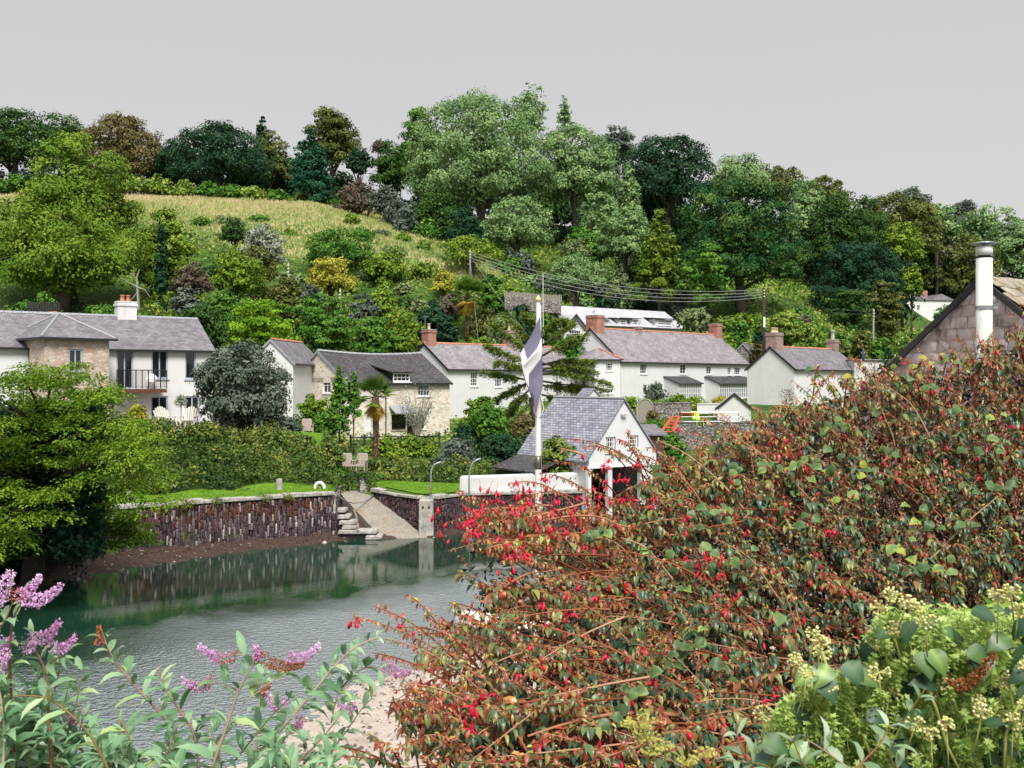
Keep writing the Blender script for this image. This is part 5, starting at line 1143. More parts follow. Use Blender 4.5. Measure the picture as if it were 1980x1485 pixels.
# far house, right
h = House('far_white_house', 'distant white house with double roof half hidden by trees', (*xy(1752, 250),), (.98,.15), 12.5, 9, 21.8, H+20.0, H+21.6, M['white'], M['slate_left'])
h.walls([h.fo(1773,1779,590,600,'sash',2,2), h.fo(1771,1780,612,625,'sash',2,2)])
mb = MB()
for a_, b_ in ((-.3, 6.4), (6.4, 12.9)):
    m_ = (a_+b_)/2; mb.add([(a_,-.4,h.he),(b_,-.4,h.he),(m_,-.0,h.he+1.6),(a_,9,h.he),(b_,9,h.he),(m_,8.6,h.he+1.6)], [(0,1,2),(0,2,5,3),(1,4,5,2),(4,3,5)])
mb.build('roof', M['slate_left'], h.rt); MB().box(6.2, 7.6, 3, 4.2, h.he, h.he+2.6).build('chimney', M['brick'], h.rt); h.pipe(1765, m_='flash')
o = House('white_outhouse', 'pale low building top right of the far house behind the slate gable', (*xy(1815, 262),), (.98,.15), 5, 5, 22.5, H+19, H+20.4, M['white2'], M['slate_left'], cat='outbuilding'); o.walls(); o.roof(gutter=None)
# low white building with closed parasol
h = House('low_white_building', 'low white flat building just above the shrub right of the end house', (*xy(1652, 102),), (.99,.1), 4.2, 4, 5, H+2.0, H+2.02, M['white'], M['flash'], cat='building'); h.walls(); h.roof(gutter=None, verge=None)
pz = empty('closed_parasol', (*xy(1669, 101), H+1.9), 0, 'closed dark blue parasol on the low white building', 'parasol')
MB().lathe([(.02, 0), (.1, .15), (.2, .35), (.1, .95), (.03, 1.25)], n=8).build('canopy', plain('navy_cloth', (.05,.06,.14), .8, .2), pz, True); MB().bar((0,0,-.4), (0,0,1.3), .03).build('pole', M['fence'], pz)
# boathouse
h = House('boathouse', 'white boathouse with steep slate roof and open doorway on the quay', (4.11, 53.66), (.83,.56), 4.8, 5.8, .2, H-4.06, H-1.12, M['white'], M['slate_blue'])
# its gable faces the creek: x along the gable, y along the ridge
L, W = 4.8, 6.2; he, hr = H-4.06-.2, H-1.12-.2; f3 = lambda x, y, z: (x, y, z)
ops = [h.fo(1171,1190,845,874,'sash',4,3), h.fo(1214,1234,842,866,'sash',4,3)]
door1 = h.fo(1141,1176,905,1000); door2 = h.fo(1184,1238,905,1000)
mb = MB(); dz = door1[3]
h.face(L, he, [(door1[0], door1[1], 0, dz), (door2[0], door2[1], 0, dz)], f3, mb, .25)
# gable triangle with window holes, cut in strips
def tri(x0, x1, z0, z1):   # clip a strip to the gable slopes
    pts = []
    for x in (x0, x1): pts.append((x, min(hr - abs(x-L/2)*(hr-he)/(L/2), z1)))
    return pts
mb2 = mb
wz0, wz1 = min(o[2] for o in ops), max(o[3] for o in ops)
topz = lambda x: hr - abs(x - L/2) * (hr-he) / (L/2)
xs = sorted({0, L/2, L} | {o[0] for o in ops} | {o[1] for o in ops})
for a_, b_ in zip(xs, xs[1:]):
    hole = next((o for o in ops if o[0] <= (a_+b_)/2 <= o[1]), None)
    if hole is None: mb.add([(a_,0,he),(b_,0,he),(b_,0,topz(b_)),(a_,0,topz(a_))], [(0,1,2,3)])
    else:
        mb.add([(a_,0,he),(b_,0,he),(b_,0,hole[2]),(a_,0,hole[2])], [(0,1,2,3)]); mb.add([(a_,0,hole[3]),(b_,0,hole[3]),(b_,0,topz(b_)),(a_,0,topz(a_))], [(0,1,2,3)])
mb.add([(0,0,0),(0,W,0),(0,W,he),(0,0,he)], [(0,3,2,1)]); mb.add([(L,0,0),(L,W,0),(L,W,he),(L,0,he)], [(0,1,2,3)]); mb.add([(0,W,0),(L,W,0),(L,W,he),(0,W,he),(L/2,W,hr)], [(1,0,3,4,2)])
mb.build('wall', M['white'], h.rt)
MB().box(.3, L-.3, .4, 4.5, dz, dz+.1).build('loft_floor', M['darkwood'], h.rt)
for o in ops: h.window(o, f3)
MB().box(-.12, .06, -.12, .12, 0, dz-.05).box(-.1, L+.1, -.1, -.003, dz, dz+.14).build('door_frame', M['paint'], h.rt)
ov = .3; sl_ = (hr-he)/(L/2); mb = MB()
for sg in (-1, 1):
    xe = L/2 + sg*(L/2+ov); ze_ = he - ov*sl_ + .03
    lo = [(xe,-.12,ze_),(xe,W+.2,ze_),(L/2,W+.2,hr+.03),(L/2,-.12,hr+.03)]
    if sg > 0: lo = lo[::-1]
    mb.hexa(lo[::-1], [(a,b_,c+.09) for a,b_,c in lo[::-1]])
rf = mb.build('roof', M['slate_blue'], h.rt)
MB().bar((L/2,-.14,hr+.12), (L/2,W+.2,hr+.12), .08).build('ridge_tiles', M['flash'], rf)
m_ = MB().bar((L/2-.25,-.14,hr-.75),(L/2+.1,-.2,hr-.7),.08); m_.build('lamp_bracket', M['pvc'], h.rt)
lt = MB().hexa([(-2.2,1.9,he-1.0),(-.35,1.9,he-.35),(-.35,W,he-.35),(-2.2,W,he-1.0)], [(-2.2,1.9,he-.9),(-.35,1.9,he-.25),(-.35,W,he-.25),(-2.2,W,he-.9)]).build('lean_to_roof', M['slate_dark'], h.rt)
MB().box(-2.0, -.02, 2.1, W-.1, 0, he-1.1).build('lean_to_wall', M['darkwood'], h.rt)
cu = MB().add([(0,0,0),(1.1,0,0),(1.1,0,.45),(.55,0,1.05),(0,0,.45),(0,1.6,0),(1.1,1.6,0),(1.1,1.6,.45),(.55,1.6,1.05),(0,1.6,.45)], [(0,1,2,3,4),(1,6,7,2),(0,4,9,5),(6,5,9,8,7)]).build('wall', M['white2'])
rt = empty('small_hut', (*xy(1133, 66), H-1.7), .35, 'tiny slate-roofed hut peeping over the boathouse ridge', 'hut'); cu.parent = rt
MB().hexa([(-.12,-.1,.38),(-.12,1.7,.38),(.55,1.7,1.1),(.55,-.1,1.1)], [(-.12,-.1,.46),(-.12,1.7,.46),(.55,1.7,1.18),(.55,-.1,1.18)]).hexa([(1.22,-.1,.38),(1.22,1.7,.38),(.55,1.7,1.1),(.55,-.1,1.1)], [(1.22,-.1,.46),(1.22,1.7,.46),(.55,1.7,1.18),(.55,-.1,1.18)]).build('roof', M['slate_blue'], rt)
MB().box(-.0, 1.1, .1, 1.5, -3.4, -.01).build('base', M['white2'], rt)
# little shed right of the boathouse
rt = empty('garden_shed', (*xy(1246, 62), 2.4), .1, 'small brown shed with grey slate roof right of the boathouse', 'shed')
MB().box(0, 1.2, 0, 1.6, -1.2, 2.1).build('wall', M['brown'], rt)
MB().hexa([(-.25,-.25,2.08),(1.45,-.25,2.08),(1.1,1.7,2.62),(-.25,1.7,2.62)], [(-.25,-.25,2.16),(1.45,-.25,2.16),(1.1,1.7,2.7),(-.25,1.7,2.7)]).build('roof', M['slate_left'], rt)
# walls, gate, railing and steps right of the boathouse
def seg_wall(name, lab, pts, D_, yt, yb, m_, th=.5, cat='wall'):
    rt = empty(name, (0,0,0), 0, lab, cat); mb = MB()
    for (pa, pb) in zip(pts, pts[1:]):
        a_, b_ = xy(*pa), xy(*pb); za, zb_ = H-(yt-HY)/FPX*pa[1], H-(yb-HY)/FPX*pa[1]
        mb.hexa([(a_[0],a_[1],zb_),(b_[0],b_[1],zb_),(b_[0],b_[1]+th,zb_),(a_[0],a_[1]+th,zb_)], [(a_[0],a_[1],za),(b_[0],b_[1],za),(b_[0],b_[1]+th,za),(a_[0],a_[1]+th,za)])
    mb.build('masonry', m_, rt)
    c_ = MB()
    for (pa, pb) in zip(pts, pts[1:]):
        a_, b_ = xy(*pa), xy(*pb); za = H-(yt-HY)/FPX*pa[1]; c_.hexa([(a_[0],a_[1]-.06,za+.003),(b_[0],b_[1]-.06,za+.003),(b_[0],b_[1]+th+.05,za+.003),(a_[0],a_[1]+th+.05,za+.003)], [(a_[0],a_[1]-.06,za+.1),(b_[0],b_[1]-.06,za+.12),(b_[0],b_[1]+th+.05,za+.12),(a_[0],a_[1]+th+.05,za+.1)])
    c_.build('coping', m_, rt); return rt
seg_wall('garden_wall', 'grey stone garden wall right of the arched wooden gate', [(1262, 85), (1338, 87)], 0, 781, 830, M['stone_grey'])
seg_wall('garden_wall', 'stone wall carrying the grey tubular railing', [(1298, 70), (1400, 72), (1600, 75)], 0, 818, 930, M['stone_grey'])
seg_wall('garden_wall', 'white painted slatted wall under the right-hand porch', [(1348, 86), (1420, 87)], 0, 782, 800, M['white2'], .1)
h = House('white_gabled_shed', 'small white gabled shed peeping over the shrub below the terrace', (*xy(1452, 80),), (.2,.97), 4, 2.6, 4, H-2.2, H-1.1, M['white2'], M['slate_pale'], cat='shed'); h.walls(); h.roof(gutter=None)
rt = empty('arched_gate', (*xy(1247, 84), H-3.0), 0, 'weathered arched wooden double gate in the garden wall', 'gate')
mb = MB(); n_ = 8
for i in range(n_):
    x = -.58 + 1.16*i/(n_-1); zt = .75 + .62*math.sqrt(max(0, 1-(x/.66)**2)); mb.box(x-.075, x+.075, 0, .05, -.6, zt)
mb.build('boards', M['fence'], rt)
MB().tube([(.66*math.cos(a), -.01, .75+.66*math.sin(a)) for a in np.linspace(0, math.pi, 12)], .05, 6).box(-.7,-.62,-.03,.06,-.6,.75).box(.62,.7,-.03,.06,-.6,.75).build('frame', M['cap'], rt)
rt = empty('tubular_railing', (0,0,0), 0, 'grey tubular railing on top of the stone wall', 'railing')
D = 70.4; m_ = MB()
for px in (1319, 1345, 1372, 1400, 1428): a_ = P(px, 818, D); m_.bar(a_, P(px, 796, D), .02)
m_.build('post', M['steel'], rt); m_ = MB()
for y in (797, 806, 815): m_.bar(P(1317, y, D), P(1430, y, D), .018)
m_.build('rail', M['steel'], rt)
rt = empty('steel_steps', (0,0,0), 0, 'orange-red steel steps leaning beside the stone wall', 'steps')
for dx in (0, 22): MB().bar(P(1278+dx, 835, 68), P(1300+dx*.55, 806, 69.5), .1, n=4).build('stringer', M['red'], rt)
for k_ in range(5): f = k_/4; MB().bar(P(1278,835,68).lerp(P(1300,806,69.5), f), P(1300,835,68).lerp(P(1312,806,69.5), f), .05, n=4).build('tread', M['red'], rt)
o = MB().lathe([(.35, 0), (.55, .25), (.6, .3)], n=14).build('orange_tub', M['orangeplastic'], None, True); o.location = P(1328, 806, 71.5); tag(o, 'shallow orange tub behind the tubular railing', 'tub')
rt = empty('garden_chair', P(1350, 812, 71.2), .3, 'lime green plastic garden chair behind the tubular railing', 'chair')
MB().box(-.3,.3,-.3,.3,.0,.06).build('seat', M['limeplastic'], rt); MB().hexa([(-.3,.3,.0),(.3,.3,.0),(.3,.36,0),(-.3,.36,0)], [(-.28,.5,.6),(.28,.5,.6),(.28,.56,.6),(-.28,.56,.6)]).build('backrest', M['limeplastic'], rt)
for a_ in (-.26, .26):
    for b_ in (-.26, .26): MB().bar((a_, b_, -.42), (a_, b_, 0), .03).build('leg', M['limeplastic'], rt)
# terrace paving in front of the left house
mb = MB(); pv = [(xy(200, 59)), (xy(300, 56.3)), (xy(440, 57.2)), (xy(440, 66)), (xy(200, 64))]
mb.add([(x, y, 5.06) for x, y in pv], [(0,1,2,3,4)]); tag(mb.build('terrace_paving', M['cap']), kind='structure')

# ---------------------------------------------------------------- slate-hung gable and flue, near right
ux = Vector((.8,.6)); vx = Vector((-.6,.8)); ap = Vector((8.0, 17.0)); zap = H+1.72; sl_ = .86; hw = 3.6; L = 7
rt = empty('slate_hung_gable', (ap.x, ap.y, 0), math.atan2(.6, .8), 'gable end hung with weathered pinkish slates under a mossy roof', 'house')
zb = -.5
MB().add([(0,-hw,zb),(0,hw,zb),(0,hw,zap-hw*sl_-.05),(0,0,zap-.05),(0,-hw,zap-hw*sl_-.05),(L,-hw,zb),(L,hw,zb),(L,hw,zap-hw*sl_-.05),(L,0,zap-.05),(L,-hw,zap-hw*sl_-.05)], [(0,4,3,2,1),(5,6,7,8,9),(0,5,9,4),(1,2,7,6)]).build('wall', M['void'], rt)
V, Fq, Aq = [], [], []; rg = random.Random(8); z = .4; row = 0     # individual hung slates
while z < zap - .1:
    half = min(hw, (zap - z) / sl_) ; y = -half - .3 + (row % 2) * .13
    while y < half + .2:
        w_ = rg.uniform(.22, .33); a_, b_ = y + .004, y + w_ - .006; z0_, z1_ = z - rg.uniform(0, .012), z + .24
        a2, b2 = a_, b_
        lim = lambda zz_: min(hw, (zap - .04 - zz_) / sl_)
        q = [(a2, z0_), (b2, z0_), (b2, z1_), (a2, z1_)]
        q = [(max(-lim(z_), min(lim(z_), y_)), z_) for y_, z_ in [(y_, min(z_, zap - .05)) for y_, z_ in q]]
        if max(p[0] for p in q) - min(p[0] for p in q) > .03:
            k = len(V); off = -.045 + rg.uniform(-.004, .004)
            for (y_, z_), t2 in zip(q, (0, 0, .03, .03)): V.append((off + t2, y_, z_))
            for (y_, z_), t2 in zip(q, (0, 0, .03, .03)): V.append((off + t2 + .012, y_, z_))
            Fq += [(k, k+3, k+2, k+1), (k, k+1, k+5, k+4), (k+1, k+2, k+6, k+5), (k+3, k, k+4, k+7)]
            Aq += [rg.random()] * 8
        y += w_
    z += .2; row += 1
ms, t, b = mat('hung_slates', .6, .35); at = t.nodes.new('ShaderNodeAttribute'); at.attribute_name = 'v'; co = t.nodes.new('ShaderNodeTexCoord')
c_ = ramp(t, at.outputs['Fac'], [(0, (.6,.53,.54)), (.4, (.78,.7,.72)), (.75, (.86,.79,.81)), (1, (.62,.54,.54))])
c_ = mixc(t, 1, c_, ramp(t, noise(t, co.outputs['Object'], 2.6, 5, .6, (1, 3.5, .9)), [(.33, (.42,.36,.35)), (.44, (.95,.93,.93)), (.7, (1.1,1.07,1.08))]), 'MULTIPLY')
t.links.new(c_, b.inputs['Base Color'])
npmesh('hung_slates', V, [np.array(Fq)], ms, rt, Aq)
V, Fq, Aq = [], [], []; n_ = 16; sw_ = hw / .9 / n_                      # thick slates on the front slope
for sgn in (-1, 1):
    for r_ in range(22):
        y0, y1 = r_*.19, r_*.19+.27; x = -.14 + (r_ % 2)*.14
        while x < L:
            w_ = rg.uniform(.24, .36); k = len(V); dz = .05 + rg.uniform(0, .02)
            for (yy, up) in ((y1, dz + .03), (y0, dz)):
                for xx in (x+.005, min(L, x+w_-.008)): V.append((xx, sgn*yy, zap - yy*sl_ + up))
            for (yy, up) in ((y1, dz), (y0, dz-.03)):
                for xx in (x+.005, min(L, x+w_-.008)): V.append((xx, sgn*yy, zap - yy*sl_ + up))
            Fq += [(k, k+1, k+3, k+2), (k, k+4, k+5, k+1), (k, k+2, k+6, k+4), (k+1, k+5, k+7, k+3), (k+4, k+6, k+7, k+5)]; Aq += [rg.random()]*8; x += w_
ms2, t, b = mat('mossy_thick_slates', .85, .2); at = t.nodes.new('ShaderNodeAttribute'); at.attribute_name = 'v'; co = t.nodes.new('ShaderNodeTexCoord')
c_ = ramp(t, at.outputs['Fac'], [(0, (.25,.22,.18)), (.5, (.4,.37,.32)), (1, (.33,.28,.2))])
t.links.new(mixc(t, ramp(t, noise(t, co.outputs['Object'], 5), [(.5, (0,0,0)), (.65, (1,1,1))]), c_, (.16,.13,.04)), b.inputs['Base Color'])
npmesh('roof', V, [np.array(Fq)], ms2, rt, Aq)
for sgn in (-1, 1):
    m_ = MB(); m_.hexa([(-.2,0,zap-.1),(-.14,0,zap-.1),(-.14,sgn*hw,zap-.1-hw*sl_),(-.2,sgn*hw,zap-.1-hw*sl_)], [(-.2,0,zap+.03),(-.14,0,zap+.03),(-.14,sgn*hw,zap+.03-hw*sl_),(-.2,sgn*hw,zap+.03-hw*sl_)])
    m_.build('bargeboard', M['darkwood'], rt)
m_ = MB()
vp = Vector((1.05, -.42, zap-.42*sl_)); vm_ = MB().lathe([(.09, -.1), (.09, .15)], vp, 12).lathe([(.105,.15),(.105,.38)], vp, 12).lathe([(.1,.38),(.17,.39),(.175,.45),(.14,.49),(.02,.5)], vp, 16)
vm_.build('roof_vent', M['pvc'], rt, True)
fl = empty('metal_flue', (*xy(1903, 16.55), 0), 0, 'tall white metal flue pipe with disc cap before the slate gable', 'flue')
zt = H - (478-HY)/FPX*16.55; r_ = .128
mfl, t, b = mat('painted_flue', .45, .4); co = t.nodes.new('ShaderNodeTexCoord')
c_ = ramp(t, noise(t, co.outputs['Object'], 1.5, 5, .7, (3.5, 3.5, .5)), [(.42, (.72,.73,.72)), (.55, (.62,.63,.58)), (.68, (.4,.4,.25))]); t.links.new(c_, b.inputs['Base Color'])
MB().lathe([(r_, 4.5), (r_, zt-.19), (r_*.94, zt-.185)], n=28).build('pipe', mfl, fl, True)
MB().lathe([(r_*1.03, zt-.14), (r_*1.03, zt), (r_*.9, zt+.01)], n=28).build('collar', mfl, fl, True)
MB().lathe([(r_*.8, zt-.2), (r_*.8, zt-.12)], n=16).build('neck', M['black'], fl, True)
MB().lathe([(.03, zt), (.03, zt+.06)], n=6).lathe([(.19, zt+.05), (.195, zt+.065), (.12, zt+.085), (.01, zt+.095)], n=28).build('cap', M['steel'], fl, True)
for y_ in (595,): z_ = H-(y_-HY)/FPX*16.55; MB().lathe([(r_+.012, z_-.03), (r_+.012, z_+.03)], n=24).box(r_, r_+.09, -.02, .35, z_-.02, z_+.02).build('band', M['steel'], fl)
# ---------------------------------------------------------------- poles and wires
def pole(px, yt, D, lab, m_='pole', r=.13, arm=False):
    g_ = G3(px, D); zt = H - (yt-HY)/FPX*D; rt = empty('utility_pole', g_, 0, lab, 'pole'); h_ = zt - g_.z
    MB().bar((0,0,-.3), (0,0,h_), r, r*.75, 8).build('shaft', M[m_], rt, True)
    mb = MB()
    for k in range(3): mb.box(-.06, .06, -.22, -.1, h_-.35-k*.35, h_-.22-k*.35)
    mb.build('insulator', M['pvc'], rt)
    if arm: MB().box(-.12,.12,-.25,-.13,h_*.62,h_*.72).build('junction_box', M['pvc'], rt)
    return Vector((g_.x, g_.y, zt))
p1 = pole(909, 483, 128, 'grey wooden pole against the domed green tree on the hillside')
p2 = pole(1477, 557, 116, 'dark creosoted telegraph pole right of the terrace', 'darkpole', .2, True)
p3 = pole(1689, 597, 128, 'thin grey pole on the right above the white buildings')
pole(558, 508, 108, 'thin grey post left of the golden tree', r=.1); pole(658, 558, 104, 'short grey post below the golden tree', r=.12)
def wire(a_, b_, sag, lab, m_='wire', r=.02, cat='cable', n=24):
    a_, b_ = Vector(a_), Vector(b_)
    pts = [a_.lerp(b_, i/n) - Vector((0,0,sag*4*(i/n)*(1-i/n))) for i in range(n+1)]
    o = MB().tube(pts, r, 4).build('overhead_wire', M[m_], None, True); return tag(o, lab, cat)
for i, l in enumerate(['topmost of the four wires between hillside pole and dark pole', 'second wire from the top between hillside pole and dark pole', 'third wire from the top between hillside pole and dark pole', 'lowest of the four wires between hillside pole and dark pole']):
    wire(p1 - Vector((0,0,.2+i*.4)), p2 - Vector((0,0,.15+i*.3)), 1.9 + i*.12, l, r=.03)
for i, l in enumerate(['upper wire from the dark pole to the thin right pole', 'lower wire from the dark pole to the thin right pole']):
    wire(p2 - Vector((0,0,.3+i*.5)), p3 - Vector((0,0,.2+i*.4)), .8, l, 'dkwire', .025)
wire(p1 - Vector((0,0,.3)), P(560, 470, 112), 1.2, 'dark wire running left from the hillside pole over the dark tree', 'dkwire', .02)
wire(p1 - Vector((0,0,.6)), P(1026, 655, 96), .3, 'service wire slanting down from the hillside pole to the grey chimney', r=.018)
wire(p1 - Vector((0,0,.9)), P(926, 668, 95), .3, 'service wire dropping beside the hillside palm', r=.015)
o = MB().bar(G3(1051, 105), P(1050, 528, 105), .05, .03).build('radio_mast', M['pvc'], None); tag(o, 'thin white aerial mast behind the flagpole top', 'mast')
# fences on the hill
def picket(name, lab, a_, b_, D, h_, m_, base=None):
    rt = empty(name, (0,0,0), 0, lab, 'fence'); A_, B_ = P(*a_, D), P(*b_, D); n = int((B_-A_).length/.17); mb = MB(); rg = random.Random(2)
    for i in range(n):
        p = A_.lerp(B_, i/(n-1)); mb.box(p.x-.07, p.x+.06, p.y, p.y+.04, p.z-h_, p.z+rg.uniform(-.06,.06))
    mb.build('pales', m_, rt)
    if base: b2 = A_ - Vector((0,0,h_)); c2 = B_ - Vector((0,0,h_)); MB().hexa([(b2.x,b2.y-.2,b2.z-base),(c2.x,c2.y-.2,c2.z-base),(c2.x,c2.y+.3,c2.z-base),(b2.x,b2.y+.3,b2.z-base)], [(b2.x,b2.y-.2,b2.z),(c2.x,c2.y-.2,c2.z),(c2.x,c2.y+.3,c2.z),(b2.x,b2.y+.3,b2.z)]).build('footing_wall', M['stone_grey'], rt)
    return rt
picket('pale_fence', 'weathered pale wooden fence on a stone footing high behind the flagpole', (976, 563), (1085, 571), 117, .62, M['fence'], 1.5)
picket('dark_fence', 'dark upright-slatted fence above the left roof', (54, 583), (114, 586), 72, 1.1, M['darkwood'])
picket('dark_fence', 'short dark fence piece at the far left above the roof', (-30, 600), (16, 601), 72, .7, M['darkwood'])
o = MB().hexa([P(20, 618, 71), P(48, 618, 71), P(48, 618, 73), P(20, 618, 73)], [P(20, 603, 71), P(46, 600, 71), P(44, 603, 73), P(22, 605, 73)]).build('blue_tarpaulin', M['blue']); tag(o, 'blue tarpaulin heap behind the left roof ridge', 'tarpaulin')
o = MB().hexa([P(72, 612, 69), P(112, 612, 69), P(112, 612, 71), P(72, 612, 71)], [P(72, 605, 69), P(110, 602, 69), P(110, 602, 71), P(72, 604, 71)]).build('timber_stack', M['tan']); tag(o, 'stack of fresh orange-brown timber under the dark fence', 'timber')
# dead pale snag left
rt = empty('dead_tree', G3(266, 86), 0, 'pale bare dead tree in front of the sycamore', 'tree'); g0 = G3(266, 86); mb = MB()
mb.tube([P(268,600,86)-g0, P(266,560,86)-g0, P(264,538,86)-g0, P(270,520,86)-g0], [.13,.11,.08,.03], 5)
for a_, b_, c_ in (((266,565),(250,585),(232,575)), ((266,556),(246,545),(232,535)), ((266,556),(280,560),(290,575)), ((265,542),(256,528),(250,530))): mb.tube([P(*a_,86)-g0, P(*b_,85.8)-g0, P(*c_,85.6)-g0], [.06,.04,.015], 4)
mb.build('branches', M['palebark'], rt)

# ---------------------------------------------------------------- palms
def palm(px, yb, yc, D, R_, lab, dead=.5, sd_=1):
    rng = np.random.default_rng(sd_); b0 = P(px, yb, D); rt = empty('palm_tree', b0, 0, lab, 'palm'); hh = (yb-yc)/FPX*D
    pts = [Vector((math.sin(f*2.5)*.06*hh/3, 0, hh*f)) for f in np.linspace(0, 1, 9)]
    n = 600; f = rng.random(n)**.8; a = rng.uniform(0, 6.283, n); c = np.array([[p.x, p.y, p.z] for p in pts])
    base = np.stack([np.interp(f*8, range(9), c[:, k]) for k in range(3)], 1); rr = R_*.1*(.7+.9*f)
    dirs = np.stack([np.cos(a), np.sin(a), rng.uniform(-1.6, -.2, n)], 1)
    MB().tube(pts, [R_*.085*(1+.6*i/8) for i in range(9)], 9).build('trunk', M['bark'], rt, True)
    leaves('trunk_fibre', base + np.stack([np.cos(a)*rr*.7, np.sin(a)*rr*.7, np.zeros(n)], 1), dirs, np.stack([np.cos(a), np.sin(a), np.ones(n)], 1), R_*rng.uniform(.1,.28,n), R_*.03, fol('palm_fibre_%d' % sd_, [(.06,.035,.02), (.16,.09,.05), (.33,.2,.11)], .1), rt, rng.random(n), T_BLADE)
    top = c[-1]
    for nm, cnt, lo, hi, cols in (('green_fronds', 34, -.25, 1.4, [(.03,.07,.008), (.07,.15,.015), (.17,.27,.03)]), ('dead_fronds', int(16*dead*2), -1.25, -.35, [(.16,.1,.02), (.36,.24,.04), (.5,.34,.05)])):
        Ps, Ds, Ns, Ls, Vs = [], [], [], [], []
        for k in range(cnt):
            az = rng.uniform(0, 6.283); el = rng.uniform(lo, hi); d = np.array([math.cos(az)*math.cos(el), math.sin(az)*math.cos(el), math.sin(el)])
            hub = top + d*R_*.5*(1 if nm[0] == 'g' else .55) + [0, 0, -.15*R_*max(0, .5-el)]; s = nrm(np.cross(d, [0,0,1.0])); up = np.cross(s, d); m = 34; tint = rng.random()
            for j in range(m):
                g_ = (j/(m-1)-.5)*math.pi*1.15; dd = d*math.cos(g_) + s*math.sin(g_)*.95 + up*.05 + np.array([0,0,-.28-abs(g_)*.12])
                Ps.append(hub); Ds.append(dd); Ns.append(up + s*rng.normal(0,.4)); Ls.append(R_*.52*(1-.25*abs(g_))*rng.uniform(.85,1.1)); Vs.append(np.clip(tint*.5+rng.random()*.5,0,1))
            MBp.append((rt, top, hub))
        leaves(nm, Ps, Ds, Ns, np.array(Ls), R_*.035, fol(nm+str(sd_), cols, .25), rt, np.array(Vs), T_BLADE)
    mb = MB()
    for r_, t_, h_ in MBp:
        mb.bar(t_, h_, R_*.014, n=4)
    MBp.clear(); mb.build('leaf_stalks', M['olive_stalk'], rt)
MBp = []; M['olive_stalk'] = plain('palm_stalk', (.12,.14,.04), .6)
palm(724, 905, 768, 60, 1.6, 'fan palm with yellowing skirt and shaggy trunk in front of the stone cottage', sd_=1)
palm(903, 655, 572, 112, 2.6, 'tall fan palm on the hillside above the middle white house', .7, 2)
# slim conifer pair left of palm
for px, yt, yb, w_, lab in ((656, 706, 822, 46, 'slim dark conifer in front of the cottage gable'), (683, 712, 830, 40, 'second slim conifer between the first and the palm')):
    tree(px, yt, yb-20, w_, 66, 'cone', 'mid', lab, 'conifer', lpx=2.0, dens=1.1, cat='tree')
# bare silvery shrub in front of the cottage
rt = empty('silvery_shrub', P(806, 850, 71), 0, 'thin silvery twiggy shrub in front of the cottage windows', 'shrub'); rng = np.random.default_rng(7); rg = random.Random(7); mb = MB(); tips = []
for k in range(46):
    a = rg.uniform(-1.25, 1.25); b2 = rg.uniform(-.8, .8); h_ = rg.uniform(1.8, 4.2); p1_ = Vector((a*.35, b2*.3, h_*.45)); p2_ = Vector((a*1.35*(h_/4.2)**.4, b2*.8, h_))
    mb.tube([(a*.05, 0, 0), p1_, p2_], [.035, .02, .006], 4); tips += [p1_.lerp(p2_, rg.uniform(.0, 1.1)) for _ in range(26)]
mb.build('twigs', M['palebark'], rt); tp = np.array([tuple(t_) for t_ in tips]) + rng.normal(0, .12, (len(tips), 3)); n = len(tp)
leaves('foliage', tp, sph(rng, n), sph(rng, n), rng.uniform(.09,.17,n), .07, G['silver'], rt, rng.random(n)*.8)

# ---------------------------------------------------------------- drooping cedar behind the flag
D = 76; b0 = P(1033, 850, D); rt = empty('cedar_tree', b0, 0, 'drooping layered blue cedar with bare dark trunk behind the flag', 'tree')
mb = MB(); tk = [P(1033,850,D), P(1033,780,D), P(1035,730,D), P(1042,690,D), (P(1050,640,D))]; mb.tube([p-b0 for p in tk], [.32,.28,.24,.16,.06], 8)
rg = random.Random(21); rng = np.random.default_rng(21); Ps, Ds, Ls = [], [], []
BR = [((1040,705),(985,690),(950,668)), ((1040,700),(1000,660),(955,625)), ((1045,675),(1010,640),(985,615)), ((1045,690),(1090,665),(1120,650)), ((1046,670),(1085,640),(1105,622)), ((1040,715),(1090,705),(1150,720)), ((1038,725),(1100,715),(1172,742)),
      ((1038,735),(1090,745),(1165,752)), ((1035,745),(1070,745),(1115,755)), ((1036,735),(990,750),(960,775)), ((1035,745),(1000,770),(985,800)), ((1035,740),(985,725),(940,720)), ((1040,710),(1080,690),(1140,700)),
      ((1048,655),(1040,630),(1020,612)), ((1048,655),(1065,635),(1085,618)), ((1034,770),(1010,800),(970,835)), ((1034,780),(1060,815),(1090,850)), ((1034,760),(1080,770),(1120,785)), ((1038,720),(1000,705),(965,700)), ((1034,790),(1000,830),(960,860)), ((1044,700),(1075,712),(1120,708))]
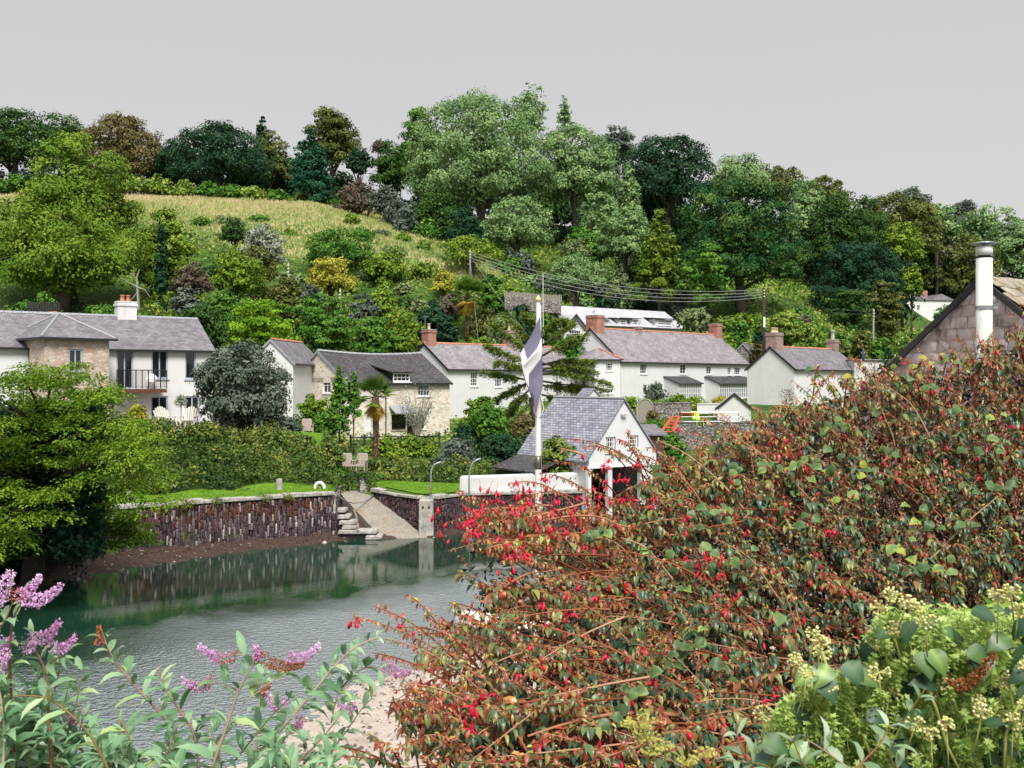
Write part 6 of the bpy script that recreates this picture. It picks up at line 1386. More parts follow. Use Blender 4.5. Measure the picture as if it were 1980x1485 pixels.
for k, (a_, b_, c_) in enumerate(BR):
    dd = rg.uniform(-2.2, 1.6); A_, B_, C_ = P(*a_, D), P(*b_, D+dd*.5), P(*c_, D+dd); pts = []
    for f in np.linspace(0, 1, 9): pts.append(A_*(1-f)**2 + B_*2*f*(1-f) + C_*f*f)
    mb.tube([p-b0 for p in pts], [.1*(1-.85*f) for f in np.linspace(0,1,9)], 5)
    for j in range(46):
        f = rg.uniform(.25, 1.0); i = min(7, int(f*8)); p = pts[i].lerp(pts[i+1], f*8-i) - b0; u_ = (C_-A_).normalized(); side = Vector((-u_.y, u_.x, 0)).normalized()
        q = p + side*rg.uniform(-1, 1)*1.1*(1.1-f*.5) + u_*rg.uniform(0, .6) + Vector((0,0,rg.uniform(-.15,.12))); e_ = q + Vector((rg.uniform(-.1,.1), 0, -rg.uniform(.15,.5)))
        if j % 3 == 0: mb.tube([p, q, e_], [.025,.015,.006], 3)
        for _ in range(38):
            w_ = rg.random(); r_ = (p.lerp(q, .4+w_*.6) if rg.random() < .6 else q.lerp(e_, w_)); Ps.append((r_.x+rg.gauss(0,.06), r_.y+rg.gauss(0,.06), r_.z+rg.gauss(0,.04))); Ds.append((rg.gauss(0,.6)+u_.x*.6, rg.gauss(0,.6), rg.uniform(-.7,.35)))
mb.build('trunk', M['bark'], rt, True); n = len(Ps); v = np.clip(rng.random(n)*.8 + .1, 0, 1)
leaves('crown', Ps, Ds, sph(rng, n)+[0,-.3,.8], rng.uniform(.16,.34,n), .06, G['larchnear'], rt, v)

# ---------------------------------------------------------------- flag pole, flag
Df = 20
fp = empty('flagpole', (*xy(1040.5, Df), .3), 0, 'tall white flagpole with gilt finial and a dark metal sleeve', 'flagpole')
zt = H - (585-HY)/FPX*Df - .3; zc = lambda y: H - (y-HY)/FPX*Df - .3
MB().bar((0,0,-1.0), (0,0,zc(906)), .072, .064, 16).bar((0,0,zc(882)), (0,0,zt), .062, .042, 16).build('shaft', M['pvc'], fp)
MB().bar((0,0,zc(907)), (0,0,zc(881)), .069, n=16).build('sleeve', plain('brushed_sleeve', (.16,.14,.12), .35, .4, 12, metal=.6), fp, True)
MB().lathe([(.02, 0), (.055, .03), (.062, .06), (.045, .1), (.015, .135), (.003, .15)], (0,0,zt), 14).build('finial', M['gold'], fp, True)
MB().tube([(.03,-.05,zc(762)), (-.02,-.09,zc(772)), (-.085,-.08,zc(785)), (-.08,-.08,zc(796)), (-.03,-.07,zc(806))], .012, 6).tube([(.03,-.05,zc(762)), (.09,-.05,zc(780)), (.11,-.05,zc(790)), (.08,-.05,zc(800)), (.03,-.07,zc(806))], .008, 6).build('halyard_loop', M['pvc'], fp, True)
MB().tube([(.05,-.03,zt-.05), (.058,-.03,zc(700)), (.07,-.04,zc(1000))], .006, 4).build('halyard', M['pvc'], fp, True)
g_rows = [[(1044,612),(1027,648),(1006,684),(1011,722),(1028,762)],
          [(1046,640),(1036,665),(1008,700),(1014,735),(1031,772)],
          [(1048,665),(1042,682),(1014,712),(1018,744),(1033,782)],
          [(1049,690),(1048,705),(1030,735),(1027,758),(1034,792)],
          [(1049,712),(1050,730),(1049,752),(1043,768),(1036,804)]]
n_ = 36; V = []; ga = np.array(g_rows, float)
def bil(s, t_):
    x, y = s*4, t_*4; i, j = min(3, int(x)), min(3, int(y)); fx, fy = x-i, y-j; fx = fx*fx*(3-2*fx)*.5+fx*.5
    return (ga[j,i]*(1-fx)+ga[j,i+1]*fx)*(1-fy) + (ga[j+1,i]*(1-fx)+ga[j+1,i+1]*fx)*fy
for j in range(n_+1):
    for i in range(n_+1):
        s, t_ = i/n_, j/n_; p = bil(s, t_); dp = .05*math.sin(t_*9+s*3)*min(1, s*3) + .025*math.sin(t_*23+s*5)*s - .08*s
        V.append(tuple(P(p[0], p[1], Df-.17+dp)))
me = bpy.data.meshes.new('flag'); me.from_pydata(V, [], [(j*(n_+1)+i, j*(n_+1)+i+1, (j+1)*(n_+1)+i+1, (j+1)*(n_+1)+i) for j in range(n_) for i in range(n_)])
uv = me.uv_layers.new(name='UVMap').data
for p in me.polygons:
    p.use_smooth = True
    for li in p.loop_indices: k = me.loops[li].vertex_index; uv[li].uv = ((k % (n_+1))/n_, (k//(n_+1))/n_)
mf, t, b = mat('flag_cloth', .8, .15); u_ = t.nodes.new('ShaderNodeUVMap'); sxy = t.nodes.new('ShaderNodeSeparateXYZ'); t.links.new(u_.outputs[0], sxy.inputs[0])
def band(out, c, w_):
    a_ = t.nodes.new('ShaderNodeMath'); a_.operation = 'SUBTRACT'; a_.inputs[1].default_value = c; t.links.new(out, a_.inputs[0])
    b_ = t.nodes.new('ShaderNodeMath'); b_.operation = 'ABSOLUTE'; t.links.new(a_.outputs[0], b_.inputs[0])
    c_ = t.nodes.new('ShaderNodeMath'); c_.operation = 'LESS_THAN'; c_.inputs[1].default_value = w_; t.links.new(b_.outputs[0], c_.inputs[0]); return c_.outputs[0]
def mul(a_, b_): m_ = t.nodes.new('ShaderNodeMath'); m_.operation = 'MULTIPLY'; t.links.new(a_, m_.inputs[0]); t.links.new(b_, m_.inputs[1]); return m_.outputs[0]
mxm = t.nodes.new('ShaderNodeMath'); mxm.operation = 'MAXIMUM'; t.links.new(mul(band(sxy.outputs[0], .53, .12), band(sxy.outputs[1], .3, .32)), mxm.inputs[0]); t.links.new(mul(band(sxy.outputs[1], .5, .13), band(sxy.outputs[0], .3, .44)), mxm.inputs[1])
fc_ = mixc(t, mxm.outputs[0], (.21,.19,.28), (.82,.81,.8)); t.links.new(fc_, b.inputs['Base Color'])
tr = t.nodes.new('ShaderNodeBsdfTranslucent'); t.links.new(fc_, tr.inputs[0]); ms_ = t.nodes.new('ShaderNodeMixShader'); ms_.inputs[0].default_value = .3
t.links.new(b.outputs[0], ms_.inputs[1]); t.links.new(tr.outputs[0], ms_.inputs[2]); t.links.new(ms_.outputs[0], t.nodes['Material Output'].inputs[0])
fo_ = link('flag', me, mf); tag(fo_, 'drooping dark violet-grey flag with a white cross on the flagpole', 'flag')

# ---------------------------------------------------------------- dinghy on the shore
def dinghy(px, py, D, rz, Lb, lab):
    b0 = P(px, py, D); b0.z = max(.12, bed(b0.x, b0.y)); rt = empty('dinghy', b0, rz, lab, 'boat'); ns, nr = 15, 9; V = []
    for off in (0, .05):
        for i in range(ns):
            f = i/(ns-1); x = (f-.5)*Lb; w_ = (.66 - off)*(1-max(0, (f-.35)/.65)**2.6)*(.78+.22*min(1, f/.3)); sh = .52 + .22*max(0, f-.4)**2*2.2; k_ = .03+.35*max(0, f-.75)**2*4
            for j in range(nr):
                a = (j/(nr-1))*math.pi; V.append((x*(1-.02*(off>0)), -w_*math.cos(a)*(abs(math.sin(a))**.0 if j in (0,nr-1) else 1), k_+off + (sh-k_-off)*(1-math.sin(a)**.7)))
    Fq = []
    for o_ in (0, ns*nr):
        for i in range(ns-1):
            for j in range(nr-1): Fq.append((o_+i*nr+j, o_+(i+1)*nr+j, o_+(i+1)*nr+j+1, o_+i*nr+j+1))
        Fq.append(tuple(o_+j for j in range(nr)))
    for i in range(ns-1):
        for j in (0, nr-1): Fq.append((i*nr+j, (i+1)*nr+j, ns*nr+(i+1)*nr+j, ns*nr+i*nr+j))
    MB().add(V, Fq).build('hull', M['paint'], rt, True)
    for x in (-.9, -.1, .75): MB().box(x-.12, x+.12, -.55 if x < .5 else -.42, .55 if x < .5 else .42, .4, .43).build('thwart', M['cream_wood'], rt)
    m_ = MB()
    for s in (1, -1):
        pts = [(V[i*nr+(0 if s > 0 else nr-1)][0], V[i*nr+(0 if s > 0 else nr-1)][1], V[i*nr+(0 if s > 0 else nr-1)][2]+.01) for i in range(ns)]; m_.tube(pts, .035, 6)
    m_.build('gunwale', M['cream_wood'], rt); return rt
dinghy(985, 1232, 30.2, 2.75, 3.6, 'white dinghy on the near shore glimpsed through the fuchsia')
#dinghy(1140, 1205, 32.2, 2.9, 3.2, 'second pale boat on the shore hidden deeper behind the fuchsia')

# ---------------------------------------------------------------- garden furniture
def slat_chair(loc, rz, lab, m_='teak', group=None):
    rt = empty('garden_armchair', loc, rz, lab, 'chair', group)
    for s in (-1, 1):
        MB().box(s*.29-.03, s*.29+.03, -.3, -.24, 0, .62).build('leg', M[m_], rt); MB().hexa([(s*.29-.03,.24,0),(s*.29+.03,.24,0),(s*.29+.03,.3,0),(s*.29-.03,.3,0)], [(s*.29-.03,.36,1.0),(s*.29+.03,.36,1.0),(s*.29+.03,.42,1.0),(s*.29-.03,.42,1.0)]).build('leg', M[m_], rt)
        MB().box(s*.3-.045, s*.3+.045, -.34, .32, .621, .655).build('armrest', M[m_], rt)
    mb = MB()
    for i in range(6): mb.box(-.28, .28, -.28+i*.09, -.2+i*.09, .4, .425)
    mb.box(-.26, .26, -.29, -.26, .3, .39); mb.build('seat', M[m_], rt)
    mb = MB()
    for i in range(6): x = -.23+i*.083; mb.hexa([(x,.3,.44),(x+.065,.3,.44),(x+.065,.325,.44),(x,.325,.44)], [(x,.4,1.02),(x+.065,.4,1.02),(x+.065,.425,1.02),(x,.425,1.02)])
    mb.hexa([(-.27,.385,.96),(.27,.385,.96),(.27,.43,.96),(-.27,.43,.96)], [(-.27,.4,1.04),(.27,.4,1.04),(.27,.445,1.04),(-.27,.445,1.04)]); mb.build('backrest', M[m_], rt)
    return rt
L1 = P(671, 911, 59.5); L2 = P(698, 911, 59.5); L3 = G3(595, 64.5, 0)
slat_chair(L1, .25, 'left of the two weathered wooden armchairs on the lower terrace'); slat_chair(L2, -.12, 'right of the two weathered wooden armchairs on the lower terrace'); slat_chair(L3 + Vector((0,0,.05)), .35, 'lone wooden armchair on the upper lawn right of the round tree')
o = MB().box(-.2,.2,-.2,.2,.3,.34).box(-.18,-.14,-.18,.18,0,.3).box(.14,.18,-.18,.18,0,.3).build('side_table', M['teak']); o.location = P(685, 911, 59.3); tag(o, 'tiny low wooden table between the two lower armchairs', 'table')
pd = MB().add([(*xy(655,58.2), L1.z-.02), (*xy(745,58.2), L1.z-.02), (*xy(745,61.5), L1.z-.02), (*xy(655,61.5), L1.z-.02)], [(0,1,2,3)]); tag(pd.build('lower_terrace', plain('terrace_earth', (.16,.15,.07), .95, .3, 3)), kind='structure')
def adirondack(loc, rz, lab):
    rt = empty('adirondack_chair', loc, rz, lab, 'chair'); mb = MB()
    for i in range(7):
        x = -.33+i*.095; ht = 1.05 - abs(i-3)**2*.022; k_ = (i-3)*.018; mb.hexa([(x+.01,.1,.25),(x+.085,.1,.25),(x+.085,.125,.25),(x+.01,.125,.25)], [(x+k_,.1+ht*.42,ht),(x+k_+.085,.1+ht*.42,ht),(x+k_+.085,.125+ht*.42,ht),(x+k_,.125+ht*.42,ht)])
    mb.build('backrest', M['cream_wood'], rt); mb = MB()
    for i in range(6): y = -.45+i*.1; z = .38-i*.03; mb.box(-.3,.3,y,y+.085,z,z+.022)
    mb.build('seat', M['cream_wood'], rt)
    for s in (-1, 1):
        MB().box(s*.38-.06, s*.38+.06, -.52, .32, .56, .585).build('armrest', M['cream_wood'], rt); MB().box(s*.33-.04, s*.33+.04, -.46, -.38, 0, .56).build('leg', M['cream_wood'], rt); MB().hexa([(s*.33-.02,.3,0),(s*.33+.02,.3,0),(s*.33+.02,.4,0),(s*.33-.02,.4,0)], [(s*.33-.02,.2,.56),(s*.33+.02,.2,.56),(s*.33+.02,.3,.56),(s*.33-.02,.3,.56)]).build('leg', M['cream_wood'], rt)
adirondack(P(318, 827, 57.3), .75, 'cream slatted garden chair turned sideways on the house terrace'); adirondack(P(366, 827, 57.6), .1, 'cream slatted garden chair facing the creek on the house terrace')
for c in bpy.data.objects:
    if c.name.startswith('adirondack_chair'): c.scale = (1.15,)*3; c.name = c.name.replace('adirondack_chair', 'slatted_armchair')
rt = empty('potted_olive_tree', P(350, 830, 58.5), 0, 'small potted olive standard between the two cream chairs', 'plant'); rng = np.random.default_rng(5)
MB().lathe([(.16,0),(.22,.4),(.24,.42)], n=12).build('pot', M['terracotta'], rt, True); MB().bar((0,0,.3), (0,0,1.5), .03).build('trunk', M['palebark'], rt)
p_ = sph(rng, 500)*rng.uniform(.1,.42,(500,1))+[0,0,1.65]; leaves('crown', p_, sph(rng,500), sph(rng,500), rng.uniform(.1,.17,500), .05, G['silver'], rt, rng.random(500)*.7)

# ---------------------------------------------------------------- overhanging tree, left foreground of the quay
Dn = 35
rt = empty('overhanging_tree', (*xy(60, 37.5), .6), 0, 'big bright green tree overhanging the dark water at the left edge', 'tree'); b0 = Vector(rt.location); rng = np.random.default_rng(77); rg = random.Random(77)
outl = ([-60, 0, 80, 150, 210, 260, 300, 320, 300, 270], [640, 700, 692, 705, 720, 760, 830, 900, 960, 1000])
mb = MB(); root = Vector((0,0,-.6)); mb.tube([root, Vector((.4,-.2,2.2)), Vector((.9,-.6,4.2)), Vector((1.1,-.9,6.2))], [.42,.34,.24,.1], 9)
pads = []
for k in range(215):       # horizontal sprays: px, py, depth
    for _ in range(60):
        px = rg.uniform(-160, 318); py = rg.uniform(690, 1075)
        top = np.interp(px, [-200,0,60,110,150,185,215,250,275,300,322], [690,712,705,690,705,725,722,770,790,850,905])
        bot = np.interp(px, [-200, 0, 60, 120, 170, 200, 240, 300, 322], [1080, 1080, 1010, 965, 960, 975, 985, 965, 930])
        if top < py < bot: break
    d_ = Dn + rg.uniform(-2.6, 3.2); pads.append((px, py, d_, rg.uniform(.35, .95)))
for px, py in ((250,1000),(180,1010),(210,1030),(240,1035),(270,1040),(285,1042),(170,1040),(200,1005),(225,1015),(260,1030),(190,1025),(175,985),(215,985),(245,1015)): pads.append((px, py, 39+rg.uniform(-.8,.8), .45)); pads.append((px-8, py-8, 39.5, .4))
for px, py in ((190,1000),(150,1000),(160,1020),(180,1040),(205,1048),(230,1050),(250,1048),(275,1035),(240,1000),(265,1010),(190,980),(140,1030)): pads.append((px, py, 38.6+rg.uniform(-.6,.6), .5))
for px, py in ((20,990),(70,995),(110,990),(-20,1010),(60,960),(30,1040)): pads.append((px, py, 33, .7))
Ps, Ds, Ls, Vs = [], [], [], []
for i, (px, py, d_, r_) in enumerate(pads):
    c = P(px, py, d_) - b0; tl = rg.uniform(-.3, .3); tint = rg.random()
    if i % 3 == 0:
        s = Vector((.4+rg.uniform(0,.8), -.5, min(6, max(1, c.z*.7)))); mb.tube([s, s.lerp(c, .5)+Vector((0,0,.3)), c], [.09,.05,.015], 5)
    m = int(330*r_); a = rng.uniform(0, 6.283, m); q = np.sqrt(rng.random(m)); lobes = 1+.3*np.sin(a*5+i)
    x = np.cos(a)*q*r_*lobes; y = np.sin(a)*q*r_*lobes; z = -.28*(q*r_)**2*1.6 + x*tl + rng.normal(0, .07, m)
    Ps.append(np.stack([c.x+x, c.y+y, c.z+z], 1)); Ds.append(np.stack([np.cos(a)+rng.normal(0,.5,m), np.sin(a)+rng.normal(0,.5,m), rng.normal(-.35,.3,m)], 1)); Vs.append(np.clip(.35*tint+.6*rng.random(m), 0, 1))
Ps = np.concatenate(Ps); Ds = np.concatenate(Ds); Vs = np.concatenate(Vs); n = len(Ps); mb.build('trunk', M['bark'], rt, True)
leaves('crown', Ps, Ds, sph(rng, n)*.6+[0,-.15,1], rng.uniform(.09,.17,n), rng.uniform(.05,.09,n), G['nearmaple'], rt, Vs, T_FOLD)
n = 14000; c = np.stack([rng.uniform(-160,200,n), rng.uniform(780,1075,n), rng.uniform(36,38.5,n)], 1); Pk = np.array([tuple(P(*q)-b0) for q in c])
leaves('shaded_foliage', Pk, sph(rng,n), sph(rng,n), rng.uniform(.16,.3,n), .16, G['deep'], rt, rng.random(n)*.6)  # deeper green than the crown: painted shade for the black underside
# dark bank shrubbery beneath it
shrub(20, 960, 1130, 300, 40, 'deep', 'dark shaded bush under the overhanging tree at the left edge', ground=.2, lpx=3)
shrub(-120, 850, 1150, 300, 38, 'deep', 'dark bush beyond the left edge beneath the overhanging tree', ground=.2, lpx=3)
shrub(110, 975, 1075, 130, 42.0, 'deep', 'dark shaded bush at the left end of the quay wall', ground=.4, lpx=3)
# ---------------------------------------------------------------- fuchsia hedge, near right
G['fuchsia'] = fol('fuchsia_leaves', [(.02,.055,.03,0), (.07,.14,.075,.22), (.15,.2,.07,.38), (.32,.33,.09,.47), (.25,.09,.045,.54), (.44,.12,.06,.7), (.36,.035,.035,.8), (.6,.36,.08,.9), (.42,.52,.1,1)], .3, .34, .5)
G['fuchsia_shade'] = fol('fuchsia_shaded_leaves', pal((.006,.014,.008), (.022,.04,.02), (.07,.05,.028)), .1, .5, .3)  # darkened copy of the leaf colours, shade inside the hedge painted in
G['bramble'] = fol('bramble_leaves', [(.05,.1,.03,0), (.1,.18,.06,.4), (.19,.29,.1,.65), (.3,.42,.06,.85), (.5,.3,.05,1)], .3, .45, .4)
M['twig'] = fol('fuchsia_twigs', [(.16,.04,.022), (.3,.09,.045), (.44,.26,.17)], 0, .6)
M['scarlet'] = fol('fuchsia_red', [(.34,.003,.008), (.55,.008,.025), (.55,.03,.08)], .1, .4, .35)
BX = [700, 760, 830, 880, 900, 930, 1000, 1080, 1140, 1190, 1240, 1310, 1380, 1440, 1500, 1560, 1650, 1750, 1830, 1900, 1980, 2100]
BY = [1330, 1290, 1240, 1110, 1000, 975, 965, 960, 965, 950, 915, 870, 835, 800, 770, 745, 712, 698, 672, 648, 618, 590]
def ytop(px): return float(np.interp(px, BX, BY))
def dsurf(px, py):
    yt = ytop(px); t_ = max(0, min(1, (1485-py)/(1485-yt+1)))
    return 2.9 + (float(np.interp(px, [700,1000,1500,2000], [3.5,4.1,5.1,5.5])) - 2.9)*t_
rg = random.Random(31); rng = np.random.default_rng(31)
FR = empty('fuchsia_shrub', (3.0, 4.6, 6.0), 0, 'large sprawling fuchsia hedge with red flowers and russet leaves filling the right foreground', 'shrub')
F0 = Vector(FR.location)
mb = MB(); tv = []; LP, LD, LN, LL, LV = [], [], [], [], []; flowers_at = []
def twig(pts, r0, r1, tint):
    k = len(mb.v); n = len(pts); mb.tube(pts, [r0+(r1-r0)*i/(n-1) for i in range(n)], 4, False); tv.extend([tint]*(len(mb.v)-k))
def leafy(pts, start, step, size, tip, gcol=None):
    """opposite drooping leaves along a twig"""
    cum = [0]
    for a_, b_ in zip(pts, pts[1:]): cum.append(cum[-1]+(b_-a_).length)
    tot = cum[-1]; s = start*tot
    while s < tot:
        i = max(k_ for k_ in range(len(cum)) if cum[k_] <= s+1e-9); i = min(i, len(pts)-2); f = (s-cum[i])/max(1e-6, cum[i+1]-cum[i]); p = pts[i].lerp(pts[i+1], f); u_ = (pts[i+1]-pts[i]).normalized()
        rv = Vector((rg.gauss(0,1), rg.gauss(0,1), rg.gauss(0,1))); sd_ = u_.cross(rv).normalized()
        for q in (1, -1):
            d = sd_*q*.8 + u_*.35 + Vector((0,0,-.55 - rg.random()*.4)); LP.append(tuple(p)); LD.append(tuple(d)); LN.append((sd_.x*q*.6+rg.gauss(0,.3), sd_.y*q*.6-.5+rg.gauss(0,.3), .7)); e_ = size*rg.uniform(.6,1.2)*(1-.35*s/tot); LL.append(e_)
            x = s/tot*.25 + tip + rg.gauss(0,.15); LV.append(min(1, max(0, x)))
        s += step*rg.uniform(.7,1.4)
def curve(a_, b_, bend, n=7):
    m_ = a_.lerp(b_, .5) + bend; return [a_*(1-f)**2 + m_*2*f*(1-f) + b_*f*f for f in [i/(n-1) for i in range(n)]]
def warm(px, py): return max(0, .16*math.sin(px*.021+py*.013)*math.sin(py*.027-px*.008)) + (.12 if px < 1150 else .02) + max(0, .2*(1-(py-ytop(px))/220))
def tdir(px, py):
    ang = float(np.interp(px, [700, 1000, 1300, 1600, 1980], [152, 148, 140, 128, 112])) + rg.gauss(0, 19)
    if py > 1300: ang += rg.gauss(0, 15)
    return ang
cnt = 0
while cnt < 2050:
    px = rg.uniform(760, 2060); py = rg.uniform(600, 1520); yt = ytop(px)
    if py < yt + 6: continue
    if px < 960 and py < 1200 and rg.random() < .75 and not (935 < py < 1070): continue
    if px < 870 and rg.random() < .35: continue
    if 1015 < px < 1075 and 955 < py < 1120 and rg.random() < .7: continue
    if px < 1000 and 1040 < py < 1330 and rg.random() < .45: continue
    if px > 1480 and py > 1290 + (px-1480)*-.2 and rg.random() < .75: continue
    if 1400 < px < 1900 and 1120 < py < 1400 and rg.random() < .5: continue
    layer = rg.random(); D = dsurf(px, py) + (rg.uniform(-.15, .15) if layer < .62 else rg.uniform(.15, .8)); T = P(px, py, D)
    a_ = R(tdir(px, py)); ln = rg.uniform(.18, .5); u_ = Vector((math.cos(a_), rg.uniform(-.45, .1), math.sin(a_))).normalized()
    near_edge = py - yt < 60
    if near_edge: ln *= .8
    B = T - u_*ln + Vector((0, .12, 0)); pts = curve(B, T, Vector((rg.gauss(0,.02), rg.gauss(0,.03), rg.uniform(-.01,.07))))
    tint = rg.random(); twig(pts, rg.uniform(.0028,.005), .0013, tint)
    leafy(pts, rg.uniform(.25,.6), .024, rg.uniform(.032,.052), rg.uniform(.0,.38) + warm(px, py))
    for _ in range(rg.choice([0,1,1,2])):     # side twigs
        f = rg.uniform(.4,.9); p = pts[int(f*6)]; e_ = p + (u_ + Vector((rg.gauss(0,.5), rg.gauss(0,.4), rg.gauss(0,.5))))*rg.uniform(.05,.13); q_ = curve(p, e_, Vector((0,0,.01)), 4); twig(q_, .0016, .0009, tint); leafy(q_, .3, .02, .024, .22+.2*rg.random())
    if rg.random() < .8:      # drooping leaves below the shoot tip
        base_v = rg.uniform(0,.42) + warm(px, py)
        for _ in range(7):
            g_ = rg.uniform(0, 6.28); LP.append(tuple(T - u_*rg.uniform(0,.035))); LD.append((math.cos(g_)*.6, math.sin(g_)*.6-.15, -rg.uniform(.2,1.1))); LN.append((math.cos(g_)*.8, math.sin(g_)*.8-.3, .6)); LL.append(rg.uniform(.032,.055)); LV.append(min(1, max(0, base_v+rg.gauss(0,.1))))
    for _ in range(3): # terminal tuft
        LP.append(tuple(T)); LD.append((u_.x+rg.gauss(0,.5), u_.y+rg.gauss(0,.5), u_.z+rg.gauss(0,.5))); LN.append((rg.gauss(0,.5), -.5, .8)); LL.append(rg.uniform(.012,.022)); LV.append(min(1, rg.uniform(.5,1)))
    flowers_at.append((px, py, D)); cnt += 1
# long shoots reaching out over the water on the left
for tip, bs in [((685,1190),(900,1320)),((720,1262),(900,1350)),((790,1150),(900,1290)),((885,955),(1010,1010)),((905,990),(1040,985)),((920,1128),(1000,1180)),((868,1165),(960,1235)),((770,1215),(905,1265)),((935,1205),(1060,1190)),((760,1335),(900,1400)),((785,1355),(900,1410)),
                ((615,1465),(760,1490)),((715,1420),(740,1500)),((780,1440),(900,1480)),((1045,915),(1140,960)),((985,935),(1080,970)),((1165,868),(1250,930)),((1090,848),(1215,905)),((1230,880),(1280,930)),((1195,850),(1240,930)),((1330,835),(1400,900)),((1380,800),(1480,900)),
                ((1455,785),(1500,840)),((1530,735),(1600,830)),((1585,705),(1545,770)),((1650,705),(1700,790)),((1730,685),(1790,760)),((1848,650),(1880,720)),((1950,600),(1975,690)),((1640,690),(1665,760)),((945,1060),(1030,1100)),((960,1010),(1060,1040)),((870,1010),(1010,1000)),((1000,1060),(1100,1090))]:
    for k_ in range(2):
        D = dsurf(*bs) - .05; A_ = P(bs[0]+rg.uniform(0,60), bs[1]+rg.uniform(0,30), D+.15); B_ = P(tip[0]+k_*rg.uniform(10,45), tip[1]+k_*rg.uniform(-30,40), D-.1); pts = curve(A_, B_, Vector((0,0,rg.uniform(.03,.1))), 9)
        twig(pts, .004, .0013, rg.random()); leafy(pts, .3, .018, .03, .25+.3*rg.random())
# thick old branches
for br in [[(1320,1003),(1290,1005),(1250,1012),(1225,1020),(1195,1014),(1160,1000),(1110,998),(1060,1005),(1030,1018)], [(1370,1000),(1345,955),(1320,925),(1310,915),(1250,930),(1190,960)], [(1130,880),(1105,872),(1080,866)],[(960,1150),(985,1128),(1020,1110),(1050,1106),(1085,1100)], [(1250,1290),(1210,1235),(1160,1190),(1130,1170),(1080,1140)],
           [(1440,1480),(1380,1380),(1320,1330),(1250,1290),(1150,1240),(1040,1210),(950,1200)], [(1130,1485),(1090,1400),(1040,1300),(1000,1230)], [(1740,960),(1700,880),(1650,830),(1560,750)], [(1560,1230),(1500,1150),(1450,1080),(1380,1040)],
           [(1560,1260),(1530,1150),(1500,1110)], [(1580,1485),(1545,1330),(1535,1200),(1490,1090)], [(1700,900),(1730,860),(1700,780),(1690,700)], [(1930,1130),(1900,1060),(1870,1000)], [(1700,1150),(1800,1080),(1870,1010),(1930,960)], [(1040,1485),(1000,1420),(960,1340),(900,1290)], [(930,1485),(960,1400),(970,1330),(940,1250)],
           [(1300,1120),(1250,1060),(1200,1040)],[(1450,1000),(1400,940),(1330,880),(1270,850)],[(1800,850),(1760,780),(1700,740)],[(1600,1000),(1500,900),(1400,830)],[(1500,1250),(1400,1150),(1300,1090),(1180,1060)],[(1820,1000),(1740,930),(1650,900)],[(1300,1400),(1230,1330),(1130,1290)],[(1200,1480),(1150,1400),(1100,1340),(1020,1300)],[(1250,1180),(1330,1140),(1380,1080)]]:
    D = np.mean([dsurf(*q) for q in br]); pts = [P(x, y, D - .12 + rg.uniform(-.03,.03)) for x, y in br]
    sm_ = []
    for i in range(len(pts)-1):
        p0, p1_, p2_, p3_ = pts[max(0,i-1)], pts[i], pts[i+1], pts[min(len(pts)-1,i+2)]
        for f in (0,.25,.5,.75): sm_.append(.5*((2*p1_)+(p2_-p0)*f+(2*p0-5*p1_+4*p2_-p3_)*f*f+(3*p1_-p0-3*p2_+p3_)*f**3))
    sm_.append(pts[-1]); twig(sm_[::-1] if br[0][1] < br[-1][1] else sm_, .006 if len(br) > 3 else .005, .0016, rg.uniform(.3,1)); leafy(sm_[::-1] if br[0][1] < br[-1][1] else sm_, .35, .03, .036, .2)
for k_ in range(45):
    px = rg.uniform(980, 1960); py = rg.uniform(ytop(px)+70, 1450); D = dsurf(px, py)+rg.uniform(-.05,.35); a_ = R(tdir(px,py)); ln = rg.uniform(.3,.8); T = P(px, py, D); B = T - Vector((math.cos(a_), 0, math.sin(a_)))*ln + Vector((0,.25,0)); twig(curve(B, T, Vector((rg.gauss(0,.05),0,rg.uniform(-.03,.1)))), .008, .004, rg.uniform(.1,.9))
for v_ in range(len(mb.v)): p = mb.v[v_]; mb.v[v_] = (p[0]-F0.x, p[1]-F0.y, p[2]-F0.z)
mb.build('branches', M['twig'], FR, True, att=tv)
n = len(LP); LLa = np.array(LL)
leaves('leaves', np.array(LP)-np.array(F0), LD, LN, LLa, LLa*rng.uniform(.36,.55,n), G['fuchsia'], FR, LV, T_LEAF, True)
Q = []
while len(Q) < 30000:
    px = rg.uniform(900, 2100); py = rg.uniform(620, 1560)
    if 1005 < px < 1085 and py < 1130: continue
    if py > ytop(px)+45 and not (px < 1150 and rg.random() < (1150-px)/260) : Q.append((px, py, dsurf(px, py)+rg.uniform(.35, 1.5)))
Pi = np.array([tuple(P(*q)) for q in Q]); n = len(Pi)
leaves('inner_leaves', Pi-np.array(F0), sph(rng,n)+[0,0,-.4], sph(rng,n)+[0,-.6,.3], rng.uniform(.03,.06,n), rng.uniform(.012,.03,n), G['fuchsia_shade'], FR, rng.random(n), T_FOLD)
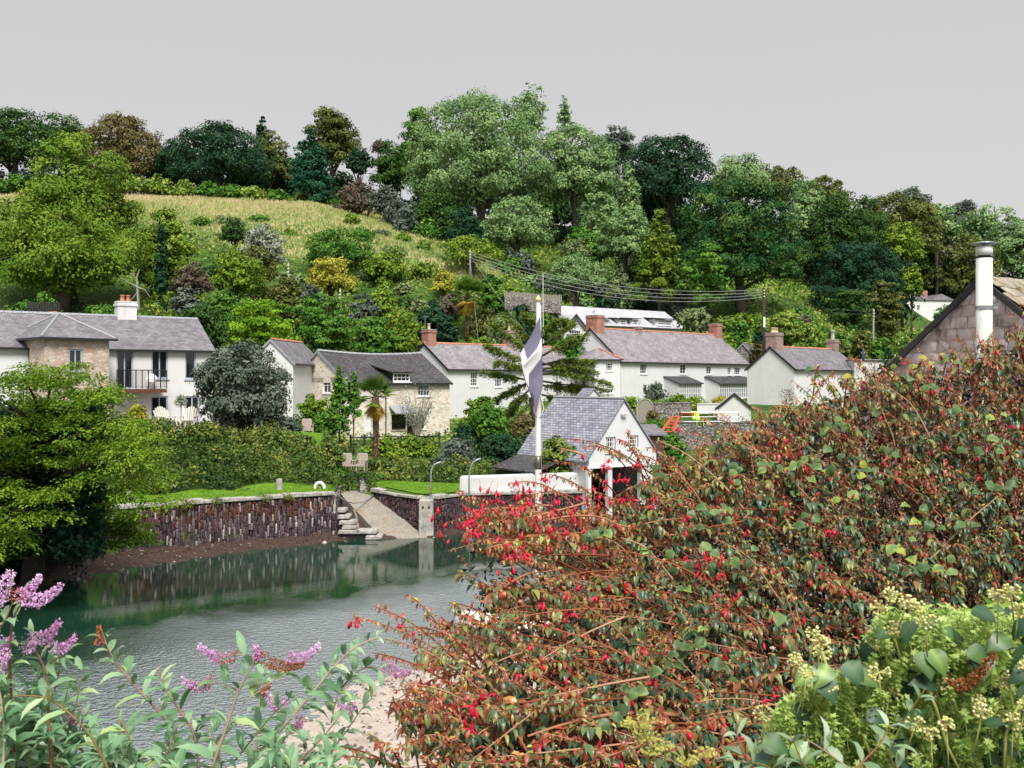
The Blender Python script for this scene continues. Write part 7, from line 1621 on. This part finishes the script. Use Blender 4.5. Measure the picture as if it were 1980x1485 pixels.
# flowers and buds
def fuchsia_mesh(open_):
    m_ = MB(); att = []
    def put(f, val): k = len(m_.v); f(); att.extend([val]*(len(m_.v)-k))
    put(lambda: m_.tube([(0,0,.03),(0,0,0)], .0006, 4), .2)
    if not open_:
        put(lambda: m_.lathe([(.0008,0),(.0028,-.004),(.0034,-.008),(.0058,-.014),(.0066,-.02),(.0045,-.027),(.0008,-.033)], n=8), rg.random())
    else:
        put(lambda: m_.lathe([(.0008,0),(.0026,-.004),(.003,-.009),(.0042,-.013)], n=7), .3)
        def sep():
            for k_ in range(4):
                a_ = k_*math.pi/2+.3; c_, s_ = math.cos(a_), math.sin(a_); q = [(.003,0,-.011),(.013,.0045,-.016),(.013,-.0045,-.016),(.024,.0032,-.024),(.024,-.0032,-.024),(.03,0,-.033)]
                m_.add([(x*c_-y*s_, x*s_+y*c_, z) for x, y, z in q], [(0,1,2),(1,3,4,2),(3,5,4)])
        put(sep, .65); put(lambda: m_.lathe([(.004,-.013),(.0075,-.019),(.007,-.026),(.0045,-.029)], n=7), 1.0)
        put(lambda: [m_.tube([(0,0,-.025),(.002*math.cos(q),.002*math.sin(q),-.05)], .0006, 3) for q in (0,2,4)], .5)
    return m_, att
PR = []
for o_ in (True, False, False):
    m_, att = fuchsia_mesh(o_); o = m_.build('flower' if o_ else 'bud', M['scarlet'], FR, True, att=att); PR.append(o)
spots = []
for (x, y, sx_, sy_, c_) in [(905,995,26,26,17),(960,960,30,20,10),(1040,965,45,26,20),(1110,1000,50,30,12),(1000,1060,35,25,10),(1180,900,35,30,7),(1205,930,30,30,7),(1140,880,10,8,1),(1190,950,40,20,6),(1365,1100,28,16,10),(912,1370,16,16,6),(1405,1170,10,20,3),(1080,1165,30,25,5),(1000,1110,20,20,4),(1480,1340,10,10,2),(1050,1250,60,40,6),(790,1210,10,10,2),(690,1200,6,5,2),
                             (1760,800,80,70,8),(1600,930,80,70,9),(1850,760,60,50,5),(1880,890,70,50,7),(1500,1080,70,50,6),(1580,1220,60,50,5),(1300,1250,80,60,6),(1150,1400,100,50,7),(1700,1190,15,25,6),(1450,900,80,60,5),(1930,1180,10,12,2),(1300,1000,70,50,6),(1150,1060,60,50,8),(1500,1420,60,40,4),(830,1290,50,40,4),(1370,1420,60,40,3)]:
    for _ in range(int(c_*1.35+.5)): spots.append((rg.gauss(x, sx_), rg.gauss(y, sy_)))
rest = []; k_ = 0
for i, (x, y) in enumerate(spots):
    D = dsurf(x, max(y, ytop(x))) - rg.uniform(.12, .3); loc = P(x, y, D) - F0; openf = rg.random() < (.5 if x < 1250 and y < 1100 else .22); src = PR[0] if openf else PR[1]; sc_ = rg.uniform(.7, 1.1)
    rot = (rg.gauss(0,.3), rg.gauss(0,.3), rg.uniform(0,6.28))
    if i < 95:
        o = src if (src is PR[0] and not src.get('_u')) or (src is PR[1] and not src.get('_u')) else src.copy()
        src['_u'] = 1
        if o is not src: col.objects.link(o); o.parent = FR
        o.location = loc; o.rotation_euler = rot; o.scale = (sc_,)*3
    else: rest.append((src, loc, rot, sc_))
bpy.data.objects.remove(PR[2])
for o in FR.children:
    if '_u' in o.keys(): del o['_u']
from mathutils import Matrix, Euler
V, F3, F4, A = [], {}, [], []
for src, loc, rot, sc_ in rest:
    mt_ = Matrix.Translation(loc) @ Euler(rot).to_matrix().to_4x4() @ Matrix.Scale(sc_, 4); k = len(V); me = src.data; V += [tuple(mt_ @ v.co) for v in me.vertices]; A += [d_.value for d_ in me.attributes['v'].data]
    for p in me.polygons: F3.setdefault(len(p.vertices), []).append([v+k for v in p.vertices])
o = npmesh('flowers', V, [np.array(v) for v in F3.values()], M['scarlet'], FR, A, True); o['kind'] = 'stuff'; o['label'] = 'remaining small red buds and flowers scattered through the fuchsia'

# brambles and bindweed climbing through the hedge
BR_ = empty('bramble', (3.2, 4.4, 6.0), 0, 'bramble with broad pale green leaves threading through the fuchsia hedge', 'bramble'); B0 = Vector(BR_.location); LP, LD, LN, LL, LV = [], [], [], [], []; mb = MB(); tv = []
cl = [(1225,950),(1325,1000),(1345,985),(1290,905),(1360,1060),(1250,1020),(1150,1050),(1400,1000),(1310,1085),(1260,1060),(1170,1030),(1500,905),(1485,890),(1560,905),(1380,1095),(1330,1110),(1250,1230),(1180,1120),(1430,920),(1540,905),(1650,810),(1700,800),(1760,720),(1800,760),(1780,700),(1830,700),(1850,790),(1900,810),(1660,915),(1680,925),(1770,990),(1800,1000),(1740,1050),(1780,1090),(1830,1080),(1890,930),(1940,860),(1700,860),(1610,820),(1600,880),(1520,960),(1450,1060),(1500,1180),(1220,1300),(1360,1200),(1290,1270),(1200,1380),(1420,1290),(1650,960),(1570,1020),(1880,870),(1950,930),(1850,1010),(1330,1260),(1580,720),(1640,730)]
for x, y in cl:
    D = dsurf(x, max(y, ytop(x))) - rg.uniform(.1,.3); c = P(x, y, D); tint = rg.uniform(0,.75) + (.2 if y < 830 else 0)
    e_ = c + Vector((rg.uniform(.02,.25), .2, -rg.uniform(.1,.3))); k = len(mb.v); mb.tube(curve(e_, c, Vector((0,0,.05))), [.003]*7, 4, False); tv += [rg.uniform(0,.6)]*(len(mb.v)-k)
    for j in range(rg.choice([2,3,3,4,5])):
        q = c + Vector((rg.gauss(0,.035), rg.gauss(0,.03), rg.gauss(0,.03))); LP.append(tuple(q)); LD.append((rg.gauss(0,1), rg.gauss(-.2,.5), rg.gauss(-.4,.5))); LN.append((rg.gauss(0,.4), -.7, .8)); LL.append(rg.uniform(.035,.062)); LV.append(min(1, max(0, tint+rg.gauss(0,.15))))
for v_ in range(len(mb.v)): p = mb.v[v_]; mb.v[v_] = (p[0]-B0.x, p[1]-B0.y, p[2]-B0.z)
mb.build('stems', M['twig'], BR_, True, att=tv); L_ = np.array(LL)
T_BROAD = (np.array([(0,0,0),(.25,0,.03),(.6,0,.03),(1,0,-.12),(.12,.34,.0),(.45,.5,.07),(.8,.33,.02),(.12,-.34,.0),(.45,-.5,.07),(.8,-.33,.02),(.3,.47,.0),(.3,-.47,.0)]),
           [(0,1,4),(0,7,1),(1,2,5,10),(1,10,4),(1,7,11),(1,11,8,2),(2,6,5),(2,8,9),(2,3,6),(2,9,3)])
edge = np.array([.0,-.12,-.12,.1,.04,.12,.14,.04,.12,.14,.1,.1])
T_BROAD = (T_BROAD[0] * [1, 1, 2.2], T_BROAD[1])
leaves('leaves', np.array(LP)-np.array(B0), LD, LN, L_*.9, L_*rng.uniform(.65,.9,len(L_)), G['bramble'], BR_, np.array(LV)[:, None] + edge[None]*rng.uniform(.3,2.2,(len(L_),1)), T_BROAD, True)
# withered brown flower heads of a buddleia inside the hedge
dh = []
for i, (x, y) in enumerate([(1385,995),(1400,880),(1525,765),(1690,830),(1350,1080),(1725,975),(1770,1030),(1120,1140),(1900,870),(1870,1230)]):
    D = dsurf(x, max(y, ytop(x))) - .15; c = P(x, y, D); n = 260; p = rng.normal(size=(n,3))*[.022,.018,.018]
    dh.append(p + np.array(c)-np.array(B0))
p = np.concatenate(dh); n = len(p); leaves('withered_heads', p, sph(rng,n), sph(rng,n), rng.uniform(.006,.013,n), .004, fol('withered', pal((.05,.025,.02),(.16,.09,.07),(.33,.24,.18)), 0), BR_, rng.random(n))

# ---------------------------------------------------------------- buddleias, near left
G['budd'] = fol('buddleia_leaves', [(.07,.19,.08,0), (.22,.4,.21,.4), (.38,.55,.33,.7), (.42,.56,.18,.85), (.62,.69,.58,1)], .35, .5, .35)
M['budstem'] = fol('buddleia_stems', [(.16,.16,.05), (.3,.12,.08), (.4,.33,.24)], 0, .6)
M['lilac'] = fol('buddleia_florets', [(.24,.08,.02), (.5,.2,.08), (.6,.24,.5,.45), (.72,.42,.7,.7), (.88,.68,.86,1)], .25, .6, .2)
def buddleia(label, base, stems, panicles, seed_, leafL=.088):
    rg = random.Random(seed_); rng = np.random.default_rng(seed_); rt = empty('buddleia_bush', base, 0, label, 'bush'); b0 = Vector(base); mb = MB(); tv = []; LP, LD, LN, LL, LV = [], [], [], [], []
    for pts2, D0_, D1_, th, lf in stems:
        n = len(pts2); key = [P(x, y, D0_+(D1_-D0_)*i/(n-1)) - b0 for i, (x, y) in enumerate(pts2)]; pts = []
        for i in range(n-1):
            p0, p1_, p2_, p3_ = key[max(0,i-1)], key[i], key[i+1], key[min(n-1,i+2)]
            for f in (0,.2,.4,.6,.8): pts.append(.5*((2*p1_)+(p2_-p0)*f+(2*p0-5*p1_+4*p2_-p3_)*f*f+(3*p1_-p0-3*p2_+p3_)*f**3))
        pts.append(key[-1]); m_ = len(pts); mb = MB(); mb.tube(pts, [th*.62*(1-.6*i/(m_-1)) for i in range(m_)], 6); mb.build('stem', M['budstem'], rt, True, att=[rg.uniform(0,1)]*len(mb.v))
        cum = 0; nxt = .03; side = Vector((rg.gauss(0,1), rg.gauss(0,1), 0)).normalized(); tot = sum((b_-a_).length for a_, b_ in zip(pts, pts[1:])); run = 0
        for a_, b_ in zip(pts, pts[1:]):
            L = (b_-a_).length; u_ = (b_-a_).normalized()
            while nxt < run + L:
                p = a_.lerp(b_, (nxt-run)/L); f = nxt/tot; side = (side - u_*side.dot(u_)).normalized(); side = (Matrix.Rotation(R(90)+rg.gauss(0,.3), 3, u_) @ side)
                for q in (1, -1):
                    if rg.random() > lf: continue
                    d = side*q + u_*(.35+.4*f) + Vector((0,0,-.15)); sz_ = leafL*rg.uniform(.65,1.15)*(1.05-.5*f**2)
                    LP.append(tuple(p)); LD.append(tuple(d)); LN.append((rg.gauss(0,.25), -.25+rg.gauss(0,.25), 1)); LL.append(sz_); LV.append(min(1, max(0, rg.gauss(.42,.2) + (.35 if rg.random() < .08 else 0))))
                    if rg.random() < .55:   # axillary small leaves
                        for _ in range(3): LP.append(tuple(p+side*q*.01)); LD.append((d.x+rg.gauss(0,.6), d.y+rg.gauss(0,.6), d.z+rg.uniform(0,1))); LN.append((0,-.3,1)); LL.append(sz_*rg.uniform(.3,.5)); LV.append(min(1, max(0, rg.gauss(.55,.2))))
                nxt += .034*rg.uniform(.8,1.25)
            run += L
    L_ = np.array(LL); n = len(L_)
    T_B = (np.array([(0,0,0),(.22,0,.05),(.5,0,.06),(.78,0,-.02),(1,0,-.18),(.22,.42,.09),(.5,.5,.13),(.78,.3,.04),(.22,-.42,.09),(.5,-.5,.11),(.78,-.3,.05)]),
           [(0,1,5),(0,8,1),(1,2,6,5),(1,8,9,2),(2,3,7,6),(2,9,10,3),(3,4,7),(3,10,4)])
    leaves('leaves', LP, LD, LN, L_, L_*rng.uniform(.24,.34,n), G['budd'], rt, LV, T_B, True)
    for (xa, ya, xb, yb_, D, wd, c0, c1) in panicles:       # base, tip, width, colour at base and tip
        A_, B_ = np.array(P(xa, ya, D)-b0), np.array(P(xb, yb_, D-.02)-b0); n = int(520*max(.5, np.linalg.norm(B_-A_)/.1)); f = rng.random(n)**.8; ax = B_-A_; ax_ = ax/np.linalg.norm(ax)
        r_ = wd*(1-.75*f)*np.sqrt(rng.uniform(.15,1,n))*(1+.25*np.sin(f*40)); s = nrm(np.cross(ax_[None], sph(rng,n))); p = A_ + ax*f[:,None] + s*r_[:,None]
        p[:, 2] -= .02*np.sin(f*3.14)
        leaves('flower_spike', p, s+sph(rng,n)*.7, s+sph(rng,n)*.8, rng.uniform(.0045,.008,n), rng.uniform(.003,.006,n), M['lilac'], rt, np.clip(c0+(c1-c0)*f+rng.normal(0,.1,n),0,1), T_RH)
    return rt
stemsL = [([(30,1500),(20,1300),(25,1200),(55,1150)],2.6,2.5,.006,.6), ([(-60,1300),(0,1215),(25,1165)],2.5,2.5,.006,.7), ([(100,1500),(95,1400),(88,1300),(60,1240),(75,1222)],2.6,2.6,.006,.9), ([(60,1500),(80,1400),(110,1320),(115,1255)],2.7,2.7,.005,1),
          ([(5,1500),(8,1420),(-2,1330),(-20,1260)],2.5,2.5,.007,.8), ([(210,1490),(180,1430),(140,1385),(90,1350),(30,1345)],2.4,2.4,.006,.6), ([(-40,1450),(30,1380),(90,1290),(130,1265)],2.7,2.6,.005,1), ([(150,1500),(130,1430),(150,1350),(160,1290)],2.7,2.7,.005,1)]
panL = [(-25,1160,22,1105,2.5,.034,.75,.95),(22,1148,78,1115,2.5,.02,.05,.9),(42,1155,118,1132,2.48,.022,.75,.75),(62,1232,115,1202,2.6,.022,.85,.5),(45,1245,68,1236,2.6,.018,.8,.9),(98,1246,147,1230,2.6,.018,.7,.6),(-20,1290,12,1258,2.5,.03,.6,.75),(-10,1235,25,1230,2.6,.022,.6,.9),(128,1382,158,1376,2.7,.012,.55,.6)]
rg = random.Random(91)
for k_ in range(26):
    x = rg.uniform(-60, 240); top = float(np.interp(x, [-60,0,60,120,180,260,330], [1270,1290,1300,1290,1340,1350,1370])) + rg.uniform(0,110); stemsL.append(([(x+rg.uniform(-40,60),1510),(x+rg.uniform(-20,30),(1510+top)/2),(x,top)], 2.8+rg.uniform(-.3,.3), 2.75+rg.uniform(-.3,.3), .0045, .95))
buddleia('lilac-flowered buddleia with grey-green leaves in the bottom left corner', (-1.2, 2.6, 5.95), stemsL, panL, 61)
stemsC = [([(590,1500),(600,1360),(545,1500)],2.8,2.8,.003,.2)][:0] + [([(475,1490),(535,1420),(600,1345),(650,1285),(690,1250),(728,1233)],2.9,2.9,.009,1), ([(408,1490),(440,1400),(462,1335),(495,1275)],2.6,2.6,.008,.45), ([(385,1490),(375,1420),(345,1370),(318,1330),(302,1290)],2.7,2.7,.006,1), ([(340,1420),(304,1373),(250,1314),(215,1265),(194,1212)],2.8,2.8,.006,1),
          ([(495,1490),(498,1400),(505,1330),(508,1300)],2.9,2.9,.006,.7), ([(560,1490),(620,1430),(660,1380)],2.8,2.8,.006,.9), ([(600,1500),(665,1420),(700,1370),(720,1350)],3.0,3.0,.005,.9), ([(455,1470),(520,1390),(565,1345)],2.7,2.7,.004,.8),([(660,1330),(690,1300),(715,1290),(745,1300)],2.95,2.95,.004,1),([(640,1400),(655,1340),(690,1310)],2.9,2.9,.004,1),
          ([(300,1500),(330,1440),(345,1400)],2.7,2.7,.005,1), ([(240,1490),(250,1430),(230,1390)],2.6,2.6,.005,1), ([(430,1500),(420,1440),(390,1390)],2.8,2.8,.005,1),([(458,1335),(440,1325),(412,1318)],2.6,2.6,.003,.5),([(495,1275),(475,1268),(458,1266)],2.6,2.6,.003,.3),([(470,1360),(550,1300),(590,1285)],2.6,2.6,.003,.4)]
for k_ in range(15):
    x = rg.uniform(150, 700); top = float(np.interp(x, [180,260,400,500,600,700], [1420,1430,1440,1430,1430,1460])) + rg.uniform(0,80); stemsC.append(([(x+rg.uniform(-30,40),1510),(x+rg.uniform(-20,30),(1510+top)/2),(x,top)], 2.7+rg.uniform(-.2,.3), 2.65+rg.uniform(-.2,.3), .004, .95))
panC = [(458,1268,384,1247,2.6,.016,.1,.9),(493,1262,590,1284,2.6,.017,.05,.25),(555,1268,618,1246,2.6,.016,.45,1),(500,1266,495,1248,2.6,.01,.5,.6),(414,1312,353,1314,2.6,.018,.15,.8),(555,1362,515,1342,2.8,.026,.4,.8),(505,1330,520,1322,2.9,.015,.1,.2),(690,1360,655,1362,2.9,.018,.6,.8),(735,1275,795,1300,3.2,.022,.25,.8),(194,1240,191,1210,2.8,.01,.3,.1),(580,1400,575,1380,2.8,.008,.5,.6)]
buddleia('arching buddleia with faded pink and brown flower spikes in front of the water', (-.75, 2.75, 5.9), stemsC, panC, 62, .095)

# ---------------------------------------------------------------- ivy, cleavers and sprigs, bottom right
rng = np.random.default_rng(15); rg = random.Random(15)
G['ivyleaf'] = fol('glossy_ivy', [(.015,.045,.022,0), (.035,.09,.04,.5), (.1,.19,.04,.85), (.25,.36,.04,1)], .15, .38, .45)
G['herb'] = fol('fresh_herb', pal((.24,.36,.08), (.44,.58,.16), (.66,.75,.34)), .4)
G['umbel'] = fol('ivy_umbels', pal((.34,.38,.1), (.58,.57,.2), (.75,.7,.38)), .1, .5)
G['sage'] = fol('silvery_sprig_leaves', pal((.15,.24,.12), (.32,.44,.26), (.52,.6,.44)), .35)
def inregion(x, y): return y > np.interp(x, [1470,1490,1530,1600,1650,1700,1740,1800,1860,1900,1980,2040], [1485,1400,1350,1320,1290,1200,1175,1185,1180,1160,1135,1120])
IV = empty('flowering_ivy', (1.5, 1.95, 6.5), 0, 'glossy flowering ivy with yellow-green umbels in the bottom right corner', 'ivy'); I0 = np.array(IV.location)
LP, LD, LN, LL, LV = [], [], [], [], []
while len(LP) < 190:
    x = rg.uniform(1480, 2050); y = rg.uniform(1150, 1540)
    if not inregion(x, y) : continue
    if x < 1640 and y < 1440 and rg.random() < .7: continue
    D = rg.uniform(1.75, 2.15); LP.append(tuple(P(x, y, D))); LD.append((rg.gauss(0,.8), rg.gauss(-.2,.4), rg.gauss(-.5,.5))); LN.append((rg.gauss(0,.5), -.6, .9+rg.gauss(0,.3))); LL.append(rg.uniform(.03,.055)); LV.append(min(1, max(0, rg.gauss(.35,.22))))
for x, y in ((1575,1290),(1600,1285),(1585,1310),(1635,1280),(1650,1300),(1780,1260),(1800,1255),(1880,1270),(1900,1260),(1950,1230),(1475,1430),(1530,1440)): LP.append(tuple(P(x,y,1.8))); LD.append((rg.gauss(0,.6), -.3, -.6)); LN.append((0,-.8,.8)); LL.append(.055); LV.append(rg.uniform(.3,.9))
T_IVY = (np.array([(0,0,0),(.3,0,.04),(.62,0,.03),(1,0,-.1),(.1,.4,0),(.38,.5,.05),(.7,.24,.0),(.1,-.4,0),(.38,-.5,.05),(.7,-.24,.0)]), [(0,1,5,4),(1,2,6,5),(2,3,6),(0,7,8,1),(1,8,9,2),(2,9,3)])
L_ = np.array(LL); T_IVY = (np.array([(0,0,0),(.25,0,.05),(.6,0,.06),(1,0,-.1),(.06,.36,-.02),(.38,.5,.1),(.74,.27,.05),(.06,-.36,-.02),(.38,-.5,.1),(.74,-.27,.05),(.2,.5,.03),(.2,-.5,.03)]), [(0,1,4),(0,7,1),(1,2,5,10),(1,10,4),(1,7,11),(1,11,8,2),(2,6,5),(2,8,9),(2,3,6),(2,9,3)])
leaves('leaves', np.array(LP)-I0, LD, LN, L_*.95, L_*rng.uniform(.6,.8,len(L_)), G['ivyleaf'], IV, np.array(LV)[:,None]+np.array([.3,.22,.2,.1]+[0]*8)[None], T_IVY, True)
um = [(1725,1150),(1755,1165),(1770,1175),(1700,1175),(1740,1200),(1725,1215),(1790,1200),(1710,1250),(1780,1290),(1790,1265),(1820,1300),(1760,1330),(1810,1330),(1840,1320),(1930,1150),(1955,1145),(1970,1180),(1950,1310),(1940,1325),(1985,1360),(1900,1375),(1925,1375),(1830,1400),(1800,1420),(1845,1430),(1535,1275),(1590,1262),(1575,1225),(1590,1240),(1560,1300),(1475,1380),(1600,1330),(1960,1395),(1720,1340),(1700,1300),(1890,1355),(1985,1290),(1770,1400)]
mb = MB(); tv = []
for x, y in um:
    D = rg.uniform(1.7,1.95); c = Vector(P(x, y, D)) - Vector(I0); Rr = rg.uniform(.012,.019); st_ = c + Vector((rg.uniform(-.01,.03), .02, -rg.uniform(.05,.1))); k = len(mb.v)
    mb.tube([st_, c], .0014, 5); tv += [.3]*(len(mb.v)-k)
    for q in sph(rng, 30):
        e_ = c + Vector(q*[1,1,.85])*Rr; k = len(mb.v); mb.tube([c, e_], .0005, 3, False); mb.lathe([(.0004,-.0028),(.0028,-.0008),(.0026,.0016),(.0004,.0026)], e_, 6); tv += [rg.uniform(.3,1)]*(len(mb.v)-k)
for (pts2) in ([(1700,1500),(1650,1380),(1610,1320),(1585,1250)], [(1860,1500),(1830,1440),(1810,1370),(1780,1300)], [(1940,1500),(1945,1420),(1960,1380),(1980,1350)], [(1920,1300),(1918,1240),(1905,1215)], [(1600,1400),(1560,1330),(1540,1290)]):
    k = len(mb.v); mb.tube([P(x, y, 1.82)-Vector(I0) for x, y in pts2], .003, 6); tv += [.1]*(len(mb.v)-k)
mb.build('flower_umbels', G['umbel'], IV, True, att=tv)
HB = empty('cleavers', (1.25, 2.0, 6.5), 0, 'bright lime-green small-leaved herb cushioning the ivy at bottom right', 'plant'); H0 = np.array(HB.location); Ps, Ds, Ns, Vs, Ls = [], [], [], [], []; mb = MB(); tv = []
c_ = 0
while c_ < 1700:
    x = rg.uniform(1470, 2040); y = rg.uniform(1170, 1520)
    if not inregion(x, y+12): continue
    if not ((1490 < x < 1720 and y > 1300) or (1690 < x < 1930 and 1190 < y < 1300) or rg.random() < .25): continue
    D = 1.92 + rg.uniform(-.12,.2) ; c = P(x, y, D)-Vector(H0); tint = rg.random(); k = len(mb.v); mb.tube([c+Vector((rg.gauss(0,.01),.01,-.045)), c], .0008, 3, False); tv += [.3]*(len(mb.v)-k)
    ax = Vector((rg.gauss(0,.45), -abs(rg.gauss(.3,.4)), 1)).normalized(); sa = ax.orthogonal().normalized(); sb = ax.cross(sa)
    for lv in range(3):
        for q in range(6):
            a_ = q*1.047+lv*.5; cp = c - ax*lv*rg.uniform(.008,.014); dq = sa*math.cos(a_)+sb*math.sin(a_)+ax*.4; Ps.append(tuple(cp)); Ds.append(tuple(dq)); Ns.append(tuple(ax)); Ls.append(.0135*(.7+.25*lv)*rg.uniform(.8,1.2)); Vs.append(min(1, .3*tint+.6*rg.random()+.15*(lv==0)))
    c_ += 1
leaves('leaves', Ps, Ds, Ns, np.array(Ls), np.array(Ls)*.45, G['herb'], HB, np.array(Vs), T_FOLD); mb.build('stems', G['herb'], HB, False, att=tv)
# under-leaves keep the corner dense
n = 3500; xs_ = rng.uniform(1470,2080,n); ys_ = rng.uniform(1150,1560,n); kk = np.array([inregion(a_, b_-25) for a_, b_ in zip(xs_, ys_)]); xs_, ys_ = xs_[kk], ys_[kk]; Pk = np.array([tuple(P(a_, b_, 2.35+rng.uniform(0,.3))) for a_, b_ in zip(xs_, ys_)])-I0; n = len(Pk)
leaves('inner_leaves', Pk, sph(rng,n), sph(rng,n)+[0,-.6,.4], rng.uniform(.03,.06,n), .03, G['fern'], IV, rng.random(n)*.6, T_FOLD)
# silvery buddleia sprigs at the very bottom
SPS = [([(1445,1500),(1440,1460),(1425,1420),(1432,1392)],1.5,1.5,.003,1), ([(1570,1500),(1550,1470),(1528,1420)],1.55,1.55,.003,1), ([(1640,1500),(1700,1440),(1720,1400)],1.6,1.6,.003,1), ([(1500,1510),(1480,1480),(1400,1470)],1.5,1.45,.003,1), ([(1660,1500),(1600,1455),(1560,1430)],1.55,1.55,.003,1), ([(1760,1510),(1720,1460),(1745,1400),(1790,1330)],1.7,1.7,.003,1)]
_g = G['budd']; G['budd'] = G['sage']
buddleia('silvery-leaved buddleia sprigs along the bottom edge before the ivy', (.5, 1.55, 6.6), SPS, [(1835,1325,1925,1262,1.75,.011,.0,.12)], 64, .055); G['budd'] = _g
# fennel heads close to the lens
FN = empty('fennel', (.12, .85, 7.3), 0, 'soft yellow fennel heads close to the lens at the bottom edge', 'plant'); f0 = Vector(FN.location); mb = MB(); tv = []
for x, y, s in ((1240,1395,.012),(1250,1420,.01),(1285,1440,.009),(1330,1470,.008),(1365,1455,.008),(1215,1400,.006),(1260,1450,.008)):
    c = P(x, y, .9)-f0; k = len(mb.v); mb.tube([P(1290, 1530, .92)-f0, c], .0009, 4); tv += [.1]*(len(mb.v)-k)
    for q in sph(rng, 34): e_ = c + Vector(q*[1.2,1,.5])*s; k = len(mb.v); mb.tube([c-Vector((0,0,s*.6)), e_], .0002, 3, False); mb.lathe([(.0002,-.001),(.0011,0),(.0002,.001)], e_, 5); tv += [rg.uniform(.5,1)]*(len(mb.v)-k)
mb.build('umbels', fol('fennel_yellow', pal((.2,.24,.04),(.5,.48,.1),(.68,.62,.2)), .1), FN, True, att=tv)
